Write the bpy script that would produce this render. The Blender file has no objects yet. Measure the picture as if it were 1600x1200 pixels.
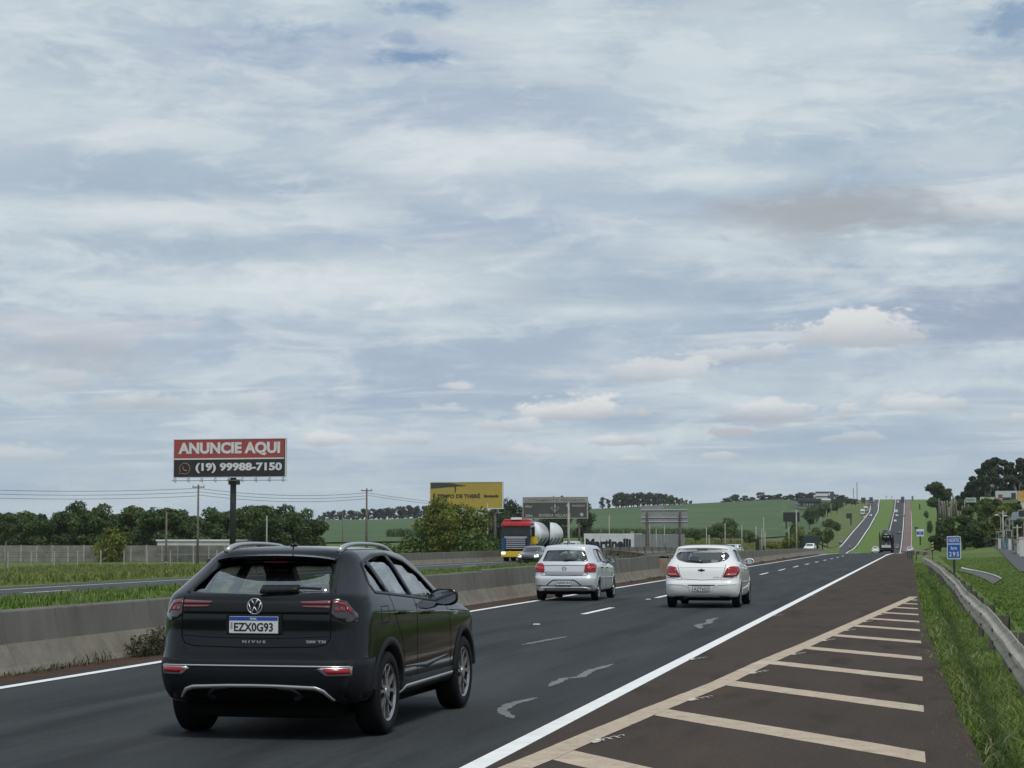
import bpy, bmesh, math, random
import numpy as np
from mathutils import Vector, Matrix
from mathutils.bvhtree import BVHTree
from mathutils.geometry import delaunay_2d_cdt

rnd = random.Random(7)
rng = np.random.default_rng(7)
PI = math.pi
scene = bpy.context.scene
C = scene.collection

# ------------------------------------------------------------------ camera
F, CAMH, VPX, VPY = 3100.0, 1.57, 1434.0, 842.0
PITCH = math.atan((VPY - 600) / F)
YAW = math.atan((VPX - 800) / F * math.cos(PITCH))
cd = bpy.data.cameras.new('camera')
cam = bpy.data.objects.new('camera', cd)
C.objects.link(cam)
cam.location = (0, 0, CAMH)
cam.rotation_euler = (PI / 2 + PITCH, 0, YAW)
cd.sensor_width = 36.0
cd.lens = 36.0 * F / 1600.0
cd.clip_start = 0.5
cd.clip_end = 20000
scene.camera = cam

# ------------------------------------------------------------------ world, sun, exposure
scene.view_settings.view_transform = 'Standard'
scene.view_settings.look = 'None'
scene.view_settings.exposure = 0.0
scene.view_settings.gamma = 1.0
scene.view_settings.use_curve_mapping = False
SUN_EL, SUN_AZ = math.radians(58), math.radians(150)      # azimuth clockwise from +Y
SKY_STRENGTH = 0.1

def build_world():
    w = bpy.data.worlds.new('World')
    scene.world = w
    w.use_nodes = True
    nt = w.node_tree
    nt.nodes.clear()
    L = nt.links
    def N(t, **k):
        n = nt.nodes.new(t)
        for a, b in k.items():
            setattr(n, a, b)
        return n
    def plug(sock, v):
        if isinstance(v, (int, float, tuple, list)):
            sock.default_value = v
        else:
            L.new(v, sock)
    def M(op, a, b=0.0, c=0.0, clamp=False):
        n = N('ShaderNodeMath', operation=op, use_clamp=clamp)
        plug(n.inputs[0], a); plug(n.inputs[1], b); plug(n.inputs[2], c)
        return n.outputs[0]
    def mr(v, a, b, c=0.0, d=1.0):
        n = N('ShaderNodeMapRange', interpolation_type='SMOOTHSTEP')
        plug(n.inputs[0], v); plug(n.inputs[1], a); plug(n.inputs[2], b); plug(n.inputs[3], c); plug(n.inputs[4], d)
        return n.outputs[0]
    def comb(x, y, z=0.0):
        n = N('ShaderNodeCombineXYZ'); plug(n.inputs[0], x); plug(n.inputs[1], y); plug(n.inputs[2], z)
        return n.outputs[0]
    def noise(v, scale, detail=5, rough=0.55, dist=0.0):
        n = N('ShaderNodeTexNoise'); L.new(v, n.inputs['Vector'])
        n.inputs['Scale'].default_value = scale; n.inputs['Detail'].default_value = detail
        n.inputs['Roughness'].default_value = rough; n.inputs['Distortion'].default_value = dist
        return n.outputs['Fac']
    def mixc(f, a, b):
        n = N('ShaderNodeMix', data_type='RGBA'); plug(n.inputs[0], f); plug(n.inputs[6], a); plug(n.inputs[7], b)
        return n.outputs[2]
    tc = N('ShaderNodeTexCoord')
    sp = N('ShaderNodeSeparateXYZ'); L.new(tc.outputs['Generated'], sp.inputs[0])
    dx, dy, dz = sp.outputs
    az = M('ARCTAN2', dx, dy)
    el = M('ARCSINE', dz)
    elp = M('MAXIMUM', el, 0.0)
    # degrees, wide
    # cloud-layer projection: streaks flatten towards the horizon
    den = M('ADD', M('MAXIMUM', dz, 0.0), 0.085)
    px = M('DIVIDE', dx, den); py = M('DIVIDE', dy, den)
    P = comb(px, M('MULTIPLY', py, 1.25))
    n1 = noise(P, 0.9, 7, 0.58, 0.35)          # broad sheets
    n2 = noise(comb(M('ADD', px, 7.3), M('MULTIPLY', py, 2.4)), 1.5, 7, 0.6, 0.5)   # streaks
    n3 = noise(comb(px, py, 3.7), 4.5, 6, 0.62, 0.3)
    S = comb(az, M('MULTIPLY', el, 2.3))
    w1 = noise(S, 11, 6, 0.6)                  # warp for single clouds
    w2 = noise(comb(az, M('MULTIPLY', el, 1.7), 5.5), 30, 8, 0.66)
    w3 = noise(comb(az, M('MULTIPLY', el, 3.2), 9.5), 13, 9, 0.62, 0.6)
    # base tones of a grey-blue layered overcast (radiance)
    w4 = noise(comb(M('ADD', az, M('MULTIPLY', w1, 0.10)), M('MULTIPLY', el, 4.2), 2.1), 8, 10, 0.60, 0.4)
    w5 = noise(comb(M('MULTIPLY', az, 1.0), M('MULTIPLY', el, 2.6), 14.1), 34, 8, 0.68, 0.5)
    base = mixc(mr(n1, 0.30, 0.70), (0.36, 0.455, 0.565, 1), (0.50, 0.595, 0.655, 1))
    base = mixc(M('MULTIPLY', mr(w4, 0.50, 0.64), 0.55), base, (0.66, 0.735, 0.765, 1))
    base = mixc(M('MULTIPLY', mr(w4, 0.46, 0.36), 0.40), base, (0.335, 0.43, 0.545, 1))
    base = mixc(M('MULTIPLY', mr(n2, 0.50, 0.74), 0.75), base, (0.66, 0.70, 0.73, 1))
    lil = mr(noise(comb(M('ADD', px, 21.0), py, 2.2), 0.75, 4, 0.5), 0.46, 0.68)
    base = mixc(M('MULTIPLY', lil, 0.34), base, (0.385, 0.455, 0.60, 1))
    base = mixc(M('MULTIPLY', mr(n3, 0.5, 0.8), 0.20), base, (0.62, 0.66, 0.70, 1))
    base = mixc(M('MULTIPLY', mr(w3, 0.50, 0.66), 0.45), base, (0.68, 0.745, 0.77, 1))
    base = mixc(M('MULTIPLY', mr(w3, 0.46, 0.30), 0.30), base, (0.35, 0.41, 0.50, 1))
    base = mixc(M('MULTIPLY', mr(w5, 0.52, 0.70), 0.26), base, (0.72, 0.77, 0.79, 1))
    base = mixc(M('MULTIPLY', mr(w5, 0.46, 0.32), 0.20), base, (0.35, 0.43, 0.53, 1))
    def blob(x, y, sx, sy, wx=0.5, wy=0.5, src=None, lo=0.25, hi=1.0, flat=False):
        """soft ellipse at a fixed direction of the sky (azimuth, elevation), edges broken by noise"""
        a0, e0 = (x - VPX) / F, (VPY - y) / F
        u = M('DIVIDE', M('SUBTRACT', az, a0), sx / F)
        v = M('DIVIDE', M('SUBTRACT', el, e0), sy / F)
        if flat:                                  # flat base: squeeze the lower side
            v = M('ADD', M('MAXIMUM', v, 0.0), M('MULTIPLY', M('MINIMUM', v, 0.0), 2.6))
        r = M('SQRT', M('ADD', M('MULTIPLY', u, u), M('MULTIPLY', v, v)))
        r = M('ADD', r, M('MULTIPLY', M('ADD', M('SUBTRACT', src or w3, 0.5), M('MULTIPLY', M('SUBTRACT', w5, 0.5), 0.55)), 3.4))
        return mr(r, hi, lo)
    col = base
    white, cream, grey = (0.72, 0.78, 0.795, 1), (0.72, 0.72, 0.71, 1), (0.37, 0.455, 0.545, 1)
    def put(col, f, k, c):
        return mixc(M('MULTIPLY', f, k), col, c)
    for (x, y, sx, sy, k, c) in [
        (760, 235, 190, 38, .75, white), (560, 440, 210, 52, .85, white), (250, 345, 260, 26, .65, white), (330, 450, 260, 40, .45, white),
        (1120, 282, 130, 20, .7, white), (1230, 80, 230, 50, .4, white), (860, 60, 130, 40, .5, white),
        (1450, 398, 95, 14, .8, white), (1150, 375, 110, 25, .45, white), (960, 485, 140, 14, .55, white), (120, 520, 170, 22, .6, (0.62, 0.64, 0.68, 1)),
        (40, 200, 130, 60, .35, white), (1560, 335, 90, 16, .55, cream), (1500, 260, 120, 30, .4, white)]:
        col = put(col, blob(x, y, sx, sy, lo=0.0, hi=1.5), k, c)
    for (x, y, sx, sy, k, c) in [(1320, 345, 170, 42, .8, (0.36, 0.385, 0.42, 1)), (130, 265, 260, 40, .5, (0.36, 0.45, 0.56, 1)), (1050, 455, 240, 30, .6, (0.35, 0.44, 0.545, 1)),
        (800, 545, 260, 36, .65, (0.35, 0.435, 0.55, 1)), (1530, 500, 160, 45, .7, (0.30, 0.36, 0.48, 1)), (450, 90, 260, 45, .45, (0.36, 0.42, 0.57, 1)), (80, 570, 160, 35, .5, (0.41, 0.44, 0.49, 1)),
        (300, 400, 300, 14, .5, grey), (200, 385, 300, 12, .4, grey), (900, 400, 300, 22, .35, grey)]:
        col = put(col, blob(x, y, sx, sy, lo=0.0, hi=1.5), k, c)
    # clear gaps: the Nishita sky shows through
    sky = N('ShaderNodeTexSky', sky_type='NISHITA', sun_disc=False)
    sky.sun_elevation = SUN_EL; sky.sun_rotation = SUN_AZ; sky.air_density = 1.6; sky.dust_density = 2.0; sky.altitude = 600
    skyc = N('ShaderNodeVectorMath', operation='MULTIPLY'); L.new(sky.outputs[0], skyc.inputs[0]); skyc.inputs[1].default_value = (SKY_STRENGTH * .75, SKY_STRENGTH * .75, SKY_STRENGTH * .8)
    gap = None
    for (x, y, sx, sy, k) in [(655, 97, 62, 13, 1.0), (455, 62, 60, 24, .55), (420, 95, 80, 20, .3), (675, 20, 60, 16, .75), (640, 68, 30, 10, .6), (1590, 70, 55, 30, .8), (1560, 110, 70, 30, .3)]:
        g = M('MULTIPLY', blob(x, y, sx, sy, src=w2, lo=0.25, hi=1.45), k)
        gap = g if gap is None else M('MAXIMUM', gap, g)
    # the same kind of gap goes on above the frame
    up = M('MULTIPLY', mr(n1, 0.42, 0.30), mr(el, 0.30, 0.42))
    gap = M('MAXIMUM', gap, M('MULTIPLY', up, 0.8))
    blue = mixc(0.35, skyc.outputs[0], (0.17, 0.32, 0.58, 1))
    col = mixc(M('MULTIPLY', gap, 0.95), col, blue)
    # paler, smoother band above the horizon
    hz = mr(el, 0.065, 0.010)
    hcol = mixc(mr(noise(comb(az, M('MULTIPLY', el, 6.0), 1.3), 9, 5, 0.5), 0.35, 0.65), (0.385, 0.485, 0.575, 1), (0.46, 0.55, 0.61, 1))
    col = mixc(M('MULTIPLY', hz, 0.70), col, hcol)
    # cumulus heaps low over the horizon: lit tops, flat greyer bases
    for (x, y, sx, sy, k) in [(1350, 535, 105, 46, .75), (1180, 560, 90, 22, .45), (1040, 590, 100, 26, .5), (910, 648, 120, 28, .8), (800, 668, 60, 20, .5), (728, 606, 34, 12, .45), (700, 640, 60, 14, .35), (1140, 680, 55, 16, .8),
        (1240, 655, 110, 26, .6), (1450, 640, 70, 20, .5), (980, 692, 60, 14, .6), (530, 690, 45, 18, .55), (650, 690, 60, 18, .4), (1330, 690, 60, 14, .35), (1000, 720, 40, 10, .5), (840, 708, 50, 12, .35), (1585, 665, 45, 15, .4),
        (240, 640, 110, 26, .35), (90, 610, 100, 30, .3), (420, 640, 90, 26, .3), (60, 720, 90, 18, .3), (1130, 718, 50, 10, .4), (560, 660, 60, 15, .3),
        (-250, 620, 160, 40, .6), (-600, 650, 200, 40, .6), (1900, 600, 200, 50, .6), (2300, 640, 160, 40, .6)]:
        k = min(k * 1.22, .95); f = blob(x, y, sx, sy, src=w2, lo=0.60, hi=1.05, flat=True)
        e0 = (VPY - y) / F
        t = mr(M('ADD', el, M('MULTIPLY', M('SUBTRACT', w1, 0.5), 0.02)), e0 - sy / F * 0.35, e0 + sy / F * 0.9)
        col = put(col, f, k, mixc(t, (0.45, 0.485, 0.53, 1), (0.74, 0.755, 0.75, 1)))
    # below the horizon the air over far land
    col = mixc(mr(el, 0.0, -0.02), col, (0.12, 0.14, 0.13, 1))
    bg = N('ShaderNodeBackground'); L.new(col, bg.inputs[0]); bg.inputs[1].default_value = 1.02
    out = N('ShaderNodeOutputWorld'); L.new(bg.outputs[0], out.inputs[0])
build_world()
scene.world.cycles.sampling_method = 'MANUAL'; scene.world.cycles.sample_map_resolution = 256

sd = bpy.data.lights.new('sun', 'SUN'); sun = bpy.data.objects.new('sun', sd); C.objects.link(sun)
sd.energy = 2.0; sd.angle = math.radians(14); sd.color = (1.0, 0.965, 0.91)
_sv = Vector((math.sin(SUN_AZ) * math.cos(SUN_EL), math.cos(SUN_AZ) * math.cos(SUN_EL), math.sin(SUN_EL)))
sun.rotation_euler = _sv.to_track_quat('Z', 'Y').to_euler()

# ------------------------------------------------------------------ helpers
def at(px, D, z=None):
    """ground point at forward distance D in the direction of column px of the view; z from the terrain if None"""
    _LP[0] = px
    # column px maps to azimuth; exact enough: solve on the ray
    a = (px - 800) / F
    c, s = math.cos(YAW), math.sin(YAW)
    k = (a * c - math.cos(PITCH) * s) / (a * s + math.cos(PITCH) * c)
    X = k * D
    return (X, D, height(X, D) if z is None else z)

_LP = [VPX]
def zpix(py, D):
    """height of the point at forward distance D seen at row py in the column last asked of at()"""
    a, b = (_LP[0] - 800) / F, (600 - py) / F
    yy = a * math.sin(YAW) + (math.cos(PITCH) - b * math.sin(PITCH)) * math.cos(YAW)
    return CAMH + (math.sin(PITCH) + b * math.cos(PITCH)) * D / yy

_DK = np.array([0, 100, 190, 300, 400, 550, 700, 850, 1070, 1350, 1670, 2200, 4000, 9000.])
ROADZ = [0, 0, 0, -.7, -1.5, -2.9, -4.2, -3.9, 6.9, 19.5, 33.3, 33, 25, 20]
_COL = np.array([-9000, -2500, -400, 0, 400, 600, 900, 1100, 1230, 1290, 1320, 1445, 1480, 1530, 1620, 2000, 9000.])
_TAB = np.array([
    [0, -.8, -1.3, -1.2, -.5, .5, 2, 4, 8, 13, 12, 10, 0, 0],
    [0, -.8, -1.3, -1.2, -.5, .5, 2, 4, 8, 13, 12, 10, 0, 0],
    [0, -.8, -1.3, -1.2, -.5, .5, 2, 4, 8, 13, 12, 10, 0, 0],
    [0, -.8, -1.3, -1.2, -.5, .5, 2, 4, 8, 13, 12, 10, 0, 0],
    [0, -.8, -1.2, -.8, 0, 1.5, 3, 6, 10, 14, 14, 12, 0, 0],
    [0, -.5, -1, -.8, .3, 2.3, 4.5, 7, 11, 14.6, 14, 10, 0, 0],
    [0, -.3, -.5, -.8, .6, 2.3, 4.6, 7.5, 13.0, 21, 22, 18, 5, 0],
    [0, -.2, -.3, -.8, .5, 2.3, 4.6, 7.5, 15, 25.3, 28, 25, 10, 0],
    [0, -.1, -.2, -.8, -.2, 1.5, 3.5, 7, 16, 28, 32, 30, 15, 0],
    [0, 0, 0, -.7, -1.4, -2.6, -3.0, -1.5, 9, 24, 33, 32, 20, 0],
    ROADZ, ROADZ,
    [0, 0, -.1, -.4, .3, 2.0, 4, 5, 12, 23, 33.5, 33, 25, 20],
    [0, -.1, 0, .4, 2.5, 7, 12, 16, 22, 28, 36, 36, 30, 20],
    [0, -.2, .0, .9, 3.6, 9, 15, 20, 28, 34, 40, 40, 30, 20],
    [0, -.2, .0, 1, 4, 9, 15, 20, 28, 34, 40, 40, 30, 20],
    [0, -.2, .0, 1, 4, 9, 15, 20, 28, 34, 40, 40, 30, 20.]])

def _tang(z):
    d = np.diff(z) / np.diff(_DK)
    t = np.zeros(len(z))
    for i in range(1, len(z) - 1):
        t[i] = 0 if d[i - 1] * d[i] <= 0 else 2 * d[i - 1] * d[i] / (d[i - 1] + d[i])
    t[0], t[-1] = d[0], d[-1]
    return t
_TAN = np.array([_tang(r) for r in _TAB])
_RTAN = _tang(np.array(ROADZ, float))

def _herm(z, t, D):
    D = min(max(D, 0.0), 8999.0)
    i = int(np.searchsorted(_DK, D, side='right') - 1)
    h = _DK[i + 1] - _DK[i]; u = (D - _DK[i]) / h
    return ((2*u**3 - 3*u**2 + 1) * z[i] + (u**3 - 2*u**2 + u) * h * t[i] + (-2*u**3 + 3*u**2) * z[i+1] + (u**3 - u**2) * h * t[i+1])

def road_z(Y):
    return float(_herm(np.array(ROADZ), _RTAN, max(Y, 0)))

def sstep(x, a, b):
    t = min(max((x - a) / (b - a), 0), 1)
    return t * t * (3 - 2 * t)

_XN = [-400, -90, -60, -45, -37, -35.5, -34.6, -27, -26, -19, -12, -10.6, -3, 0.3, 1.1, 2.0, 3.5, 6, 14, 40, 400]
_ZN = [-1.3, -1.2, -1.0, -.55, -.25, -.40, -.42, -.42, -.2, -.35, -.14, -.12, -.12, -.1, -.03, -.15, -.45, -.35, .0, .1, .1]
def near_z(X, Y):
    return float(np.interp(X, _XN, _ZN))

def height(X, Y):
    D = math.hypot(X, Y) if Y < 0 else max(Y, 0.5)
    col = VPX + F * (X / max(Y, 60.0))
    col = min(max(col, -8999), 8999)
    j = int(np.searchsorted(_COL, col, side='right') - 1)
    u = (col - _COL[j]) / (_COL[j + 1] - _COL[j])
    zf = (1 - u) * _herm(_TAB[j], _TAN[j], D) + u * _herm(_TAB[j+1], _TAN[j+1], D)
    k = sstep(D, 130, 260)
    return (1 - k) * near_z(X, Y) + k * zf

# ---- object plumbing
def link(o, parent=None):
    C.objects.link(o)
    if parent is not None:
        o.parent = parent
    return o

def mesh_obj(name, me, m=None, parent=None, loc=None):
    o = bpy.data.objects.new(name, me)
    if m is not None and not me.materials:
        me.materials.append(m)
    link(o, parent)
    if loc is not None:
        o.location = loc
    return o

def obj(name, bm, m, parent=None, smooth=False, loc=None):
    me = bpy.data.meshes.new(name)
    bm.normal_update()
    bm.to_mesh(me); bm.free()
    if smooth:
        me.polygons.foreach_set('use_smooth', [True] * len(me.polygons))
    return mesh_obj(name, me, m, parent, loc)

def tag(o, label=None, cat=None, group=None, kind=None):
    if label: o['label'] = label
    if cat: o['category'] = cat
    if group: o['group'] = group
    if kind: o['kind'] = kind
    return o

def thing(name, label, cat, loc=(0, 0, 0), rz=0.0, group=None):
    o = bpy.data.objects.new(name, None)
    o.empty_display_size = 0.2
    C.objects.link(o)
    o.location = loc; o.rotation_euler = (0, 0, rz)
    return tag(o, label, cat, group)

def kids(o):
    return [c for c in list(bpy.data.objects) if c.parent == o]

_kidmap = {}
def copy_tree(o, parent=None):
    c = o.copy(); C.objects.link(c)
    if parent is not None: c.parent = parent
    for ch in o.children:
        copy_tree(ch, c)
    return c

def mesh_np(name, verts, faces, m, parent=None, smooth=False):
    """fast mesh from numpy: verts (n,3), faces (k,3|4)"""
    me = bpy.data.meshes.new(name)
    n, k, s = len(verts), len(faces), faces.shape[1]
    me.vertices.add(n); me.vertices.foreach_set('co', np.ascontiguousarray(verts, dtype=np.float32).ravel())
    me.loops.add(k * s); me.loops.foreach_set('vertex_index', np.ascontiguousarray(faces, dtype=np.int32).ravel())
    me.polygons.add(k); me.polygons.foreach_set('loop_start', np.arange(0, k * s, s, dtype=np.int32))
    me.polygons.foreach_set('loop_total', np.full(k, s, dtype=np.int32))
    if smooth: me.polygons.foreach_set('use_smooth', np.ones(k, dtype=bool))
    me.update(calc_edges=True); me.validate()
    if m is not None: me.materials.append(m)
    return me

def box(bm, x0, x1, y0, y1, z0, z1, mat=None):
    vs = [bm.verts.new(p) for p in ((x0,y0,z0),(x1,y0,z0),(x1,y1,z0),(x0,y1,z0),(x0,y0,z1),(x1,y0,z1),(x1,y1,z1),(x0,y1,z1))]
    for f in ((3,2,1,0),(4,5,6,7),(0,1,5,4),(1,2,6,5),(2,3,7,6),(3,0,4,7)):
        bm.faces.new([vs[i] for i in f])
    if mat is not None:
        for v in vs: v.co = mat @ v.co
    return vs

def bbox(bm, x0, x1, y0, y1, z0, z1, b=0.01, mat=None):
    """box with chamfered edges"""
    t = bmesh.new(); box(t, x0, x1, y0, y1, z0, z1)
    bmesh.ops.bevel(t, geom=t.edges[:], offset=b, segments=2, affect='EDGES', profile=0.6)
    if mat is not None: bmesh.ops.transform(t, matrix=mat, verts=t.verts[:])
    me = bpy.data.meshes.new('tmp'); t.to_mesh(me); t.free(); bm.from_mesh(me); bpy.data.meshes.remove(me)

def tube(bm, pts, r, seg=6, cap=True):
    """tube through pts; r number or list"""
    pts = [Vector(p) for p in pts]; rings = []
    n = len(pts)
    rs = r if isinstance(r, (list, tuple)) else [r] * n
    prev = None
    for i, p in enumerate(pts):
        d = (pts[min(i + 1, n - 1)] - pts[max(i - 1, 0)])
        if d.length < 1e-9: d = Vector((0, 0, 1))
        d.normalize()
        a = d.cross(Vector((0, 0, 1)))
        if a.length < 0.05: a = d.cross(Vector((0, 1, 0)))
        a.normalize()
        if prev is not None and a.dot(prev) < 0: a = -a
        prev = a
        b = d.cross(a).normalized()
        rings.append([bm.verts.new(p + (a * math.cos(t) + b * math.sin(t)) * rs[i]) for t in [2 * PI * k / seg for k in range(seg)]])
    for i in range(n - 1):
        for k in range(seg):
            bm.faces.new((rings[i][k], rings[i][(k+1) % seg], rings[i+1][(k+1) % seg], rings[i+1][k]))
    if cap and seg > 2:
        bm.faces.new(list(reversed(rings[0]))); bm.faces.new(rings[-1])

def lathe(bm, prof, seg=24, axis='X', mat=None):
    """prof: list of (axial, radius); closed loop of revolution about the axis"""
    rings = []
    for (a, r) in prof:
        ring = []
        for k in range(seg):
            t = 2 * PI * k / seg
            c, s = r * math.cos(t), r * math.sin(t)
            p = Vector((a, c, s)) if axis == 'X' else (Vector((c, a, s)) if axis == 'Y' else Vector((c, s, a)))
            if mat is not None: p = mat @ p
            ring.append(bm.verts.new(p))
        rings.append(ring)
    for i in range(len(rings) - 1):
        for k in range(seg):
            bm.faces.new((rings[i][k], rings[i][(k+1) % seg], rings[i+1][(k+1) % seg], rings[i+1][k]))
    return rings

def text_mesh(name, body, size, m, parent, mat, width=None, extrude=0.004, offset=0.0, align='CENTER', spacing=1.0, height=None):
    """solid lettering; centred; scaled to width/height if given; mat places the XY text plane"""
    cu = bpy.data.curves.new('tmp', 'FONT'); cu.body = body; cu.size = size; cu.extrude = extrude; cu.offset = offset
    cu.align_x = align; cu.align_y = 'CENTER'; cu.space_character = spacing; cu.resolution_u = 3
    o = bpy.data.objects.new('tmp', cu); C.objects.link(o)
    dg = bpy.context.evaluated_depsgraph_get()
    me = bpy.data.meshes.new_from_object(o.evaluated_get(dg)); me.name = name
    bpy.data.objects.remove(o); bpy.data.curves.remove(cu)
    co = np.zeros(len(me.vertices) * 3, dtype=np.float32); me.vertices.foreach_get('co', co); co = co.reshape(-1, 3)
    if len(co):
        lo, hi = co.min(0), co.max(0)
        if align == 'CENTER': co[:, 0] -= (lo[0] + hi[0]) / 2
        co[:, 1] -= (lo[1] + hi[1]) / 2
        if width: co[:, 0] *= width / (hi[0] - lo[0])
        if height: co[:, 1] *= height / (hi[1] - lo[1])
        me.vertices.foreach_set('co', co.ravel())
    me.transform(mat)
    me.materials.clear(); me.materials.append(m)
    o = bpy.data.objects.new(name, me); link(o, parent)
    return o

# ------------------------------------------------------------------ materials
MAT = {}
def mat(name, col, rough=0.6, metal=0.0, col2=None, nscale=5.0, detail=4, bump=0.0, bscale=40.0, coat=0.0, spec=0.5, emit=None, stretch=None, lo=0.35, hi=0.65, extra=None, trans=0.0, rough2=None, world=True):
    if name in MAT: return MAT[name]
    m = bpy.data.materials.new(name); m.use_nodes = True
    nt = m.node_tree; b = nt.nodes['Principled BSDF']; L = nt.links
    b.inputs['Base Color'].default_value = (*col, 1); b.inputs['Roughness'].default_value = rough
    b.inputs['Metallic'].default_value = metal; b.inputs['Coat Weight'].default_value = coat
    b.inputs['Coat Roughness'].default_value = 0.04
    b.inputs['Specular IOR Level'].default_value = spec
    if trans: b.inputs['Transmission Weight'].default_value = trans
    if emit:
        b.inputs['Emission Color'].default_value = (*emit[0], 1); b.inputs['Emission Strength'].default_value = emit[1]
    if col2 or bump:
        if world:
            tc = nt.nodes.new('ShaderNodeNewGeometry'); src = tc.outputs['Position']
        else:
            tc = nt.nodes.new('ShaderNodeTexCoord'); src = tc.outputs['Object']
        if stretch:
            mp = nt.nodes.new('ShaderNodeMapping'); mp.inputs['Scale'].default_value = stretch; L.new(src, mp.inputs[0]); src = mp.outputs[0]
    if col2:
        n = nt.nodes.new('ShaderNodeTexNoise'); n.inputs['Scale'].default_value = nscale; n.inputs['Detail'].default_value = detail; n.inputs['Roughness'].default_value = 0.6
        L.new(src, n.inputs['Vector'])
        r = nt.nodes.new('ShaderNodeMapRange'); L.new(n.outputs['Fac'], r.inputs[0]); r.inputs[1].default_value = lo; r.inputs[2].default_value = hi
        mx = nt.nodes.new('ShaderNodeMix'); mx.data_type = 'RGBA'; L.new(r.outputs[0], mx.inputs[0])
        mx.inputs[6].default_value = (*col, 1); mx.inputs[7].default_value = (*col2, 1)
        c = mx.outputs[2]
        if extra:      # (colour, scale, lo, hi, strength): a second, separate layer of spots or grime
            for (ec, es, el_, eh, ek) in extra:
                n2 = nt.nodes.new('ShaderNodeTexNoise'); n2.inputs['Scale'].default_value = es; n2.inputs['Detail'].default_value = 5; n2.inputs['Roughness'].default_value = 0.65
                L.new(src, n2.inputs['Vector'])
                r2 = nt.nodes.new('ShaderNodeMapRange'); L.new(n2.outputs['Fac'], r2.inputs[0]); r2.inputs[1].default_value = el_; r2.inputs[2].default_value = eh; r2.inputs[4].default_value = ek
                m2 = nt.nodes.new('ShaderNodeMix'); m2.data_type = 'RGBA'; L.new(r2.outputs[0], m2.inputs[0]); L.new(c, m2.inputs[6]); m2.inputs[7].default_value = (*ec, 1)
                c = m2.outputs[2]
        L.new(c, b.inputs['Base Color'])
        if rough2 is not None:
            rr = nt.nodes.new('ShaderNodeMapRange'); L.new(n.outputs['Fac'], rr.inputs[0]); rr.inputs[1].default_value = lo; rr.inputs[2].default_value = hi
            rr.inputs[3].default_value = rough; rr.inputs[4].default_value = rough2; L.new(rr.outputs[0], b.inputs['Roughness'])
    if bump:
        n3 = nt.nodes.new('ShaderNodeTexNoise'); n3.inputs['Scale'].default_value = bscale; n3.inputs['Detail'].default_value = 4; L.new(src, n3.inputs['Vector'])
        bp = nt.nodes.new('ShaderNodeBump'); bp.inputs['Strength'].default_value = bump; bp.inputs['Distance'].default_value = 0.02
        L.new(n3.outputs['Fac'], bp.inputs['Height']); L.new(bp.outputs[0], b.inputs['Normal'])
    MAT[name] = m
    return m

def leaf_mat(name, c1, c2, scale=0.8, tr=0.25):
    if name in MAT: return MAT[name]
    m = mat(name, c1, 0.55, col2=c2, nscale=scale, detail=6, spec=0.3, lo=0.3, hi=0.7)
    nt = m.node_tree; b = nt.nodes['Principled BSDF']; L = nt.links
    src = b.inputs['Base Color'].links[0].from_socket
    # single leaves differ
    g = nt.nodes.new('ShaderNodeNewGeometry'); hs = nt.nodes.new('ShaderNodeHueSaturation')
    mr = nt.nodes.new('ShaderNodeMapRange'); L.new(g.outputs['Random Per Island'], mr.inputs[0]); mr.inputs[3].default_value = 0.6; mr.inputs[4].default_value = 1.35
    L.new(mr.outputs[0], hs.inputs['Value']); L.new(src, hs.inputs['Color'])
    L.new(hs.outputs[0], b.inputs['Base Color'])
    t = nt.nodes.new('ShaderNodeBsdfTranslucent'); L.new(hs.outputs[0], t.inputs[0])
    mx = nt.nodes.new('ShaderNodeMixShader'); mx.inputs[0].default_value = tr
    out = nt.nodes['Material Output']; L.new(b.outputs[0], mx.inputs[1]); L.new(t.outputs[0], mx.inputs[2]); L.new(mx.outputs[0], out.inputs[0])
    return m

def glass_mat(name, tint, refl=1.0, rough=0.02, boost=0.07):
    if name in MAT: return MAT[name]
    m = bpy.data.materials.new(name); m.use_nodes = True; nt = m.node_tree; nt.nodes.clear(); L = nt.links
    t = nt.nodes.new('ShaderNodeBsdfTransparent'); t.inputs[0].default_value = (*tint, 1)
    g = nt.nodes.new('ShaderNodeBsdfGlossy'); g.inputs['Roughness'].default_value = rough; g.inputs[0].default_value = (refl, refl, refl, 1)
    f = nt.nodes.new('ShaderNodeFresnel'); ge = nt.nodes.new('ShaderNodeNewGeometry'); mi = nt.nodes.new('ShaderNodeMapRange'); mi.inputs[3].default_value = 1.6; mi.inputs[4].default_value = 1 / 1.6; L.new(ge.outputs['Backfacing'], mi.inputs[0]); L.new(mi.outputs[0], f.inputs[0])
    mx = nt.nodes.new('ShaderNodeMixShader'); out = nt.nodes.new('ShaderNodeOutputMaterial')
    ad = nt.nodes.new('ShaderNodeMath'); ad.use_clamp = True; L.new(f.outputs[0], ad.inputs[0]); ad.inputs[1].default_value = boost
    L.new(ad.outputs[0], mx.inputs[0]); L.new(t.outputs[0], mx.inputs[1]); L.new(g.outputs[0], mx.inputs[2]); L.new(mx.outputs[0], out.inputs[0])
    MAT[name] = m
    return m
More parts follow.
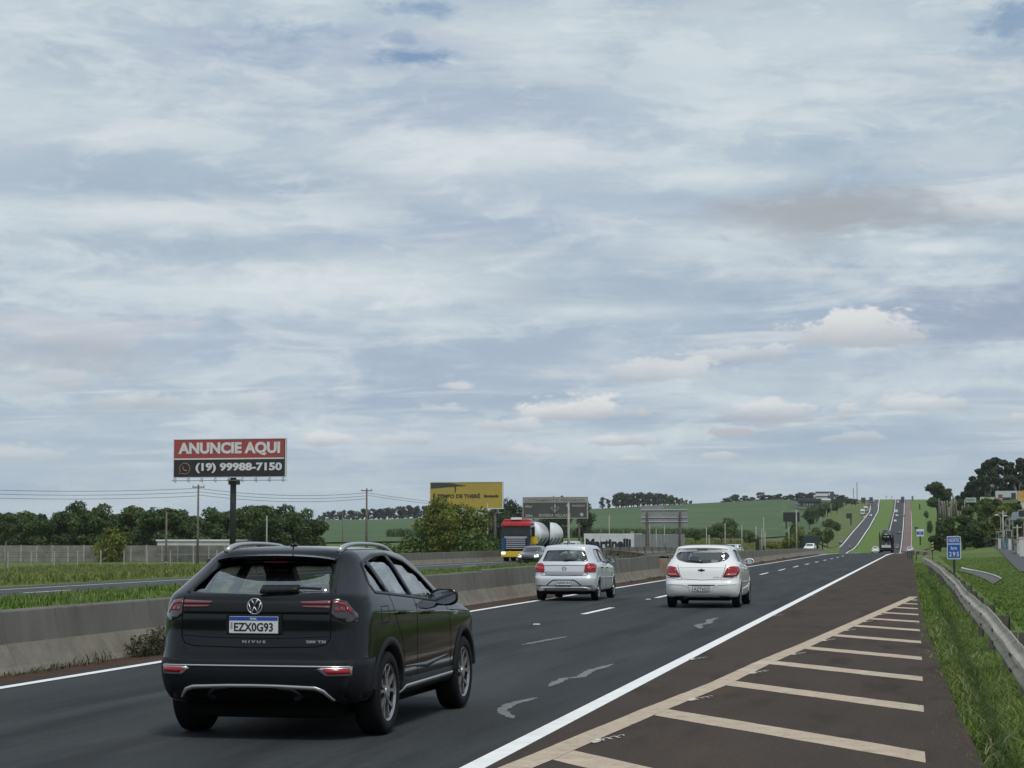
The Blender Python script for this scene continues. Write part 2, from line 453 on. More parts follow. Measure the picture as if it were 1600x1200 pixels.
# ------------------------------------------------------------------ ground
M_GRASS = mat('grass_ground', (0.078, 0.128, 0.024), 0.9, col2=(0.125, 0.175, 0.042), nscale=0.35, detail=8, bump=0.6, bscale=6, spec=0.15,
              extra=[((0.13, 0.12, 0.055), 0.06, 0.55, 0.72, 0.6), ((0.035, 0.065, 0.015), 0.022, 0.45, 0.62, 0.6)])
def build_ground():
    cols = sorted(set(list(np.linspace(-PI, -0.6, 26)) + list(np.linspace(-0.6, 0.25, 300)) + list(np.linspace(0.25, PI, 30))))
    rads = [3, 6, 9] + list(np.arange(12, 60, 2.0)) + list(np.arange(60, 300, 5.0)) + list(np.arange(300, 2300, 18.0)) + [2600, 3100]
    vs, fs = [], []
    nc = len(cols)
    for r in rads:
        for a in cols:
            x, y = r * math.sin(a), r * math.cos(a)
            vs.append((x, y, height(x, y)))
    for i in range(len(rads) - 1):
        for j in range(nc - 1):
            k = i * nc + j
            fs.append((k, k + 1, k + nc + 1, k + nc))
    me = mesh_np('ground', np.array(vs), np.array(fs), M_GRASS, smooth=True)
    o = mesh_obj('ground', me); tag(o, kind='structure', label='grassy verges, banks and hillsides around the highway')
build_ground()

# ------------------------------------------------------------------ roads
M_ASPH = mat('asphalt_new', (0.0324, 0.0362, 0.0385), 0.82, col2=(0.0541, 0.0582, 0.0608), nscale=0.5, detail=10, bump=0.6, bscale=55, spec=0.12, stretch=(2.2, 0.16, 1), lo=0.33, hi=0.67,
             extra=[((0.1082, 0.1135, 0.1117), 34.0, 0.58, 0.70, 0.6), ((0.0218, 0.0230, 0.0251), 0.8, 0.50, 0.64, 0.6), ((0.0177, 0.0180, 0.0193), 5.0, 0.66, 0.74, 0.5)])
M_SHOUL = mat('asphalt_shoulder', (0.0522, 0.0399, 0.0328), 0.9, col2=(0.0679, 0.0532, 0.0435), nscale=0.7, detail=10, bump=0.4, bscale=80, spec=0.10, stretch=(1.6, 0.35, 1), lo=0.3, hi=0.7,
              extra=[((0.1395, 0.1107, 0.0881), 34.0, 0.58, 0.70, 0.6), ((0.0335, 0.0274, 0.0234), 0.9, 0.52, 0.66, 0.7), ((0.1024, 0.0585, 0.0351), 0.5, 0.56, 0.72, 0.55), ((0.0233, 0.0194, 0.0167), 6.0, 0.66, 0.74, 0.6)])
M_SOILEDGE = mat('soil_edge', (0.085, 0.048, 0.032), 0.95, col2=(0.055, 0.04, 0.032), nscale=1.6, detail=8, bump=0.6, bscale=30, spec=0.1)
M_OLDROAD = mat('asphalt_old', (0.0570, 0.0589, 0.0644), 0.85, col2=(0.0810, 0.0828, 0.0865), nscale=0.4, detail=8, bump=0.2, bscale=60, spec=0.12, stretch=(2, 0.2, 1))
M_WHITE = mat('road_paint_white', (0.86, 0.86, 0.84), 0.6, col2=(0.74, 0.74, 0.72), nscale=3, detail=8, bump=0.1, bscale=120, extra=[((0.35, 0.35, 0.34), 24, 0.66, 0.78, 0.5)])
M_CREAM = mat('road_paint_worn', (0.50, 0.405, 0.30), 0.8, col2=(0.41, 0.32, 0.235), nscale=5, detail=10, bump=0.2, bscale=100,
              extra=[((0.13, 0.10, 0.08), 7, 0.57, 0.66, 0.45), ((0.09, 0.075, 0.065), 30, 0.60, 0.68, 0.6), ((0.60, 0.49, 0.37), 1.2, 0.55, 0.66, 0.6)])
M_FAINT = mat('road_paint_faint', (0.1944, 0.2016, 0.2052), 0.85, col2=(0.1080, 0.1152, 0.1188), nscale=14, detail=8, lo=0.4, hi=0.62)

def strip(name, pts, m, dz=0.0, skirt=0.0, kind='structure', parent=None, zf=None, smooth=False, label=None):
    """sheet between left and right edges; pts: (y, xl, xr) control rows, resampled; z from zf(x, y)"""
    zf = zf or (lambda x, y: road_z(y))
    bm = bmesh.new(); prev = None
    rows = []
    for (a, b) in zip(pts, pts[1:]):
        L_ = abs(b[0] - a[0]); st = 4.0 if a[0] < 190 else 15.0
        n = max(1, int(L_ / st))
        for i in range(n):
            t = i / n
            rows.append(tuple(a[k] + (b[k] - a[k]) * t for k in range(3)))
    rows.append(pts[-1])
    for (y, xl, xr) in rows:
        cur = [bm.verts.new((xl, y, zf(xl, y) + dz)), bm.verts.new((xr, y, zf(xr, y) + dz))]
        if skirt:
            cur = [bm.verts.new((xl, y, zf(xl, y) + dz - skirt))] + cur + [bm.verts.new((xr, y, zf(xr, y) + dz - skirt))]
        if prev:
            for k in range(len(cur) - 1):
                bm.faces.new((prev[k], prev[k+1], cur[k+1], cur[k]))
        prev = cur
    o = obj(name, bm, m, parent)
    if kind and parent is None: tag(o, kind=kind, label=label)
    return o

# our carriageway: new dark asphalt with its shoulder; far part bends a little to the left and climbs the hill
DZF = lambda y: 0.30 * sstep(y, 200, 420)
rz = lambda x, y: road_z(y) + DZF(y)
def PX(px, D): return at(px, D, 0)[0]
# right edge line positions
FR = [(190, -2.95), (385, PX(1411, 385)), (550, PX(1406, 550)), (700, PX(1402.5, 700)), (850, PX(1403, 850)), (1070, PX(1408, 1070)), (1350, PX(1410, 1350)), (1670, PX(1410.7, 1670)), (1760, PX(1410.7, 1760))]
FL = [(190, -9.4), (385, PX(1411, 385) - 7.0), (550, PX(1406, 550) - 7.1), (700, PX(1402.5, 700) - 7.2), (850, PX(1403, 850) - 7.3), (1070, PX(1387.5, 1070)), (1350, PX(1394, 1350)), (1670, PX(1397.3, 1670)), (1760, PX(1397.3, 1760))]
OL = [(700, PX(1283, 700)), (850, PX(1297, 850)), (1070, PX(1335, 1070)), (1200, PX(1347, 1200)), (1350, PX(1356, 1350)), (1670, PX(1360, 1670)), (1760, PX(1361, 1760))]
OR = [(700, PX(1315, 700)), (850, PX(1323.5, 850)), (1070, PX(1354.5, 1070)), (1200, PX(1362, 1200)), (1350, PX(1369, 1350)), (1670, PX(1372, 1670)), (1760, PX(1373, 1760))]
far_main = [(y, xl - 0.9, xr + 0.3) for (y, xl), (_, xr) in zip(FL, FR)]
strip('road', [(-60, -9.75, -3.12), (150, -9.75, -3.12)] + far_main, M_ASPH, 0.0, 0.3, zf=rz, label='dark asphalt carriageway climbing the far hill')
strip('shoulder', [(-60, -3.12, 0.62), (10, -3.12, 0.55), (14.2, -3.12, 0.43), (18.2, -3.12, 0.34), (25.4, -3.12, 0.24), (36, -3.12, 0.12), (57, -3.12, -0.01), (131, -3.12, -0.27), (190, -2.9, -0.5),
      (385, FR[1][1], FR[1][1] + 3.0)] + [(y, x, x + (4.6 if y > 800 else 3.6)) for y, x in FR[2:]], M_SHOUL, 0.004, 0.3, zf=rz, label='brownish asphalt shoulder with worn hatch marking')
strip('soil_edge', [(-60, -10.55, -9.75), (190, -10.55, -9.75)], M_SOILEDGE, 0.001, 0.3, label='reddish soil and dirt along the barrier foot')
# the opposite carriageway
OZ = -0.3
strip('opposite_road', [(-60, -34.9, -27.0), (190, -34.9, -27.0)] , M_OLDROAD, 0.0, 0.25, zf=lambda x, y: OZ, label='grey opposite carriageway beyond the median')
oppx = lambda y: np.interp(y, [190, 420, 700], [0, 1, 2])
strip('opposite_road', [(190, -34.9, -27.0), (400, PX(1170, 400) , PX(1225, 400)), (700, OL[0][1] - 0.5, OR[0][1] + 0.5)] + [(y, a - 0.8, b + 0.6) for (y, a), (_, b) in zip(OL[1:], OR[1:])], M_OLDROAD, 0.02, 0.4,
      zf=lambda x, y: OZ + (road_z(y) - OZ) * sstep(y, 190, 330) + DZF(y), label='opposite carriageway coming down the far hill')

# ---- painted lines
def line(name, pts, w, m, dz=0.0065, zf=rz, parent=None, label=None):
    return strip(name, [(y, x - w / 2, x + w / 2) for y, x in pts], m, dz, 0, zf=zf, parent=parent, label=label)
line('edge_line', [(-40, -3.03), (190, -2.97)] , 0.17, M_WHITE, label='bright white edge line between carriageway and shoulder')
line('edge_line', [(190, -2.97)] + [(y, x - .1) for y, x in FR[1:]], 0.30, M_WHITE, 0.03, label='white right edge line on the far hill')
line('edge_line', [(-40, -9.45), (46, -9.52), (190, -9.2)], 0.15, M_WHITE, label='white edge line along the concrete barrier')
line('edge_line', [(190, -9.2)] + [(y, x + .1) for y, x in FL[1:]], 0.30, M_WHITE, 0.03, label='white median edge line on the far hill')
ozf = lambda x, y: OZ
ozf2 = lambda x, y: OZ + (road_z(y) - OZ) * sstep(y, 190, 330) + DZF(y)
line('edge_line', [(-40, -33.1), (190, -33.1)], 0.14, M_WHITE, zf=ozf, label='white edge line at far side of opposite carriageway')
line('edge_line', [(-40, -27.4), (190, -27.4)], 0.12, M_WHITE, zf=ozf, label='white edge line beside the grass median')
line('edge_line', [(y, x) for y, x in OL], 0.42, M_WHITE, 0.06, zf=ozf2, label='left white edge line of opposite carriageway on hill')
line('edge_line', [(y, x) for y, x in OR], 0.42, M_WHITE, 0.06, zf=ozf2, label='right white edge line of opposite carriageway on hill')
# orange-brown soil strip with line beside the far shoulder
M_REDSH = mat('red_shoulder', (0.13, 0.085, 0.07), 0.9, col2=(0.17, 0.12, 0.10), nscale=0.1)
strip('verge_strip', [(y, x + .5, x + 4.6) for y, x in FR[4:]], M_REDSH, 0.05, 0, zf=rz, label='reddish far shoulder')
line('edge_line', [(y, x + 4.4) for y, x in FR[4:7]], 0.4, M_CREAM, 0.09, label='cream line beside the reddish far shoulder')

marks = tag(bpy.data.objects.new('lane_marking', None), kind='structure', label='white lane dashes between the two lanes'); C.objects.link(marks)
def quad_patch(name, p, m, parent, z):
    bm = bmesh.new(); bm.faces.new([bm.verts.new((x, y, z)) for x, y in p]); return obj(name, bm, m, parent)
def dash_me(L_, w, m, key):
    bm = bmesh.new(); 
    box(bm, -w/2, w/2, 0, L_, 0.0, 0.003)
    me = bpy.data.meshes.new(key); bm.to_mesh(me); bm.free(); me.materials.append(m); return me
dm = dash_me(4.0, 0.13, M_WHITE, 'dash')
for k in range(0, 13):
    y = 41.1 + 11.7 * k
    if y > 188: break
    o = mesh_obj('dash', dm, None, marks, (-6.86 + 0.0012 * (y - 40), y, 0.006))
for y, xl in [(y, None) for y in np.arange(860, 1640, 24)]:
    x = np.interp(y, [r[0] for r in FR], [(a[1] + b[1]) / 2 for a, b in zip(FL, FR)])
    x2 = np.interp(y, [r[0] for r in OR], [(a[1] + b[1]) / 2 for a, b in zip(OL, OR)])
    for xx in (x, x2):
        o = mesh_obj('dash', dm, None, marks, (xx, y, road_z(y) + DZF(y) + 0.08)); o.scale = (1.6, 2, 1)
for k in range(5):
    mesh_obj('dash', dm, None, marks, (-30.35, 64.2 + 17 * k, OZ + 0.006))
# raised cat's eyes
M_STUD = mat('stud_white', (0.75, 0.76, 0.74), 0.4)
studs = tag(bpy.data.objects.new('road_stud_row', None), kind='structure', label='raised white road studs along the lane line'); C.objects.link(studs)
bm = bmesh.new(); bbox(bm, -.06, .06, -.05, .05, 0, .02, .006)
sme = bpy.data.meshes.new('road_stud'); bm.to_mesh(sme); bm.free(); sme.materials.append(M_STUD)
for y in [35.9, 51.3, 63.5, 75.5, 87.6, 99.7, 111.5]:
    mesh_obj('road_stud', sme, None, studs, (-6.86, y + (0 if y < 60 else 5.4), 0.001))
# worn lane marks: broken grey traces of the old line
def trace(name, pts, w, m, parent, z, seed):
    r = random.Random(seed); bm = bmesh.new(); prev = None
    P = []
    for a, b in zip(pts, pts[1:]):
        n = 9
        for i in range(n): P.append((a[0] + (b[0]-a[0])*i/n, a[1] + (b[1]-a[1])*i/n))
    P.append(pts[-1])
    for i, (x, y) in enumerate(P):
        e = min(i, len(P) - 1 - i); k = min(1, .25 + e * .22)
        wl, wr = w * k * r.uniform(.35, .7), w * k * r.uniform(.35, .7)
        cur = (bm.verts.new((x - wl, y + r.uniform(-.02, .02), z)), bm.verts.new((x + wr, y, z)))
        if prev: bm.faces.new((prev[0], prev[1], cur[1], cur[0]))
        prev = cur
    return obj(name, bm, m, parent)
worn = tag(bpy.data.objects.new('worn_marking', None), kind='structure', label='faint grey traces of worn lane paint'); C.objects.link(worn)
trace('paint_trace', [(-3.5, 17.2), (-3.77, 18.0), (-3.83, 18.7), (-3.73, 19.5)], .10, M_FAINT, worn, .003, 1)
trace('paint_trace', [(-3.88, 21.0), (-3.93, 22.2), (-3.79, 22.5), (-3.86, 23.6), (-3.77, 24.9)], .10, M_FAINT, worn, .003, 2)
trace('paint_trace', [(-5.79, 29.1), (-5.69, 30.4), (-5.56, 31.7)], .10, M_FAINT, worn, .003, 3)
trace('paint_trace', [(-3.76, 35.0), (-3.95, 36.4), (-3.85, 37.4), (-3.98, 38.6), (-3.93, 39.8)], .13, M_FAINT, worn, .003, 4)
# the cream gore: diagonal line with hatch bars
gore = tag(bpy.data.objects.new('gore_marking', None), kind='structure', label='cream worn hatch bars on the brown shoulder'); C.objects.link(gore)
gx = lambda y: float(np.interp(y, [-20, 10, 13.5, 18.3, 21.6, 25.8, 29.9, 55.6], [-2.93, -2.93, -2.72, -2.40, -2.14, -1.92, -1.64, -0.10]))
bm = bmesh.new(); prev = None
for y in np.arange(-20, 55.6, .4):
    x = gx(y); r1 = rnd.uniform(-.004, .004); r2 = rnd.uniform(-.004, .004)
    cur = (bm.verts.new((x - .115 + r1, y, .0085)), bm.verts.new((x + .115 + r2, y, .0085)))
    if prev: bm.faces.new((prev[0], prev[1], cur[1], cur[0]))
    prev = cur
obj('diagonal_line', bm, M_CREAM, gore)
yr_ = [10.7, 14.75, 18.9, 22.9, 26.8, 31.0, 35.0, 38.6, 42.2, 45.8, 49.0, 52.2]
for i, y in enumerate(yr_):
    # bar from the right end (0.03, y) back up-left to the diagonal, slope 1.45 m per m
    xr = 0.03 - max(0, (y - 30)) * .003; x = xr
    while x > gx(y + (xr - x) * 1.42) + .10: x -= .01
    bm = bmesh.new(); n = 14; prev = None; hw = .36
    for k in range(n + 1):
        t = k / n; X = x + (xr - x) * t; Y = y + (xr - X) * 1.42
        cur = (bm.verts.new((X, Y - hw + rnd.uniform(-.02, .02), .0062)), bm.verts.new((X + rnd.uniform(-.004, .004), Y + hw + rnd.uniform(-.02, .02), .0062)))
        if prev: bm.faces.new((prev[0], cur[0], cur[1], prev[1]))
        prev = cur
    obj('hatch_bar', bm, M_CREAM, gore)
# old glue patches where road studs have come off
M_GLUE = mat('glue_patch', (0.66, 0.63, 0.54), 0.8, col2=(0.30, 0.27, 0.23), nscale=16, detail=6, lo=.42, hi=.6)
patch = tag(bpy.data.objects.new('glue_patch_row', None), kind='structure', label='pale glue patches where road studs came off'); C.objects.link(patch)
for (x, y) in [(gx(y) + .17, y) for y in (15.5, 19.6, 23.6, 27.5, 31.3, 34.8, 38.4, 42)] + [(-2.86, 26.1), (-2.86, 41.2), (-2.86, 55.7), (-2.86, 71)]:
    bm = bmesh.new()
    for s in range(4):     # a solid dab and curling strokes beside it
        cx, cy = x - .045 + s * .042, y - .12 + s * .13
        if s == 0:
            vs = [bm.verts.new((cx + math.cos(a) * .05 * rnd.uniform(.7, 1.2), cy + math.sin(a) * .17 * rnd.uniform(.7, 1.2), .0105)) for a in np.linspace(0, 2*PI, 10)[:-1]]
            bm.faces.new(vs)
        else:
            prev = None
            for a in np.linspace(.3, 5.4, 12):
                r0, r1 = .018, .026
                c_ = (bm.verts.new((cx + math.cos(a) * r0, cy + math.sin(a) * r0 * 5, .0105)), bm.verts.new((cx + math.cos(a) * r1, cy + math.sin(a) * r1 * 5, .0105)))
                if prev: bm.faces.new((prev[0], prev[1], c_[1], c_[0]))
                prev = c_
    obj('glue_patch', bm, M_GLUE, patch)

# ------------------------------------------------------------------ concrete barrier along our carriageway, 3 m segments
M_CONC = mat('concrete_barrier', (0.1225, 0.1176, 0.1042), 0.9, col2=(0.1645, 0.1575, 0.1378), nscale=1.2, detail=10, bump=0.35, bscale=35, spec=0.2, stretch=(1.2, 1.2, .35),
             extra=[((0.0525, 0.0504, 0.0444), 2.6, 0.56, 0.72, 0.7), ((0.0350, 0.0336, 0.0302), 14, 0.66, 0.74, 0.6)])
M_CONCB = mat('concrete_base', (0.2214, 0.2009, 0.1640), 0.9, col2=(0.1558, 0.1435, 0.1230), nscale=2.5, detail=10, bump=0.4, bscale=35, spec=0.2,
              extra=[((0.1230, 0.0820, 0.0574), 1.4, 0.5, 0.7, 0.6), ((0.0574, 0.0508, 0.0451), 9, 0.62, 0.72, 0.7)])
def barrier_seg(key, L_, h, flip=1, g=.018):
    prof = [(0.0, 0.0, 0), (0.06, 0.07, 0), (0.20, 0.33, 0), (0.265, h - .02, 1), (0.285, h, 1), (0.42, h, 1), (0.44, h - .02, 1), (0.50, 0.33, 1), (0.64, 0.07, 1), (0.70, 0.0, 1)]
    bm = bmesh.new()
    a = [bm.verts.new((-x * flip, g, z)) for x, z, _ in prof]; b = [bm.verts.new((-x * flip, L_ - g, z)) for x, z, _ in prof]
    for i in range(len(prof) - 1):
        f = bm.faces.new((a[i], b[i], b[i+1], a[i+1])); f.material_index = 1 if i < 2 or i > 6 else 0  # paler foot: how light falls on the splay is put into its colour
    bm.faces.new(a[::-1]); bm.faces.new(b)
    a = [bm.verts.new((-(x * .9 + .035) * flip, -g - .01, z * .965)) for x, z, _ in prof]; b = [bm.verts.new((-(x * .9 + .035) * flip, g + .01, z * .965)) for x, z, _ in prof]
    for i in range(len(prof) - 1): bm.faces.new((a[i], b[i], b[i+1], a[i+1])).material_index = 2
    bmesh.ops.recalc_face_normals(bm, faces=bm.faces[:])
    me = bpy.data.meshes.new(key); bm.to_mesh(me); bm.free(); me.materials.append(M_CONC); me.materials.append(M_CONCB); me.materials.append(mat('joint_dark', (.025, .024, .022), .9))
    return me
bar = thing('concrete_barrier', 'long grey concrete barrier with splayed foot between carriageway and grass median', 'concrete barrier', (0, 0, 0))
segs = {}
y = -14.1
while y < 245:
    h = float(np.interp(y, [15, 45, 84, 125, 190, 245], [.70, .77, .88, .80, .64, .5])); h = round(h * 25) / 25
    if h not in segs: segs[h] = barrier_seg('barrier_segment', 3.0, h)
    x = float(np.interp(y, [15, 60, 190, 245], [-10.33, -10.52, -10.55, -11.0])) + rnd.uniform(-.012, .012)
    o = mesh_obj('barrier_segment', segs[h], None, bar, (x, y, road_z(y))); o.rotation_euler = (0, rnd.uniform(-.006, .006), rnd.uniform(-.002, .002))
    y += 3.0
bar2 = thing('concrete_barrier', 'far concrete barrier along outer edge of the opposite carriageway, behind the truck', 'concrete barrier', (0, 0, 0))
s2 = barrier_seg('barrier_segment', 6.0, .85, 1, .02)
y = 97.0
while y < 330:
    o = mesh_obj('barrier_segment', s2, None, bar2, (-35.3 if y < 200 else -35.3 + (y - 200) * .025, y, OZ + (road_z(y) - OZ) * sstep(y, 190, 330))); y += 6.0

# ------------------------------------------------------------------ guardrail on the right
M_GALV = mat('galvanised_steel', (0.74, 0.69, 0.61), 0.6, 0.0, col2=(0.52, 0.49, 0.43), nscale=2.5, detail=9, bump=0.1, bscale=50, extra=[((0.16, 0.12, 0.09), 5, 0.60, 0.74, 0.5)])
M_GALVD = mat('galvanised_post', (0.12, 0.11, 0.10), 0.7, 0.0, col2=(0.07, 0.065, 0.06), nscale=5, detail=6)
M_BOLT = mat('bolt_dark', (0.05, 0.05, 0.05), 0.5, 0.5)
WP = [(-0.155, .0), (-0.125, .035), (-0.075, .080), (-0.03, .01), (0.0, -.002), (0.03, .01), (0.075, .080), (0.125, .035), (0.155, .0)]
WP = [(-.158, .02), (-.145, .0), (-.115, .0), (-.075, .078), (-.045, .082), (-.02, .02), (.02, .02), (.045, .082), (.075, .078), (.115, .0), (.145, .0), (.158, .02)]
def guardrail(name, label, path, zt, step=2.0, post_every=2, side=1, post_h=.78, mats=(M_GALV, M_GALVD)):
    """path: list (x, y, zoffset); W-beam faces -x*side"""
    g = thing(name, label, 'guardrail', (path[0][0], path[0][1], 0)); ox, oy = path[0][0], path[0][1]
    P = []
    for a, b in zip(path, path[1:]):
        n = max(1, int(math.dist(a[:2], b[:2]) / step))
        for i in range(n): P.append(tuple(a[k] + (b[k] - a[k]) * i / n for k in range(3)))
    P.append(path[-1])
    def frame(i):
        a = Vector(P[max(i-1, 0)][:2]); b = Vector(P[min(i+1, len(P)-1)][:2]); d = (b - a).normalized(); return d, Vector((-d.y, d.x)) * side
    for i in range(0, len(P) - 1, post_every):
        idx = list(range(i, min(i + post_every, len(P) - 1) + 1))
        bm = bmesh.new(); prev = None
        for j in idx:
            d, nrm = frame(j); x, yy, dz = P[j]; e = .16 if j == idx[-1] and idx[-1] != len(P) - 1 else 0
            pr = .006 if (i // post_every) % 2 else 0
            cur = [bm.verts.new((x - ox + nrm.x * (o_ + pr) + d.x * e, yy - oy + nrm.y * (o_ + pr) + d.y * e, zt + dz + z)) for z, o_ in WP]
            if prev:
                for k in range(len(cur) - 1): bm.faces.new((prev[k], cur[k], cur[k+1], prev[k+1]))
            prev = cur
        bmesh.ops.solidify(bm, geom=bm.faces[:], thickness=.004)
        b = obj('rail_beam', bm, mats[0], g)
        if P[i][1] < 60:
            for (z, o_) in ((-.06, .087), (.06, .087), (0.0, .028)):
                for e in (.08, .30):
                    d, nrm = frame(i); bb = bmesh.new()
                    x = P[i][0] - ox + nrm.x * o_ + d.x * e; yy = P[i][1] - oy + nrm.y * o_ + d.y * e
                    bmesh.ops.create_cone(bb, cap_ends=True, segments=6, radius1=.016, radius2=.013, depth=.014, matrix=Matrix.Translation((x, yy, zt + P[i][2] + z)) @ Vector((nrm.x, nrm.y, 0)).to_track_quat('Z', 'Y').to_matrix().to_4x4())
                    obj('bolt', bb, M_BOLT, b)
        d, nrm = frame(i); x, yy, dz = P[i]
        gz = height(x, yy) if yy > 3 else 0
        bm = bmesh.new(); M_ = Matrix.Translation((x - ox - nrm.x * .20, yy - oy - nrm.y * .20, 0)) @ Matrix.Rotation(math.atan2(d.y, d.x), 4, 'Z')
        zt2 = zt + dz + .05
        box(bm, -.04, .04, -.045, -.037, min(gz, 0) - .3, zt2, M_); box(bm, -.04, .04, .037, .045, min(gz, 0) - .3, zt2, M_); box(bm, -.004, .004, -.037, .037, min(gz, 0) - .3, zt2, M_)
        obj('post', bm, mats[1], g)
        bm = bmesh.new(); M_ = Matrix.Translation((x - ox - nrm.x * .07, yy - oy - nrm.y * .07, 0)) @ Matrix.Rotation(math.atan2(d.y, d.x), 4, 'Z')
        bbox(bm, -.05, .05, -.07, .07, zt + dz - .15, zt + dz + .06, .01, M_); obj('spacer_block', bm, mats[1], g)
    return g
wob = lambda y: .016 * math.sin(y * .35) + .008 * math.sin(y * 1.1 + 1)
gp = [(float(np.interp(y, [0, 13.6, 25, 40, 60, 80, 95], [1.0, .80, .78, .76, .70, .52, .22])) + wob(y), float(y), .012 * math.sin(y * .31)) for y in np.arange(4, 96, 2)]
guardrail('guardrail', 'long wavy galvanised guardrail running beside the grass strip on the right', gp, .615)
gp2 = [(.25, 150, 0), (.9, 150.5, 0), (2.6, 149, 0)]
guardrail('guardrail', 'short stretch of guardrail crossing behind the end of the long guardrail', [(-.65, 168, 0), (-.2, 158, .0), (.9, 150, -.02)], .55)
M_RUST = mat('rusty_rail', (0.22, 0.17, 0.12), 0.7, 0.2, col2=(0.32, 0.27, 0.20), nscale=2, detail=6)
guardrail('guardrail', 'rusty low guardrail curving away behind the barrier near the sand box', [(-11.4, 84, 0), (-13.2, 93, 0), (-15.3, 104, 0), (-17.4, 112, 0)], .80, side=-1, mats=(M_RUST, M_GALVD))

# grit along the shoulder edge
bm = bmesh.new(); r_ = random.Random(5)
for k in range(900):
    y = 10 + 50 * r_.random() ** 1.5; e = float(np.interp(y, [0, 14.2, 18.2, 25.4, 36, 57], [.62, .43, .34, .24, .12, -.01])); x = e - abs(r_.gauss(0, .16)) if k % 3 else -9.6 - r_.random() * .7; q = r_.uniform(.003, .010)
    bmesh.ops.create_cone(bm, cap_ends=True, segments=4, radius1=q, radius2=q * .4, depth=q * 1.2, matrix=Matrix.Translation((x, y, .004 + q * .5)) @ Matrix.Rotation(r_.random() * 3, 4, 'Z'))
tag(obj('grit', bm, mat('grit_stone', (.16, .14, .12), .9, col2=(.06, .055, .05), nscale=40)), 'loose grit scattered along the edges of the asphalt', kind='stuff')
# dark precast blocks of the drain behind the guardrail
M_DARKC = mat('dark_concrete', (0.035, 0.037, 0.038), 0.9, col2=(0.055, 0.056, 0.055), nscale=3, detail=8, bump=.3, bscale=30)
dr = thing('drain_wall', 'low dark wall of precast blocks stepping along behind the long guardrail', 'low wall', (1.75, 18, -.78))
for k in range(22):
    y = 18 + k * 2.6; bm = bmesh.new()
    bbox(bm, -.12, .12, 0.02, 2.56, -.3, .58 - .045 * (k % 2) + rnd.uniform(-.02, .02) + (.05 if k < 6 else 0), .012)
    obj('block', bm, M_DARKC, dr, loc=(float(np.interp(y, [18, 60, 80], [0, -.1, -.25])), y - 18, 0))
# ------------------------------------------------------------------ cars
M_TYRE = mat('tyre_rubber', (0.008, 0.008, 0.009), 0.75, spec=0.2)
M_BLACK = mat('black_plastic', (0.006, 0.0065, 0.0075), 0.4, spec=0.3)
M_CLAD = mat('grey_cladding', (0.0085, 0.010, 0.013), 0.6, spec=0.25)
M_VOID = mat('underbody_black', (0.003, 0.003, 0.003), 0.9, spec=0.1)
M_SEAM = mat('panel_gap', (0.004, 0.004, 0.005), 0.8, spec=0.1)
M_CHROME = mat('chrome_trim', (0.58, 0.59, 0.60), 0.32, 0.8)
M_SILVERP = mat('silver_plastic', (0.42, 0.43, 0.44), 0.35, 0.5)
M_ALLOY = mat('alloy_silver', (0.34, 0.35, 0.36), 0.3, 0.8)
M_ALLOYD = mat('alloy_dark', (0.03, 0.031, 0.033), 0.4, 0.5)
M_RED = mat('lamp_red', (0.30, 0.012, 0.018), 0.22, coat=0.3, spec=0.4)
M_REDD = mat('lamp_red_dark', (0.16, 0.012, 0.018), 0.15, coat=0.6)
M_LAMPD = mat('lamp_smoked', (0.018, 0.012, 0.014), 0.08, coat=1.0)
M_PINK = mat('lamp_strip', (0.17, 0.040, 0.048), 0.15, coat=0.8)
M_CLEAR = mat('lamp_clear', (0.55, 0.56, 0.58), 0.12, 0.3, coat=0.6)
M_PLATE = mat('plate_white', (0.62, 0.63, 0.62), 0.4)
M_BLUE = mat('plate_blue', (0.015, 0.06, 0.32), 0.4)
M_INK = mat('ink_black', (0.01, 0.01, 0.01), 0.5)
M_SEAT = mat('seat_fabric', (0.05, 0.05, 0.053), 0.85)
M_GLASSN = glass_mat('glass_tinted', (0.86, 0.90, 0.89), boost=.15)
M_GLASSD = glass_mat('glass_dark', (0.55, 0.58, 0.59))
M_MIRROR = mat('mirror_glass', (0.5, 0.52, 0.55), 0.03, 1.0)

def paint(name, col, metal=0.0, rough=0.3, coat=1.0):
    return mat(name, col, rough, metal, coat=coat, spec=0.5 if coat > .3 else .42)

def ip(tab, v):
    return float(np.interp(v, [t[0] for t in tab], [t[1] for t in tab]))

def sm_ip(tab, v):
    """smooth interpolation through the table"""
    xs = [t[0] for t in tab]
    if v <= xs[0]: return tab[0][1]
    if v >= xs[-1]: return tab[-1][1]
    i = next(k for k in range(len(xs) - 1) if xs[k] <= v <= xs[k+1])
    def m(k):
        if k == 0 or k == len(xs) - 1: return 0 if len(xs) < 3 else ((tab[min(k+1, len(xs)-1)][1] - tab[max(k-1, 0)][1]) / (xs[min(k+1, len(xs)-1)] - xs[max(k-1, 0)]))
        return (tab[k+1][1] - tab[k-1][1]) / (xs[k+1] - xs[k-1])
    h = xs[i+1] - xs[i]; u = (v - xs[i]) / h
    return (2*u**3-3*u*u+1)*tab[i][1] + (u**3-2*u*u+u)*h*m(i) + (-2*u**3+3*u*u)*tab[i+1][1] + (u**3-u*u)*h*m(i+1)

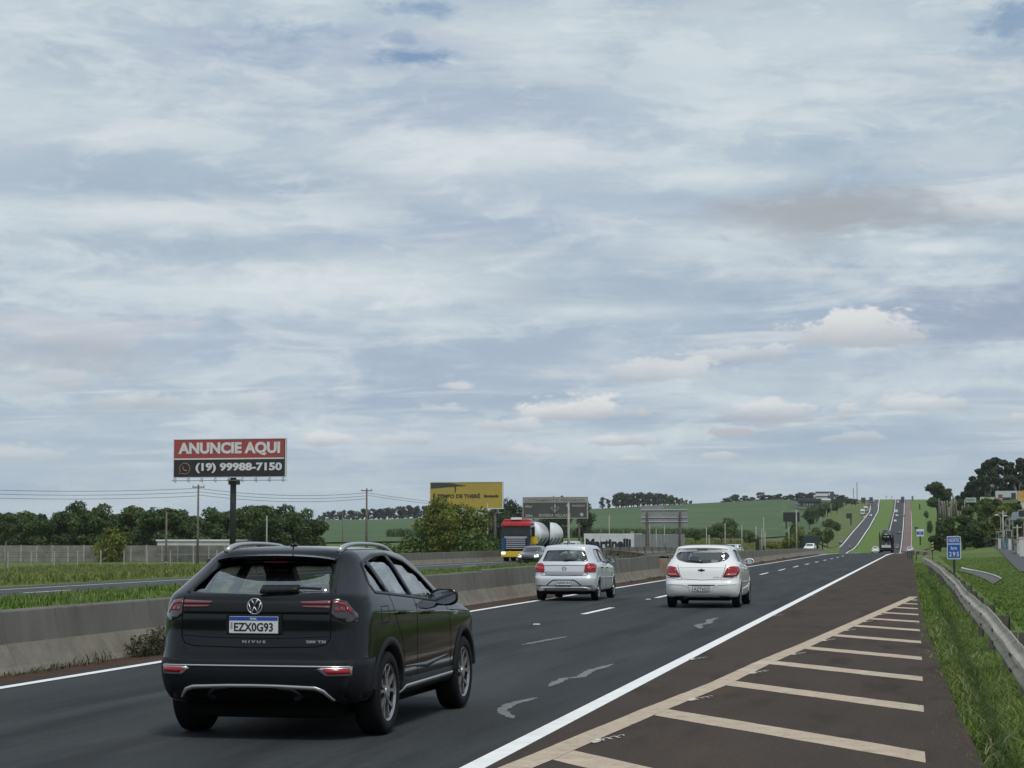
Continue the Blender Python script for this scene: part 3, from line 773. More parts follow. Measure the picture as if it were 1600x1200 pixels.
def body_surface(levels, plan, inset=0.0, nside=18, sub=2):
    """levels: dicts z (number or [(y,z)...]), r, f, w, rx, ry (rear corner), fx, fy (front corner), br, bf (bow of ends).
    Horizontal rings of the body, stacked; returns an evaluated subdivided mesh (closed)."""
    bm = bmesh.new(); rings = []
    for L_ in levels:
        w = L_['w'] - inset; r = L_['r'] + inset; f = L_['f'] - inset
        rx, ry = L_.get('rx', .16), L_.get('ry', .16); fx, fy = L_.get('fx', .30), L_.get('fy', .35)
        br, bf = L_.get('br', .05), L_.get('bf', .12)
        rx, fx = min(rx, w * .8), min(fx, w * .8)
        pts = []
        for t in (0, .25, .5, .75, .93):
            x = t * (w - rx); pts.append((x, r + br * (x / w) ** 2))
        y0 = r + br * ((w - rx) / w) ** 2
        for a in (12, 35, 58, 80):
            a = math.radians(a); pts.append((w - rx + rx * math.sin(a), y0 + ry * (1 - math.cos(a))))
        y1 = f - bf * ((w - fx) / w) ** 2
        ya, yb = y0 + ry, y1 - fy
        for k in range(nside + 1):
            y = ya + (yb - ya) * k / nside; pts.append((w, y))
        for a in (80, 58, 35, 12):
            a = math.radians(a); pts.append((w - fx + fx * math.sin(a), y1 - fy * (1 - math.cos(a))))
        for t in (.93, .75, .5, .25, 0):
            x = t * (w - fx); pts.append((x, f - bf * (x / w) ** 2))
        zt = L_['z']; ring = []
        for (x, y) in pts:
            s = sm_ip(plan, y) if L_.get('plan', True) else 1.0
            z = zt if isinstance(zt, (int, float)) else sm_ip(zt, y)
            cz = L_.get('crown', 0.0); z2 = z - cz * (x / max(w, .01)) ** 2
            ring.append((x * s, y, z2))
        half = ring
        right = [bm.verts.new(p) for p in half]
        left = [right[0]] + [bm.verts.new((-p[0], p[1], p[2])) for p in half[1:-1]] + [right[-1]]
        rings.append((right, left))
    for (ra, la), (rb, lb) in zip(rings, rings[1:]):
        for i in range(len(ra) - 1):
            bm.faces.new((ra[i], ra[i+1], rb[i+1], rb[i]))
            bm.faces.new((la[i+1], la[i], lb[i], lb[i+1]))
    for (r_, l_) in (rings[0], rings[-1]):
        n = len(r_)
        bm.faces.new((r_[0], r_[1], l_[1])); bm.faces.new((r_[n-2], r_[n-1], l_[n-2]))
        for i in range(1, n - 2): bm.faces.new((r_[i], r_[i+1], l_[i+1], l_[i]))
    bmesh.ops.recalc_face_normals(bm, faces=bm.faces[:])
    me = bpy.data.meshes.new('tmpbody'); bm.to_mesh(me); bm.free()
    if sub:
        o = bpy.data.objects.new('tmpbody', me); C.objects.link(o)
        md = o.modifiers.new('s', 'SUBSURF'); md.levels = sub; md.render_levels = sub; md.use_limit_surface = False
        dg = bpy.context.evaluated_depsgraph_get()
        me2 = bpy.data.meshes.new_from_object(o.evaluated_get(dg)); bpy.data.objects.remove(o); bpy.data.meshes.remove(me); me = me2
    return me

def mesh_of(fn):
    bm = bmesh.new(); fn(bm); bmesh.ops.recalc_face_normals(bm, faces=bm.faces[:]); me = bpy.data.meshes.new('t'); bm.to_mesh(me); bm.free(); return me

def boolean(me, cutters, op='DIFFERENCE'):
    o = bpy.data.objects.new('tmpb', me); C.objects.link(o); cs = []
    for c in cutters:
        co = bpy.data.objects.new('tmpc', c); C.objects.link(co); cs.append(co)
        md = o.modifiers.new('b', 'BOOLEAN'); md.operation = op; md.object = co; md.solver = 'EXACT'
    dg = bpy.context.evaluated_depsgraph_get()
    r = bpy.data.meshes.new_from_object(o.evaluated_get(dg))
    bpy.data.objects.remove(o)
    for c in cs: bpy.data.objects.remove(c)
    return r

def prism(poly, axis, a, b):
    """polygon (2-D) swept along axis: 'Y' poly=(x,z); 'X' poly=(y,z)"""
    def fn(bm):
        def P(p, t): return (p[0], t, p[1]) if axis == 'Y' else (t, p[0], p[1])
        A = [bm.verts.new(P(p, a)) for p in poly]; B = [bm.verts.new(P(p, b)) for p in poly]
        n = len(poly); bm.faces.new(A); bm.faces.new(B[::-1])
        for i in range(n): bm.faces.new((A[i], B[i], B[(i+1) % n], A[(i+1) % n]))
    return mesh_of(fn)

def round_poly(poly, r=.03, n=4):
    out = []; m = len(poly)
    for i in range(m):
        p = Vector(poly[i]); a = Vector(poly[i-1]); b = Vector(poly[(i+1) % m])
        da, db = (a - p), (b - p); ra = min(r, da.length * .45); rb = min(r, db.length * .45)
        s, e = p + da.normalized() * ra, p + db.normalized() * rb
        for k in range(n + 1):
            t = k / n; out.append(tuple((1-t)**2 * s + 2*t*(1-t) * p + t*t * e))
    return out

class Car:
    def __init__(s, root, me):
        s.root = root; bm = bmesh.new(); bm.from_mesh(me); s.bvh = BVHTree.FromBMesh(bm); bm.free()
    def hit(s, view, u, v):
        if view == 'rear': o, d = Vector((u, -3, v)), Vector((0, 1, 0))
        elif view == 'front': o, d = Vector((u, 8, v)), Vector((0, -1, 0))
        elif view == 'right': o, d = Vector((3, u, v)), Vector((-1, 0, 0))
        elif view == 'left': o, d = Vector((-3, u, v)), Vector((1, 0, 0))
        else: o, d = Vector((u, v, 5)), Vector((0, 0, -1))
        l, n, i, dist = s.bvh.ray_cast(o, d)
        if l is None:
            l, n, i, dist = s.bvh.find_nearest(o + d * 3)
        if n.dot(d) > 0: n = -n
        return l, n
    def patch(s, name, view, poly, m, off=.004, th=.004, grid=.05, parent=None, r=0.0, smooth=True):
        """thin conforming panel cut to a polygon seen from one side"""
        if r: poly = round_poly(poly, r)
        P = []
        for i in range(len(poly)):
            a, b = Vector(poly[i]), Vector(poly[(i+1) % len(poly)]); n = max(1, int((b - a).length / grid))
            for k in range(n): P.append(a + (b - a) * k / n)
        nb = len(P); xs = [p.x for p in P]; ys = [p.y for p in P]
        def inside(q):
            c = False; j = nb - 1
            for i in range(nb):
                if (P[i].y > q.y) != (P[j].y > q.y) and q.x < (P[j].x - P[i].x) * (q.y - P[i].y) / (P[j].y - P[i].y) + P[i].x: c = not c
                j = i
            return c
        pts = list(P)
        gx_ = np.arange(min(xs) + grid / 2, max(xs), grid); gy_ = np.arange(min(ys) + grid / 2, max(ys), grid)
        for x in gx_:
            for y in gy_:
                q = Vector((float(x), float(y)))
                if inside(q) and min((q - p).length for p in P) > grid * .4: pts.append(q)
        v, e, f, _, _, _ = delaunay_2d_cdt(pts, [], [list(range(nb))], 1, 1e-6)
        bm = bmesh.new(); V = []; W = []
        for q in v:
            l, n = s.hit(view, q.x, q.y)
            V.append(bm.verts.new(l + n * off)); W.append(l + n * (off - th))
        for t in f:
            try: bm.faces.new([V[i] for i in t])
            except ValueError: pass
        bmesh.ops.recalc_face_normals(bm, faces=bm.faces[:])
        if bm.faces:
            fc = bm.faces[:][0]; l, n = s.hit(view, *([sum(q.x for q in [v[i] for i in f[0]]) / len(f[0]), sum(q.y for q in [v[i] for i in f[0]]) / len(f[0])]))
            if fc.normal.dot(n) < 0: bmesh.ops.reverse_faces(bm, faces=bm.faces[:])
        W2 = [bm.verts.new(w) for w in W]
        bed = [e_ for e_ in bm.edges if len(e_.link_faces) == 1]
        idx = {V[i]: W2[i] for i in range(len(V))}
        for e_ in bed:
            a, b = e_.verts
            l0 = e_.link_loops[0]; a, b = l0.vert, l0.link_loop_next.vert
            bm.faces.new((b, a, idx[a], idx[b]))
        for v_ in [v_ for v_ in bm.verts if not v_.link_faces]: bm.verts.remove(v_)
        return obj(name, bm, m, parent or s.root, smooth)
    def strip(s, name, view, path, w, m, off=.003, th=.006, parent=None, closed=False, step=.03, join=None):
        """narrow conforming band along a 2-D path; w number or per-vertex list"""
        P = []; n_ = len(path); ws = w if isinstance(w, (list, tuple)) else [w] * n_
        rngs = range(n_ if closed else n_ - 1)
        for i in rngs:
            a, b = Vector(path[i]), Vector(path[(i+1) % n_]); n = max(1, int((b - a).length / step))
            for k in range(n): P.append((a + (b - a) * k / n, ws[i] + (ws[(i+1) % n_] - ws[i]) * k / n))
        if not closed: P.append((Vector(path[-1]), ws[-1]))
        bm = join if join is not None else bmesh.new(); R = []
        for i, (p, ww) in enumerate(P):
            a = P[i-1][0] if (i > 0 or closed) else p; b = P[(i+1) % len(P)][0] if (i < len(P) - 1 or closed) else p
            d = (b - a).normalized(); nn = Vector((-d.y, d.x)) * ww / 2
            l1, n1 = s.hit(view, *(p + nn)); l2, n2 = s.hit(view, *(p - nn))
            if (l1 - l2).length > ww * 4: l2 = l1 + (l2 - l1).normalized() * ww; n2 = n1
            R.append((bm.verts.new(l1 + n1 * (off - th)), bm.verts.new(l1 + n1 * off), bm.verts.new(l2 + n2 * off), bm.verts.new(l2 + n2 * (off - th))))
        m_ = len(R)
        for i in range(m_ if closed else m_ - 1):
            A, B = R[i], R[(i+1) % m_]
            for k in range(3): bm.faces.new((A[k], A[k+1], B[k+1], B[k]))
        if join is not None: return
        bmesh.ops.recalc_face_normals(bm, faces=bm.faces[:])
        return obj(name, bm, m, parent or s.root, True)

def make_wheel(root, x, y, R, w, rim_m, spokes=5, style='split', side=1, rimR=None, hub_m=None, double=True):
    """wheel > tyre, rim; outer face towards +x*side"""
    rimR = rimR or R * .68
    bm = bmesh.new(); s = side
    lathe(bm, [(x - s*w*.10, rimR * .98), (x - s*w*.25, rimR*.9), (x - s*w*.30, .06)], 28, mat=Matrix.Translation((0, y, R)))
    wl = obj('wheel', bm, M_ALLOYD, root, True)
    bm = bmesh.new(); h = w / 2
    lathe(bm, [(x - s*h*.85, rimR*.98), (x - s*h, rimR*1.05), (x - s*h*1.0, R*.90), (x - s*h*.82, R*.985), (x - s*h*.4, R), (x + s*h*.4, R), (x + s*h*.80, R*.985), (x + s*h*.98, R*.91), (x + s*h, rimR*1.08), (x + s*h*.88, rimR*.985), (x + s*h*.5, rimR*.96)], 40, mat=Matrix.Translation((0, y, R)))
    obj('tyre', bm, M_TYRE, wl, True)
    bm = bmesh.new(); xo = x + s * h * .86
    lathe(bm, [(xo - s*.03, rimR*.93), (xo, rimR*.99), (xo + s*.006, rimR*.965), (xo - s*.012, rimR*.90), (xo - s*.03, rimR*.93)], 36, mat=Matrix.Translation((0, y, R)))
    for k in range(spokes):
        a = 2 * PI * k / spokes + .3
        for dd in ((-.17, .17) if double else (0,)):
            pts = []
            for rr, off_, dep, wd in ((.035, dd * 1.2, -.004, .020 if double else .035), (rimR * .5, dd * 1.05, -.012, .024 if double else .036), (rimR * .95, dd * (1.9 if double else 1), -.004, .034 if double else .05)):
                aa = a + off_ * (1 if double else 0)
                pts.append((rr, aa, dep, wd))
            prev = None
            for rr, aa, dep, wd in pts:
                c, sn = math.cos(aa), math.sin(aa); t_ = (-sn, c)
                cur = []
                for q, dx_ in ((-1, -.03), (-1, 0), (1, 0), (1, -.03)):
                    cur.append(bm.verts.new((xo + s * (dep + dx_), y + rr * c + t_[0] * q * wd / 2, R + rr * sn + t_[1] * q * wd / 2)))
                if prev:
                    for k_ in range(3): bm.faces.new((prev[k_], prev[k_+1], cur[k_+1], cur[k_]))
                prev = cur
    lathe(bm, [(xo - s*.02, .062), (xo + s*.002, .058), (xo + s*.006, .03), (xo + s*.006, .002)], 18, mat=Matrix.Translation((0, y, R)))
    bmesh.ops.recalc_face_normals(bm, faces=bm.faces[:])
    obj('rim', bm, rim_m, wl, False)
    return wl

def interior(root, spec, z0=.35):
    """seats, head restraints, dashboard seen through the glass"""
    bm = bmesh.new(); L_ = spec['L']; ys = spec.get('seat_rear', 1.15); yf = spec.get('seat_front', 2.0); zt = spec.get('seat_top', 1.02)
    bbox(bm, -.60, .60, ys, ys + .16, z0, zt, .04)
    obj('rear_seat', bm, M_SEAT, root)
    for x in (-.40, 0, .40):
        bm = bmesh.new(); bbox(bm, x - .12, x + .12, ys + .02, ys + .12, zt + .02, zt + .17, .035); tube(bm, [(x - .05, ys + .07, zt - .03), (x - .05, ys + .07, zt + .05)], .008); tube(bm, [(x + .05, ys + .07, zt - .03), (x + .05, ys + .07, zt + .05)], .008); obj('headrest', bm, M_SEAT, root)
    for x in (-.36, .36):
        bm = bmesh.new(); bbox(bm, x - .24, x + .24, yf, yf + .14, z0, zt + .02, .05); bbox(bm, x - .11, x + .11, yf + .02, yf + .12, zt + .06, zt + .24, .035)
        bbox(bm, x - .24, x + .24, yf + .14, yf + .6, z0, z0 + .2, .04); obj('front_seat', bm, M_SEAT, root)
    bm = bmesh.new(); bbox(bm, -.62, .62, yf + .85, yf + 1.15, z0, spec.get('dash', .93), .04); obj('dashboard', bm, M_BLACK, root)
    bm = bmesh.new(); 
    for k in range(16):
        a0, a1 = 2*PI*k/16, 2*PI*(k+1)/16
        tube(bm, [(-.36 + .18*math.cos(a), yf + .78, .86 + .18*math.sin(a)) for a in (a0, a1)], .014, 5, False)
    obj('steering_wheel', bm, M_BLACK, root)
    bm = bmesh.new(); box(bm, -.62, .62, .45, yf + 1.0, z0 - .03, z0); obj('cabin_floor', bm, M_VOID, root)

def plate(car, z, y, text, mercosul=True, w=.40, h=.13, tilt=0.0, top=None):
    root = car.root
    M_ = Matrix.Translation((0, y, z)) @ Matrix.Rotation(tilt, 4, 'X')
    bm = bmesh.new(); bbox(bm, -w/2, w/2, -.004, .004, -h/2, h/2, .002, M_)
    p = obj('number_plate', bm, M_PLATE, root)
    T = M_ @ Matrix.Translation((0, -.0055, 0)) @ Matrix.Rotation(PI / 2, 4, 'X')
    if mercosul:
        bm = bmesh.new(); box(bm, -w/2 + .002, w/2 - .002, -.0058, -.0045, h/2 - .031, h/2 - .002, M_); obj('plate_band', bm, M_BLUE, p)
        text_mesh('lettering', 'BRASIL', .018, M_PLATE, p, M_ @ Matrix.Translation((0, -.0065, h/2 - .0165)) @ Matrix.Rotation(PI/2, 4, 'X'), extrude=.0004, offset=.0006)
        text_mesh('lettering', text, .09, M_INK, p, T @ Matrix.Translation((0, -.017, 0)), width=w * .80, height=.068, extrude=.0006, offset=.0022)
        bm = bmesh.new(); box(bm, -w/2 + .012, -w/2 + .028, -.0056, -.0045, -.03, .02, M_); obj('plate_code', bm, mat('plate_grey', (.25, .27, .3), .6), p)
    else:
        bm = bmesh.new()
        for a in ((-w/2, w/2, h/2 - .008, h/2), (-w/2, w/2, -h/2, -h/2 + .008), (-w/2, -w/2 + .008, -h/2, h/2), (w/2 - .008, w/2, -h/2, h/2)): box(bm, a[0], a[1], -.0058, -.0045, a[2], a[3], M_)
        obj('plate_rim', bm, M_INK, p)
        text_mesh('lettering', text, .09, M_INK, p, T @ Matrix.Translation((0, -.008, 0)), width=w * .86, height=.074, extrude=.0006, offset=.002)
        text_mesh('lettering', top or 'SP', .016, M_INK, p, T @ Matrix.Translation((0, h/2 - .018, 0)), extrude=.0004, offset=.0004)
    return p

def arch_ring(car, side, yc, zc, r0, r1, m, out=.012, a0=6, a1=174, name='wheel_arch', wmax=None):
    """flared arch trim: half ring standing proud of the flank"""
    bm = bmesh.new(); prev = None; n = 26; view = 'right' if side > 0 else 'left'
    for i in range(n + 1):
        a = math.radians(a0 + (a1 - a0) * i / n); cur = []
        c, s_ = math.cos(a), math.sin(a)
        l, nn = car.hit(view, yc + (r1) * c, max(zc + (r1) * s_, .2)); xo = abs(l.x)
        l2, _ = car.hit(view, yc + (r1 + .03) * c, max(zc + (r1 + .03) * s_, .24)); xo = max(min(xo, abs(l2.x) + .02), abs(l2.x) - .02)
        if wmax: xo = max(xo, wmax)
        for (rr, dx_) in ((r0, -.10), (r0, out * .6), (r0 + (r1 - r0) * .35, out), (r1 - .01, out * .8), (r1, -.03)):
            cur.append(bm.verts.new((side * (xo + dx_), yc + rr * c, zc + rr * s_)))
        if prev:
            for k in range(len(cur) - 1): bm.faces.new((prev[k], prev[k+1], cur[k+1], cur[k]))
        prev = cur
    bmesh.ops.recalc_face_normals(bm, faces=bm.faces[:])
    return obj(name, bm, m, car.root, True)

def make_car(name, label, cat, spec, loc, rz, group=None):
    root = thing(name, label, cat, loc, rz, group)
    L_ = spec['L']
    outer = body_surface(spec['levels'], spec['plan'], sub=spec.get('sub', 2))
    car = Car(root, outer)
    yr, yf, R = spec['yr'], spec['yf'], spec['R']
    wd = spec['wheel_w']; tx = spec['track']
    lv = spec['levels']
    inner = body_surface(spec['cabin'], spec['plan'], inset=.045, sub=1)
    shell = boolean(outer, [inner])
    cut = []
    for yy in (yr, yf):
        for sd_ in (-1, 1):
            def fn(bm, yy=yy, sd_=sd_):
                x0, x1 = (tx - wd * .62, 1.3) if sd_ > 0 else (-1.3, -(tx - wd * .62))
                rg = lathe(bm, [(x0, spec['archR']), (x1, spec['archR'])], 36, mat=Matrix.Translation((0, yy, spec['archZ'])))
                bm.faces.new(rg[0]); bm.faces.new(rg[1][::-1])
            cut.append(mesh_of(fn))
            if spec.get('archdrop', True):
                def fn2(bm, yy=yy, sd_=sd_):
                    x0, x1 = (tx - wd * .62 - .002, 1.31) if sd_ > 0 else (-1.31, -(tx - wd * .62) + .002)
                    box(bm, x0, x1, yy - spec['archR'] + .012, yy + spec['archR'] - .012, -.2, spec['archZ'] - .05)
                cut.append(mesh_of(fn2))
    for poly in spec['side_windows']:
        pp = round_poly(poly, .05)
        cut.append(prism(pp, 'X', -1.4, 1.4))
    cut.append(prism(round_poly(spec['rear_window'], .06), 'Y', -1, spec.get('rwdepth', 1.1)))
    cut.append(prism(round_poly(spec['windshield'], .06), 'Y', spec.get('wsdepth', 2.6), L_ + 1))
    shell = boolean(shell, cut)
    shell.name = 'body'
    shell.materials.clear(); shell.materials.append(spec['paint'])
    shell.polygons.foreach_set('material_index', [0] * len(shell.polygons))
    shell.polygons.foreach_set('use_smooth', [True] * len(shell.polygons))
    try: shell.set_sharp_from_angle(angle=math.radians(35))
    except Exception: pass
    body = mesh_obj('body', shell, None, root)
    g = spec['glass']
    def gl(name, view, poly, gm):
        return car.patch(name, view, round_poly(poly, .05), gm, off=-.012, th=.003, grid=.07)
    for sd_ in ('right', 'left'):
        for k, poly in enumerate(spec['side_windows']):
            gl('side_window', sd_, poly, g)
    rw = gl('rear_window', 'rear', spec['rear_window'], spec.get('rear_glass', g)); gl('windshield', 'front', spec['windshield'], M_GLASSN)
    for sd_ in (-1, 1):
        for yy in (yr, yf):
            make_wheel(root, sd_ * tx, yy, R, wd, spec.get('rim', M_ALLOY), spec.get('spokes', 5), side=sd_, rimR=spec.get('rimR'), double=spec.get('double', True))
    interior(root, spec)
    bm = bmesh.new(); bbox(bm, -(tx - wd * .64), tx - wd * .64, .22, L_ - .30, .17, .52, .03); obj('underbody', bm, M_VOID, root)
    bm = bmesh.new()
    for yy in (yr, yf): tube(bm, [(-tx, yy, R), (tx, yy, R)], .05, 8)
    obj('axle', bm, M_VOID, root)
    return root, car, body, rw

# ---------------- the near dark SUV
def near_suv():
    P_ = paint('paint_graphite', (0.0016, 0.0024, 0.0042), 0.0, 0.09, 0.0)
    plan = [(0.0, .955), (.45, .985), (.9, 1.0), (2.6, 1.0), (3.5, .985), (4.27, .93)]
    lv = [
        dict(z=.27, r=.60, f=3.7, w=.60, rx=.2, ry=.2, br=0),
        dict(z=.27, r=.18, f=4.10, w=.80, rx=.27, ry=.28),
        dict(z=.32, r=.09, f=4.18, w=.845, rx=.27, ry=.28),
        dict(z=.42, r=.035, f=4.25, w=.865, rx=.27, ry=.27),
        dict(z=.52, r=.00, f=4.266, w=.874, rx=.27, ry=.27),
        dict(z=.61, r=.00, f=4.266, w=.876, rx=.27, ry=.28),
        dict(z=.645, r=.03, f=4.26, w=.874, rx=.27, ry=.29),
        dict(z=.73, r=.045, f=4.25, w=.874, rx=.27, ry=.30),
        dict(z=[(0, .84), (4.2, .82)], r=.062, f=4.22, w=.874, rx=.27, ry=.32),
        dict(z=[(0, .965), (3.0, .90), (4.1, .86)], r=.055, f=4.17, w=.870, rx=.27, ry=.34),
        dict(z=[(0, 1.08), (1.0, 1.035), (3.0, .95), (3.5, .93), (4.0, .90)], r=.075, f=4.06, w=.862, rx=.27, ry=.34, fx=.4, fy=.5),
        dict(z=[(0, 1.135), (1.0, 1.10), (2.6, 1.015), (3.3, .99), (3.8, .94)], r=.12, f=3.62, w=.835, rx=.20, ry=.30, fx=.5, fy=.5),
        dict(z=[(0, 1.17), (1.0, 1.135), (2.6, 1.05), (3.3, 1.03)], r=.18, f=3.34, w=.812, rx=.22, ry=.30, fx=.4, fy=.5),
        dict(z=[(0, 1.28), (1.0, 1.25), (2.4, 1.19), (3.0, 1.15)], r=.38, f=3.02, w=.742, rx=.20, ry=.28, fx=.3, fy=.4),
        dict(z=[(0, 1.385), (1.0, 1.385), (2.2, 1.345), (2.8, 1.29)], r=.58, f=2.72, w=.655, rx=.17, ry=.22, fx=.25, fy=.3),
        dict(z=[(0, 1.435), (1.0, 1.465), (2.0, 1.45), (2.6, 1.38)], r=.65, f=2.52, w=.585, rx=.15, ry=.18, fx=.2, fy=.25, crown=0),
        dict(z=[(0, 1.455), (1.0, 1.492), (2.0, 1.475), (2.5, 1.405)], r=.70, f=2.44, w=.51, rx=.15, ry=.15, fx=.2, fy=.2),
        dict(z=[(0, 1.470), (1.0, 1.510), (2.0, 1.492), (2.4, 1.43)], r=.84, f=2.32, w=.26, rx=.1, ry=.1, fx=.1, fy=.1),
    ]
    cabin = [dict(z=.42, r=.45, f=3.2, w=.70, rx=.2, ry=.2)] + [dict(z=.75, r=.30, f=3.3, w=.78)] + [dict(d) for d in lv[9:]]
    for c_ in cabin[2:5]: c_['f'] = min(c_['f'], 3.40); c_['r'] = max(c_['r'], .2)
    for c_ in cabin[2:]:
        c_['z'] = [(a, b - .035) for a, b in c_['z']]
    spec = dict(L=4.266, levels=lv, cabin=cabin, plan=plan, yr=.85, yf=3.416, R=.335, wheel_w=.215, track=.765, archR=.385, archZ=.345, paint=P_, glass=M_GLASSN, seat_top=.93, dash=.88,
        rear_glass=glass_mat('glass_rear', (.66, .71, .70), 1.0, .02, .16), rear_window=[(-.565, 1.19), (-.575, 1.15), (0, 1.135), (.575, 1.15), (.565, 1.19), (.45, 1.38), (0, 1.395), (-.45, 1.38)], rwdepth=1.2,
        windshield=[(-.60, 1.05), (.60, 1.05), (.50, 1.385), (-.50, 1.385)], wsdepth=2.5,
        side_windows=[[(.60, 1.20), (.64, 1.155), (.95, 1.135), (.86, 1.375), (.76, 1.355)], [(1.03, 1.13), (1.66, 1.092), (1.58, 1.43), (1.2, 1.42), (.94, 1.39)], [(1.74, 1.085), (2.66, 1.02), (2.35, 1.24), (2.05, 1.365), (1.66, 1.43)]],
        rim=M_ALLOY, spokes=5, rimR=.235)
    root, car, body, rw = make_car('compact_suv', 'dark graphite compact SUV with roof rails, nearest vehicle, left lane behind the others', 'car', spec, NEAR_LOC, NEAR_RZ)
    root['label'] = 'dark graphite compact SUV with silver roof rails, largest and nearest vehicle on the road'
    
    J = bmesh.new()
    # tailgate shut line
    tg = [(-.575, 1.19), (-.61, 1.11), (-.61, .80), (-.58, .755), (-.50, .735), (0, .725), (.50, .735), (.58, .755), (.61, .80), (.61, 1.11), (.575, 1.19), (.46, 1.41)]
    car.strip('', 'rear', tg, .009, M_SEAM, .0015, .004, join=J)
    car.strip('', 'rear', [(-.60, .815), (-.3, .80), (0, .797), (.3, .80), (.60, .815)], .006, M_SEAM, .0015, .004, join=J)
    for v in ('right', 'left'):
        car.strip('', v, [(1.66, 1.44), (1.70, 1.08), (1.70, .50), (1.75, .34)], .008, M_SEAM, .0015, .004, join=J)
        car.strip('', v, [(.95, 1.13), (1.0, .99), (1.10, .86), (1.22, .76), (1.29, .60), (1.31, .34)], .008, M_SEAM, .0015, .004, join=J)
        car.strip('', v, [(2.70, 1.02), (2.83, .90), (2.88, .70), (2.86, .45), (2.82, .33)], .008, M_SEAM, .0015, .004, join=J)
        car.strip('', v, [(2.86, .93), (3.4, .905), (3.9, .875)], .008, M_SEAM, .0015, .004, join=J)
        car.strip('', v, [(.48, .68), (.40, .64), (.25, .64)], .006, M_SEAM, .0015, .004, join=J)
    tag(obj('panel_gap', J, M_SEAM, root), kind='stuff')
    # fuel flap
    car.strip('fuel_flap', 'right', [(.64, .90), (.84, .90), (.84, 1.03), (.64, 1.03)], .006, M_SEAM, .0015, .004, closed=True)
    # swage line along the doors: a raised fold
    for v in ('right', 'left'):
        car.strip('swage_line', v, [(.5, .985), (1.5, .955), (2.6, .925), (3.3, .895)], [.004, .02, .02, .004], P_, .006, .006)
        car.strip('door_fold', v, [(1.28, .52), (2.0, .49), (2.75, .54)], [.004, .05, .004], P_, .008, .008)
    # black light bar across the tailgate, lamps
    bar_ = car.patch('light_bar', 'rear', [(-.602, 1.105), (.602, 1.105), (.602, .985), (-.602, .985)], M_BLACK, .006, .008, r=.01)
    for s_ in (-1, 1):
        q = [(s_*.60, 1.088), (s_*.36, 1.080), (s_*.385, 1.062), (s_*.60, 1.060)]
        q2 = [(s_*.60, 1.050), (s_*.375, 1.050), (s_*.40, 1.038), (s_*.60, 1.030)]
        lamp = car.patch('tail_lamp', 'rear', q if s_ > 0 else q[::-1], M_PINK, .010, .006, grid=.03)
        car.patch('lamp_strip', 'rear', q2 if s_ > 0 else q2[::-1], M_PINK, .010, .006, grid=.03, parent=lamp)
        o1 = [(s_*.615, 1.10), (s_*.71, 1.085), (s_*.785, .985), (s_*.79, .93), (s_*.73, .915), (s_*.615, .965)]
        corner = car.patch('corner_lamp', 'rear', o1 if s_ > 0 else o1[::-1], M_LAMPD, .007, .010, grid=.03)
        o2 = [(s_*.62, 1.085), (s_*.705, 1.07), (s_*.765, .985), (s_*.752, .985), (s_*.695, 1.055), (s_*.62, 1.068)]
        car.patch('lamp_strip', 'rear', o2 if s_ > 0 else o2[::-1], M_RED, .010, .004, grid=.02, parent=corner)
        for k in range(3):
            x0 = .635 + .04 * k; o3 = [(s_*x0, 1.04), (s_*(x0+.03), 1.037), (s_*(x0+.035), 1.005), (s_*x0, 1.008)]
            car.patch('lamp_cell', 'rear', o3 if s_ > 0 else o3[::-1], M_REDD, .010, .004, grid=.02, parent=corner)
        v = 'right' if s_ > 0 else 'left'
        # reflector with chrome frame
        q = [(s_*.775, .585), (s_*.57, .585), (s_*.52, .565), (s_*.53, .558), (s_*.59, .515), (s_*.77, .515)]
        fr = car.patch('reflector_frame', 'rear', q if s_ > 0 else q[::-1], M_CHROME, .007, .008, grid=.03)
        q = [(s_*.76, .572), (s_*.58, .572), (s_*.56, .563), (s_*.605, .529), (s_*.76, .529)]
        car.patch('reflector', 'rear', q if s_ > 0 else q[::-1], M_RED, .010, .004, grid=.03, parent=fr)
    car.strip('chrome_line', 'rear', [(-.76, .583), (-.5, .586), (0, .587), (.5, .586), (.76, .583)], .012, M_CHROME, .008, .010)
    # grey cladding lower bumper and sills
    car.patch('bumper_cladding', 'rear', [(-.82, .635), (-.5, .64), (0, .645), (.5, .64), (.82, .635), (.825, .50), (.80, .29), (-.80, .29), (-.825, .50)], M_CLAD, .003, .006, grid=.05)
    for v, s_ in (('right', 1), ('left', -1)):
        car.patch('sill_cladding', v, [(1.22, .42), (3.05, .42), (3.05, .29), (1.22, .29)], M_CLAD, .006, .008, grid=.08)
        car.strip('sill_strip', v, [(1.26, .295), (1.42, .345), (3.0, .36)], [.02, .035, .03], M_SILVERP, .010, .012)
        car.patch('bumper_side', v, [(.10, .635), (.47, .64), (.45, .52), (.47, .35), (.22, .31), (.10, .40)], M_CLAD, .004, .006, grid=.05)
        for yy in (.85, 3.416):
            arch_ring(car, s_, yy, .345, .375, .445, M_CLAD, .014, wmax=.86)
    # silver skid arc with recesses
    car.strip('skid_plate', 'rear', [(-.62, .335), (-.56, .40), (-.50, .420), (-.2, .433), (0, .435), (.2, .433), (.50, .420), (.56, .395), (.63, .325)], [.012, .028, .026, .022, .022, .022, .026, .028, .012], M_SILVERP, .012, .014)
    car.patch('diffuser', 'rear', [(-.56, .385), (-.47, .405), (0, .42), (.47, .405), (.56, .385), (.59, .315), (-.58, .315)], M_VOID, .006, .006)
    for s_ in (-1, 1):
        car.strip('skid_fin', 'rear', [(s_*.33, .33), (s_*.38, .36), (s_*.32, .405), (s_*.20, .42)], [.04, .035, .03, .01], M_CLAD, .018, .02)
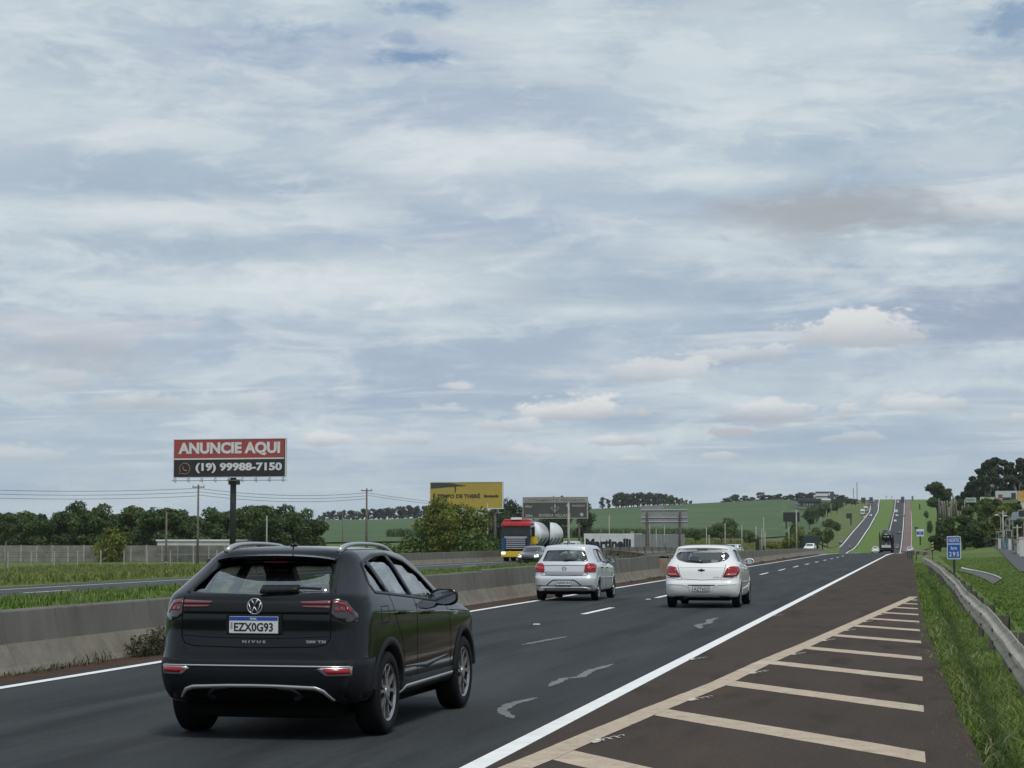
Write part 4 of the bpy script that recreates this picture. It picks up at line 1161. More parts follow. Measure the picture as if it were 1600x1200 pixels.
    # window surround: black trim, pillars, spoiler
    for v in ('right', 'left'):
        car.patch('pillar_trim', v, [(.94, 1.135), (1.04, 1.13), (.955, 1.395), (.85, 1.38)], M_BLACK, .002, .004)
        car.patch('pillar_trim', v, [(1.655, 1.092), (1.745, 1.085), (1.665, 1.43), (1.575, 1.43)], M_BLACK, .002, .004)
        dlo = [(.62, 1.145), (1.0, 1.122), (1.68, 1.080), (2.70, 1.008), (2.37, 1.25), (2.06, 1.378), (1.65, 1.442), (1.2, 1.435), (.93, 1.405), (.75, 1.37), (.59, 1.21)]
        car.strip('window_trim', v, dlo, .022, M_BLACK, .004, .008, closed=True)
    bm = bmesh.new()   # roof spoiler: lip over the rear glass
    prev = None
    for x in np.linspace(-.50, .50, 17):
        e = (abs(x) / .50); y0 = .46 + .10 * e ** 3; zt = 1.442 - .025 * e ** 2 - .012 * e ** 6
        cur = [bm.verts.new((x, .88, zt + .026)), bm.verts.new((x, .66, zt + .016)), bm.verts.new((x, y0, zt - .004)), bm.verts.new((x, y0 + .01, zt - .022)), bm.verts.new((x, .72, zt - .075))]
        if prev:
            for k in range(4): bm.faces.new((prev[k], prev[k+1], cur[k+1], cur[k]))
            bm.faces.new((prev[4], prev[0], cur[0], cur[4]))
        else: first = cur
        prev = cur
    bm.faces.new(first); bm.faces.new(prev[::-1]); bmesh.ops.recalc_face_normals(bm, faces=bm.faces[:])
    sp_ = obj('roof_spoiler', bm, P_, root, True); sp_.data.set_sharp_from_angle(angle=.6)
    car.patch('glass_border', 'rear', [(-.455, 1.39), (-.585, 1.14), (-.62, 1.15), (-.55, 1.32), (-.50, 1.40)], M_BLACK, .003, .006)
    car.patch('glass_border', 'rear', [(.455, 1.39), (.585, 1.14), (.62, 1.15), (.55, 1.32), (.50, 1.40)][::-1], M_BLACK, .003, .006)
    bm = bmesh.new(); tube(bm, [(-.10, .55, 1.385), (.10, .55, 1.385)], .006); obj('brake_light', bm, M_REDD, root)
    # wiper
    wp = car.patch('wiper', 'rear', [(.02, 1.178), (.32, 1.18), (.32, 1.150), (.02, 1.135)], M_BLACK, .035, .03)
    bm = bmesh.new(); l, n = car.hit('rear', .25, 1.165); l2, _ = car.hit('rear', .50, 1.163)
    tube(bm, [l + n * .03, l2 + n * .02], .011); obj('wiper_blade', bm, M_BLACK, wp)
    # roof rails
    for s_ in (-1, 1):
        bm = bmesh.new(); pts = []; rs = []
        for k in range(17):
            t = k / 16; y = .72 + 1.62 * t
            l, n = car.hit('top', s_ * .47, y)
            up_ = .036 * (1 - abs(2*t - 1) ** 4) + .0
            pts.append((s_ * (.48 - .02 * t), y, l.z + up_)); rs.append(.016 + .012 * abs(2*t-1)**3)
        tube(bm, pts, rs, 8)
        obj('roof_rail', bm, M_SILVERP, root, True)
    # antenna
    l, n = car.hit('top', 0, 1.0); bm = bmesh.new(); bmesh.ops.create_uvsphere(bm, u_segments=12, v_segments=8, radius=1, matrix=Matrix.Translation((0, 1.0, l.z + .01)) @ Matrix.Diagonal((.028, .055, .022, 1)))
    tube(bm, [(0, 1.0, l.z + .01), (0, .90, l.z + .20)], [.007, .003], 6); obj('antenna', bm, M_BLACK, root)
    # mirrors
    for s_ in (-1, 1):
        bm = bmesh.new(); bmesh.ops.create_icosphere(bm, subdivisions=3, radius=1)
        for v in bm.verts:
            c_ = v.co; q_ = (abs(c_.x)**4 + abs(c_.z)**4) ** .25 / max((c_.x**2 + c_.z**2) ** .5, 1e-6); q_ = 1 / max(q_, .75); c_.x = c_.x * .125 * min(q_, 1.12); c_.z = c_.z * .075 * min(q_, 1.12); c_.y = c_.y * (.085 if c_.y > 0 else .016)
        bmesh.ops.translate(bm, verts=bm.verts, vec=(s_ * .915, 2.46, 1.055))
        tube(bm, [(s_ * .79, 2.52, .995), (s_ * .86, 2.48, 1.01)], .022, 6)
        mh = obj('door_mirror', bm, P_, root, True)
        bm = bmesh.new(); bmesh.ops.create_circle(bm, cap_ends=True, radius=1, segments=20, matrix=Matrix.Translation((s_*.915, 2.441, 1.055)) @ Matrix.Rotation(PI/2, 4, 'X') @ Matrix.Diagonal((.112, .062, 1, 1))); obj('mirror_glass', bm, M_MIRROR, mh)
        for yy, zz in ((1.22, .965), (2.02, .94)):
            l, n = car.hit('right' if s_ > 0 else 'left', yy, zz); bm = bmesh.new()
            pts = [(l.x + s_ * a, l.y + b, l.z) for a, b in ((.0, -.10), (.035, -.075), (.04, .05), (.0, .085))]; tube(bm, pts, [.012, .015, .015, .012], 6); obj('door_handle', bm, M_BLACK, root, True)
    # badge, plate, lettering
    yb = car.hit('rear', 0, 1.046)[0].y
    car_ = thing  # ring badge: circle with the V over the W
    bm = bmesh.new(); RR = .060; B = Matrix.Translation((0, yb - .016, 1.10))
    for k in range(28):
        a0, a1 = 2*PI*k/28, 2*PI*(k+1)/28
        tube(bm, [(RR*math.cos(a), yb - .016, 1.046 + RR*math.sin(a)) for a in (a0, a1)], .0048, 5, False)
    def seg(a, b): tube(bm, [(a[0], yb - .018, 1.046 + a[1]), (b[0], yb - .018, 1.046 + b[1])], .0050, 5)
    seg((-.026, .052), (0, .008)); seg((.026, .052), (0, .008))
    seg((-.050, .028), (-.024, -.048)); seg((-.024, -.048), (0, -.004)); seg((0, -.004), (.024, -.048)); seg((.024, -.048), (.050, .028))
    obj('badge', bm, M_CHROME, root, True)
    yp = car.hit('rear', 0, .905)[0].y
    bm = bmesh.new(); bbox(bm, -.23, .23, yp - .012, yp + .03, .825, .985, .01); obj('plate_recess', bm, M_BLACK, root)
    plate(car, .902, yp - .020, 'EZX0G93')
    yn = car.hit('rear', 0, .772)[0].y
    text_mesh('lettering', 'N I V U S', .03, M_CHROME, root, Matrix.Translation((0, yn - .004, .772)) @ Matrix.Rotation(PI/2, 4, 'X'), width=.19, height=.021, extrude=.003, offset=.0012)
    yn = car.hit('rear', .49, .775)[0].y
    text_mesh('lettering', '200 TSI', .03, M_CHROME, root, Matrix.Translation((.50, yn - .006, .775)) @ Matrix.Rotation(.12, 4, 'Z') @ Matrix.Rotation(PI/2, 4, 'X'), width=.155, height=.021, extrude=.003, offset=.0012)
    l, n = car.hit('right', 3.05, .91); bm = bmesh.new(); bbox(bm, l.x - .01, l.x + .006, 3.0, 3.14, .885, .915, .004); obj('wing_badge', bm, M_CHROME, root)
    return root
NEAR_LOC = (-5.08, 14.80, 0); NEAR_RZ = math.radians(-.8)
near_suv()
# ---------------- hatchbacks ahead
def hatch_levels(W, L_, H, zb, ww=.60, rr=.05, roofw=.60, sil=.24, bulge=.72, rwin=.16, rroof=.42, hood=.90, ws=(3.15, 2.35), rx=.20, ry=.26, belt_drop=.04, ledge=.62):
    w = W / 2; f = L_
    return [
        dict(z=sil, r=.55, f=f - .6, w=w * .7, rx=.2, ry=.2, br=0),
        dict(z=sil, r=.16, f=f - .18, w=w * .93, rx=.22, ry=.22),
        dict(z=sil + .06, r=.06, f=f - .09, w=w * .975, rx=rx, ry=ry),
        dict(z=.42, r=.01, f=f - .01, w=w * .995, rx=rx, ry=ry),
        dict(z=ledge - .05, r=.0, f=f, w=w, rx=rx, ry=ry),
        dict(z=ledge, r=.015, f=f, w=w, rx=rx, ry=ry),
        dict(z=ledge + .035, r=rr, f=f - .01, w=w * .998, rx=rx, ry=ry),
        dict(z=[(0, .80), (f, .74)], r=rr + .02, f=f - .04, w=w * .995, rx=rx + .02, ry=ry),
        dict(z=[(0, .93), (2.8, .86), (f, .80)], r=rr + .045, f=f - .12, w=w * .985, rx=rx + .02, ry=ry, fx=.4, fy=.5),
        dict(z=[(0, zb - .03), (2.6, zb - .06 - belt_drop), (3.3, hood)], r=rwin - .02, f=f - .5, w=w * .955, rx=rx, ry=ry, fx=.5, fy=.5),
        dict(z=[(0, zb), (2.6, zb - .03 - belt_drop), (3.2, hood + .04)], r=rwin, f=ws[0], w=w * .925, rx=rx, ry=ry, fx=.4, fy=.4),
        dict(z=[(0, zb + .11), (2.4, zb + .08 - belt_drop), (3.0, zb + .03)], r=rwin + .07, f=ws[0] * .66 + ws[1] * .34, w=w * .925 * .66 + roofw * .34, rx=rx, ry=ry, fx=.3, fy=.3),
        dict(z=[(0, zb + .22), (2.0, zb + .21), (2.7, zb + .15)], r=rwin + .15, f=ws[0] * .36 + ws[1] * .64, w=w * .925 * .34 + roofw * .66, rx=.17, ry=.22, fx=.25, fy=.3),
        dict(z=[(0, H - .075), (1.2, H - .05), (2.0, H - .07), (2.5, H - .12)], r=rroof - .10, f=ws[1] + .07, w=roofw + .03, rx=.15, ry=.18, fx=.2, fy=.25),
        dict(z=[(0, H - .045), (1.2, H - .018), (2.0, H - .035), (2.4, H - .085)], r=rroof - .06, f=ws[1] - .03, w=roofw - .05, rx=.15, ry=.15, fx=.2, fy=.2),
        dict(z=[(0, H - .03), (1.2, H), (2.0, H - .02), (2.3, H - .06)], r=rroof + .12, f=ws[1] - .15, w=roofw * .45, rx=.1, ry=.1, fx=.1, fy=.1),
    ]

def hatch_cabin(lv):
    c = [dict(z=.40, r=.45, f=3.0, w=.62, rx=.2, ry=.2), dict(z=.70, r=.30, f=3.1, w=.70)] + [dict(d) for d in lv[8:]]
    for d in c[2:]: d['z'] = [(a, b - .035) for a, b in d['z']]
    for d in c[2:4]: d['f'] = min(d['f'], 3.2); d['r'] = max(d['r'], .16)
    return c

def common(root, car, P_, doors=(1.05, 1.62, 2.62), zb=1.0, mirror_y=2.45, mw=.80, handles=((1.12, .86), (1.95, .84)), black_mirror=False):
    J = bmesh.new()
    for v in ('right', 'left'):
        car.strip('', v, [(doors[1] + .03, 1.36), (doors[1] + .04, zb), (doors[1] + .04, .45), (doors[1] + .08, .32)], .010, M_SEAM, .0015, .004, join=J)
        car.strip('', v, [(doors[0] - .06, zb + .02), (doors[0], .85), (doors[0] + .16, .72), (doors[0] + .22, .35)], .010, M_SEAM, .0015, .004, join=J)
        car.strip('', v, [(doors[2] + .02, zb - .06), (doors[2] + .12, .8), (doors[2] + .12, .35)], .010, M_SEAM, .0015, .004, join=J)
    tag(obj('panel_gap', J, M_SEAM, root), kind='stuff')
    for s_ in (-1, 1):
        v = 'right' if s_ > 0 else 'left'
        car.strip('door_moulding', v, [(.95, .60), (3.0, .58)], [.02, .02], P_, .008, .01)
        bm = bmesh.new(); bmesh.ops.create_icosphere(bm, subdivisions=3, radius=1)
        for q in bm.verts:
            c_ = q.co; c_.x *= .115; c_.y *= (.08 if c_.y > 0 else .015); c_.z *= .072
        bmesh.ops.translate(bm, verts=bm.verts, vec=(s_ * (mw + .09), mirror_y, zb + .05))
        tube(bm, [(s_ * (mw - .06), mirror_y + .06, zb - .01), (s_ * (mw + .02), mirror_y + .02, zb + .01)], .02, 6)
        mh = obj('door_mirror', bm, M_BLACK if black_mirror else P_, root, True)
        bm = bmesh.new(); bmesh.ops.create_circle(bm, cap_ends=True, radius=1, segments=20, matrix=Matrix.Translation((s_ * (mw + .09), mirror_y - .019, zb + .05)) @ Matrix.Rotation(PI/2, 4, 'X') @ Matrix.Diagonal((.10, .06, 1, 1))); obj('mirror_glass', bm, M_MIRROR, mh)
        for yy, zz in handles:
            l, n = car.hit(v, yy, zz); bm = bmesh.new()
            tube(bm, [(l.x + s_ * a, l.y + b, l.z) for a, b in ((.0, -.09), (.03, -.07), (.035, .05), (.0, .08))], [.012, .015, .015, .012], 6); obj('door_handle', bm, P_ if not black_mirror else M_BLACK, root, True)

def silver_hatch(loc, rz, label, name='hatchback', group=None, P_=None, light=False):
    P_ = P_ or paint('paint_silver', (0.62, 0.64, 0.66), 0.25, 0.32)
    W, L_, H = 1.656, 3.90, 1.467
    lv = hatch_levels(W, L_, H, 1.01, rr=.06, roofw=.56, rwin=.15, rroof=.45, ledge=.615, ws=(3.05, 2.25))
    spec = dict(L=L_, levels=lv, cabin=hatch_cabin(lv), plan=[(0, .97), (.6, 1), (2.4, 1), (3.2, .98), (3.9, .92)], yr=.72, yf=3.185, R=.292, wheel_w=.185, track=.72, archR=.335, archZ=.30,
        paint=P_, glass=M_GLASSD, rear_glass=M_GLASSD, seat_rear=1.0, seat_front=1.8, seat_top=.93, dash=.86,
        rear_window=[(-.595, 1.06), (-.60, 1.025), (.60, 1.025), (.595, 1.06), (.50, 1.31), (0, 1.32), (-.50, 1.31)], windshield=[(-.58, 1.0), (.58, 1.0), (.47, 1.34), (-.47, 1.34)], rwdepth=.9, wsdepth=2.3,
        side_windows=[[(.78, 1.01), (1.62, .985), (1.58, 1.35), (1.0, 1.345), (.86, 1.28)], [(1.70, .98), (2.55, .95), (2.28, 1.15), (1.98, 1.31), (1.66, 1.35)]],
        rim=M_ALLOY, spokes=8, double=False, rimR=.205)
    root, car, body, rw = make_car(name, label, 'car', spec, loc, rz, group)
    common(root, car, P_, doors=(.98, 1.64, 2.6), zb=.98, mirror_y=2.42, mw=.79, handles=((1.10, .86), (1.92, .845)), black_mirror=True)
    for v in ('right', 'left'):
        car.patch('pillar_trim', v, [(1.61, .985), (1.71, .98), (1.67, 1.35), (1.57, 1.35)], M_BLACK, .002, .004)
        for yy in (.72, 3.185): arch_ring(car, 1 if v == 'right' else -1, yy, .30, .327, .362, P_, .006)
    J = bmesh.new()
    car.strip('', 'rear', [(-.50, .74), (-.62, .72), (-.60, .665), (0, .65), (.60, .665), (.62, .72), (.50, .74)], .012, M_SEAM, .0015, .004, join=J)
    tag(obj('tailgate_gap', J, M_SEAM, root), kind='stuff')
    car.strip('tailgate_crease', 'rear', [(-.54, .915), (-.3, .92), (0, .922), (.3, .92), (.54, .915)], .014, M_CLAD, .002, .004)
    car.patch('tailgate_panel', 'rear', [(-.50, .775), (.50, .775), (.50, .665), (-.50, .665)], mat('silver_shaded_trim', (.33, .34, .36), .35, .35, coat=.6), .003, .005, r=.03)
    for s_ in (-1, 1):
        q = [(s_*.52, .77), (s_*.545, .94), (s_*.60, .975), (s_*.76, .965), (s_*.80, .86), (s_*.79, .745), (s_*.56, .745)]
        t = car.patch('tail_lamp', 'rear', q if s_ > 0 else q[::-1], M_RED, .016, .02, grid=.04, r=.02)
        q = [(s_*.57, .87), (s_*.66, .90), (s_*.77, .89), (s_*.77, .82), (s_*.60, .80)]
        car.patch('lamp_cell', 'rear', q if s_ > 0 else q[::-1], mat('lamp_red_bright', (.48, .03, .035), .15, coat=.4), .020, .01, grid=.04, parent=t, r=.02)
        car.patch('tail_lamp', 'right' if s_ > 0 else 'left', [(.24, .955), (.36, .93), (.29, .80), (.22, .77)], M_RED, .012, .014, grid=.04)
    car.strip('plate_recess_edge', 'rear', [(-.46, .405), (-.30, .53), (-.26, .545), (.26, .545), (.30, .53), (.46, .405)], .026, M_BLACK, .004, .006)
    car.strip('bumper_line', 'rear', [(-.74, .395), (-.3, .388), (0, .386), (.3, .388), (.74, .395)], .022, M_BLACK, .004, .006)
    car.strip('skid_plate', 'rear', [(-.66, .29), (-.62, .335), (-.5, .35), (0, .352), (.5, .35), (.62, .335), (.66, .29)], .045, P_, .02, .02)
    car.patch('number_plate_shadow_panel', 'rear', [(-.24, .535), (.24, .535), (.24, .41), (-.24, .41)], mat('silver_trim', (.45, .46, .48), .4, .3), .003, .004) if False else None
    yp = car.hit('rear', 0, .47)[0].y; plate(car, .475, yp - .014, 'GJR3H24', False)
    yb = car.hit('rear', 0, .845)[0].y
    bm = bmesh.new()
    for k in range(20):
        a0, a1 = 2*PI*k/20, 2*PI*(k+1)/20; tube(bm, [(.055*math.cos(a), yb - .012, .845 + .055*math.sin(a)) for a in (a0, a1)], .006, 4, False)
    for a, b in (((-.024, .046), (0, .006)), ((.024, .046), (0, .006)), ((-.045, .024), (-.022, -.042)), ((-.022, -.042), (0, -.004)), ((0, -.004), (.022, -.042)), ((.022, -.042), (.045, .024))):
        tube(bm, [(a[0], yb - .014, .845 + a[1]), (b[0], yb - .014, .845 + b[1])], .006, 4)
    obj('badge', bm, M_CHROME, root)
    w0 = car.hit('rear', .05, 1.06)[0]; w1 = car.hit('rear', .34, 1.075)[0]; bm = bmesh.new(); tube(bm, [w0 + Vector((0, -.02, 0)), w1 + Vector((0, -.02, 0))], [.022, .010]); bbox(bm, -.03, .10, w0.y - .04, w0.y, 1.03, 1.07, .008); obj('wiper', bm, M_BLACK, root)
    l, n = car.hit('top', 0, .62); bm = bmesh.new(); tube(bm, [(0, .62, l.z - .01), (0, .58, l.z + .16)], [.010, .004]); obj('antenna', bm, M_BLACK, root)
    bm = bmesh.new(); tube(bm, [(-.50, .08, .27), (-.50, .30, .27)], .028, 10); obj('exhaust', bm, M_BLACK, root)
    return root

def white_hatch(loc, rz, label):
    P_ = paint('paint_white', (0.80, 0.80, 0.785), 0.0, 0.30)
    W, L_, H = 1.705, 3.93, 1.478
    lv = hatch_levels(W, L_, H, 1.07, rr=.05, roofw=.575, rwin=.20, rroof=.42, ledge=.60, hood=.92, ws=(3.15, 2.3), rx=.24, ry=.30, sil=.235, belt_drop=.06)
    spec = dict(L=L_, levels=lv, cabin=hatch_cabin(lv), plan=[(0, .975), (.6, 1), (2.4, 1), (3.2, .98), (3.93, .92)], yr=.70, yf=3.23, R=.30, wheel_w=.185, track=.745, archR=.345, archZ=.31,
        paint=P_, glass=M_GLASSD, rear_glass=glass_mat('glass_mid', (.74, .78, .78)), seat_rear=1.05, seat_front=1.85, seat_top=.95, dash=.9,
        rear_window=[(-.62, 1.20), (-.55, 1.115), (-.35, 1.06), (0, 1.04), (.35, 1.06), (.55, 1.115), (.62, 1.20), (.59, 1.27), (.52, 1.315), (0, 1.33), (-.52, 1.315), (-.59, 1.27)],
        windshield=[(-.6, 1.02), (.6, 1.02), (.48, 1.35), (-.48, 1.35)], rwdepth=.95, wsdepth=2.35,
        side_windows=[[(.72, 1.11), (1.62, 1.04), (1.58, 1.365), (1.0, 1.35), (.80, 1.27)], [(1.70, 1.03), (2.60, .975), (2.30, 1.18), (2.0, 1.32), (1.66, 1.365)]],
        rim=mat('alloy_grey', (.12, .12, .125), .4, .4), spokes=7, double=False, rimR=.205)
    root, car, body, rw = make_car('hatchback', label, 'car', spec, loc, rz)
    common(root, car, P_, doors=(.98, 1.64, 2.65), zb=1.02, mirror_y=2.5, mw=.80, handles=((1.10, .93), (1.95, .905)))
    for v in ('right', 'left'):
        car.patch('pillar_trim', v, [(1.61, 1.04), (1.71, 1.03), (1.67, 1.365), (1.57, 1.365)], M_BLACK, .002, .004)
        for yy in (.70, 3.23): arch_ring(car, 1 if v == 'right' else -1, yy, .31, .337, .372, P_, .006)
    J = bmesh.new()
    car.strip('', 'rear', [(-.55, 1.02), (-.50, .80), (-.44, .68), (0, .655), (.44, .68), (.50, .80), (.55, 1.02)], .010, M_SEAM, .0015, .004, join=J)
    car.strip('', 'rear', [(-.80, .72), (-.5, .66), (-.44, .665)], .008, M_SEAM, .0015, .004, join=J); car.strip('', 'rear', [(.80, .72), (.5, .66), (.44, .665)], .008, M_SEAM, .0015, .004, join=J)
    tag(obj('tailgate_gap', J, M_SEAM, root), kind='stuff')
    car.strip('tailgate_crease', 'rear', [(-.56, .945), (0, .95), (.56, .945)], .010, P_, .007, .008)
    for s_ in (-1, 1):
        q = [(s_*.50, .735), (s_*.60, .95), (s_*.70, .975), (s_*.815, .965), (s_*.83, .87), (s_*.79, .745), (s_*.70, .735)]
        t = car.patch('tail_lamp', 'rear', q if s_ > 0 else q[::-1], M_RED, .014, .02, grid=.04, r=.02)
        q = [(s_*.55, .76), (s_*.575, .80), (s_*.78, .81), (s_*.77, .765)]
        car.patch('lamp_cell', 'rear', q if s_ > 0 else q[::-1], mat('lamp_pale', (.42, .16, .16), .2, coat=.4), .018, .01, grid=.04, parent=t, r=.01)
        car.strip('lamp_edge', 'rear', [(s_*.60, .955), (s_*.49, .728), (s_*.72, .728)], .014, M_BLACK, .015, .016, parent=t)
        car.patch('tail_lamp', 'right' if s_ > 0 else 'left', [(.27, .955), (.42, .93), (.33, .82), (.25, .77)], M_RED, .012, .014, grid=.04)
        car.patch('bumper_slot', 'rear', [(s_*.40, .285), (s_*.62, .275), (s_*.60, .258), (s_*.42, .262)][::s_], M_BLACK, .006, .006, grid=.04)
        car.strip('bumper_crease', 'rear', [(s_*.30, .49), (s_*.38, .545), (s_*.78, .56)], [.006, .012, .006], P_, .010, .010)
    car.strip('plate_recess_edge', 'rear', [(-.31, .535), (0, .538), (.31, .535)], .022, M_CLAD, .004, .006)
    car.strip('plate_recess_edge', 'rear', [(-.29, .53), (-.24, .36), (-.18, .33), (0, .325), (.18, .33), (.24, .36), (.29, .53)], .010, mat('paint_white_trim', (.6, .6, .58), .4), .010, .010)
    car.strip('bumper_lip', 'rear', [(-.70, .25), (0, .235), (.70, .25)], .03, M_BLACK, .002, .02)
    yp = car.hit('rear', 0, .45)[0].y; plate(car, .455, yp - .014, 'AZT6I23', False)
    yb = car.hit('rear', 0, .89)[0].y; bm = bmesh.new()
    bbox(bm, -.075, .075, yb - .020, yb, .875, .902, .004); bbox(bm, -.028, .028, yb - .022, yb, .862, .915, .004); obj('badge', bm, M_INK, root)
    bm = bmesh.new(); bmesh.ops.create_uvsphere(bm, u_segments=10, v_segments=6, radius=.018, matrix=Matrix.Translation((0, yb - .005, .80))); obj('tailgate_button', bm, M_INK, root)
    yb = car.hit('rear', .34, .72)[0].y
    text_mesh('lettering', 'ONIX', .03, M_SILVERP, root, Matrix.Translation((.34, yb - .005, .725)) @ Matrix.Rotation(.1, 4, 'Z') @ Matrix.Rotation(PI/2, 4, 'X'), width=.13, height=.02, extrude=.003)
    bm = bmesh.new(); bbox(bm, -.12, .12, .315, .36, 1.355, 1.375, .004); obj('brake_light', bm, M_INK, root)
    w0 = car.hit('rear', .02, 1.07)[0]; w1 = car.hit('rear', -.33, 1.115)[0]; bm = bmesh.new(); tube(bm, [w0 + Vector((0, -.02, 0)), w1 + Vector((0, -.02, 0))], [.020, .009]); obj('wiper', bm, M_BLACK, root)
    bm = bmesh.new(); tube(bm, [(-.36, .03, .235), (-.36, .30, .24)], .030, 10); obj('exhaust', bm, M_BLACK, root)
    bm = bmesh.new()  # spoiler lip
    prev = None
    for x in np.linspace(-.56, .56, 15):
        e = abs(x) / .56; y0 = .30 + .09 * e ** 3; zt = 1.425 - .03 * e ** 2
        cur = [bm.verts.new((x, .66, zt + .022)), bm.verts.new((x, y0, zt - .012)), bm.verts.new((x, y0 + .01, zt - .03)), bm.verts.new((x, .5, zt - .07))]
        if prev:
            for k in range(4): bm.faces.new((prev[k], prev[(k+1) % 4], cur[(k+1) % 4], cur[k]))
        else: bm.faces.new(cur)
        prev = cur
    bm.faces.new(prev[::-1]); bmesh.ops.recalc_face_normals(bm, faces=bm.faces[:]); obj('roof_spoiler', bm, P_, root, True).data.set_sharp_from_angle(angle=.6)
    for s_ in (-1, 1): car.strip('roof_groove', 'top', [(s_*.50, .55), (s_*.53, 2.2)], .012, M_BLACK, .002, .004)
    return root

silver_hatch((-8.80, 49.7, 0), math.radians(-.5), 'silver hatchback in the left lane beside the concrete barrier, ahead of the dark suv').scale = (.975, .975, .975)
white_hatch((-4.84, 45.25, 0), 0, 'white hatchback with red tail lamps driving in the right lane').scale = (1, 1, .97)

# ---------------- low-detail car for the traffic far off: body, windows, wheels, lamps
def small_car_proto(col, key, L_=4.2, W=1.74, H=1.46, suv=False):
    P_ = paint('paint_' + key, col, .15, .35)
    root = bpy.data.objects.new('far_car', None)
    lv = hatch_levels(W, L_, H + (.18 if suv else 0), 1.0 + (.1 if suv else 0), roofw=.58, ws=(3.15, 2.35))
    me = body_surface(lv, [(0, .97), (.6, 1), (2.4, 1), (L_, .93)], sub=1, nside=10)
    me.materials.clear(); me.materials.append(P_); C.objects.link(root)
    b = mesh_obj('body', me, None, root); b.data.polygons.foreach_set('use_smooth', [True] * len(me.polygons))
    car = Car(root, me); dz = .1 if suv else 0
    gm = mat('far_glass', (.03, .035, .04), .08, coat=.5)
    car.patch('rear_window', 'rear', [(-.6, 1.03 + dz), (.6, 1.03 + dz), (.5, 1.32 + 1.4*dz), (-.5, 1.32 + 1.4*dz)], gm, .006, .006, grid=.15, r=.05)
    car.patch('windshield', 'front', [(-.6, 1.03 + dz), (.6, 1.03 + dz), (.48, 1.34 + 1.4*dz), (-.48, 1.34 + 1.4*dz)], gm, .006, .006, grid=.15, r=.05)
    for v in ('right', 'left'):
        car.patch('side_window', v, [(.8, 1.02 + dz), (2.6, .97 + dz), (2.05, 1.33 + 1.4*dz), (.98, 1.35 + 1.4*dz)], gm, .006, .006, grid=.15, r=.06)
    for s_ in (-1, 1):
        q = [(s_*.55, .75), (s_*.56, .95), (s_*.78, .95), (s_*.78, .76)]
        car.patch('tail_lamp', 'rear', q if s_ > 0 else q[::-1], M_RED, .012, .012, grid=.1)
        q = [(s_*.50, .62), (s_*.50, .76), (s_*.76, .80), (s_*.78, .64)]
        car.patch('headlamp', 'front', q if s_ > 0 else q[::-1], M_CLEAR, .012, .012, grid=.1)
        for yy in (.75, 3.3):
            bm = bmesh.new(); lathe(bm, [(s_*.60, .10), (s_*.62, .30), (s_*(W/2 - .02), .31), (s_*(W/2 + .01), .27), (s_*(W/2 - .01), .19), (s_*(W/2 - .01), .01)], 16, mat=Matrix.Translation((0, yy, .31)))
            obj('wheel', bm, M_TYRE, root, True)
    car.patch('grille', 'front', [(-.45, .62), (.45, .62), (.42, .42), (-.42, .42)], M_BLACK, .006, .006, grid=.15)
    car.patch('number_plate', 'rear', [(-.2, .62), (.2, .62), (.2, .5), (-.2, .5)], M_PLATE, .012, .01, grid=.15)
    return root
protos = {}
def far_car(key, col, px, D, label, rz=0.0, suv=False, z=None, name='car', group=None, X=None, cat='car'):
    k = (key, suv)
    if k not in protos:
        protos[k] = small_car_proto(col, key, suv=suv); r = protos[k]
    else:
        r = copy_tree(protos[k])
    r.name = name
    x, y, z0 = at(px, D)
    if X is not None: x = X
    r.location = (x, D, z if z is not None else z0); r.rotation_euler = (0, 0, rz)
    tag(r, label, cat, group); return r
def froad(px, py, lo=800, hi=1700):
    """distance at which the far road shows at image row py"""
    best = min(np.arange(lo, hi, 2.0), key=lambda D: abs(zpix(py, D) - road_z(D) - .35))
    return float(best)
PIt = PI
for (key, col, px, py, lab, back) in [
    ('white', (.7, .7, .69), 1395.5, 816, 'white car climbing the far hill, lowest of three in its row', False),
    ('white', (.7, .7, .69), 1398.2, 807, 'white car on the far hill close behind a small white van', False),
    ('grey', (.10, .105, .11), 1401.0, 834, 'small dark grey car low on the far hill ahead of the pickup', False),
    ('grey', (.10, .105, .11), 1407.3, 807, 'dark car by the shoulder line high on the far hill', False),
    ('white', (.7, .7, .69), 1400.3, 785.5, 'white car near the top of the far climbing lane', False),
    ('white', (.7, .7, .69), 1349, 810, 'white car coming down the hill in front of a white box truck', True),
    ('silver', (.4, .41, .43), 1357.5, 807, 'silver car coming down the hill by the median line', True),
    ('grey', (.10, .105, .11), 1309.5, 849.5, 'dark car low on the descending carriageway', True),
    ('silver', (.4, .41, .43), 1362, 785, 'pale car at the crest of the descending carriageway', True)]:
    D = froad(px, py)
    far_car(key, col, px, D, lab, PI if back else 0, z=road_z(D) + .36)
far_car('white', (.7, .7, .69), 1364, 470, 'white car left of the car carrier where the road dips', 0, X=at(1364, 470)[0], z=road_z(470) + .45)
far_car('silver', (.4, .41, .43), 1418, 470, 'silver car on the right shoulder just past the crest', 0, z=road_z(470) + .42)
far_car('grey', (.10, .105, .11), 1396.5, 700, 'black pickup style suv right of the car carrier', 0, suv=True, z=zpix(858.5, 700), name='suv', cat='suv').scale = (1.15, 1.1, 1.15)
far_car('silver', (.4, .41, .43), 1157, 300, 'pale car on the side road below the cane field, right of the white hatchback', math.radians(70), z=zpix(866, 300), name='car')
far_car('white', (.7, .7, .69), 1265, 330, 'white car in front of the dark green truck left of the descending road', math.radians(176), z=zpix(862.5, 330))
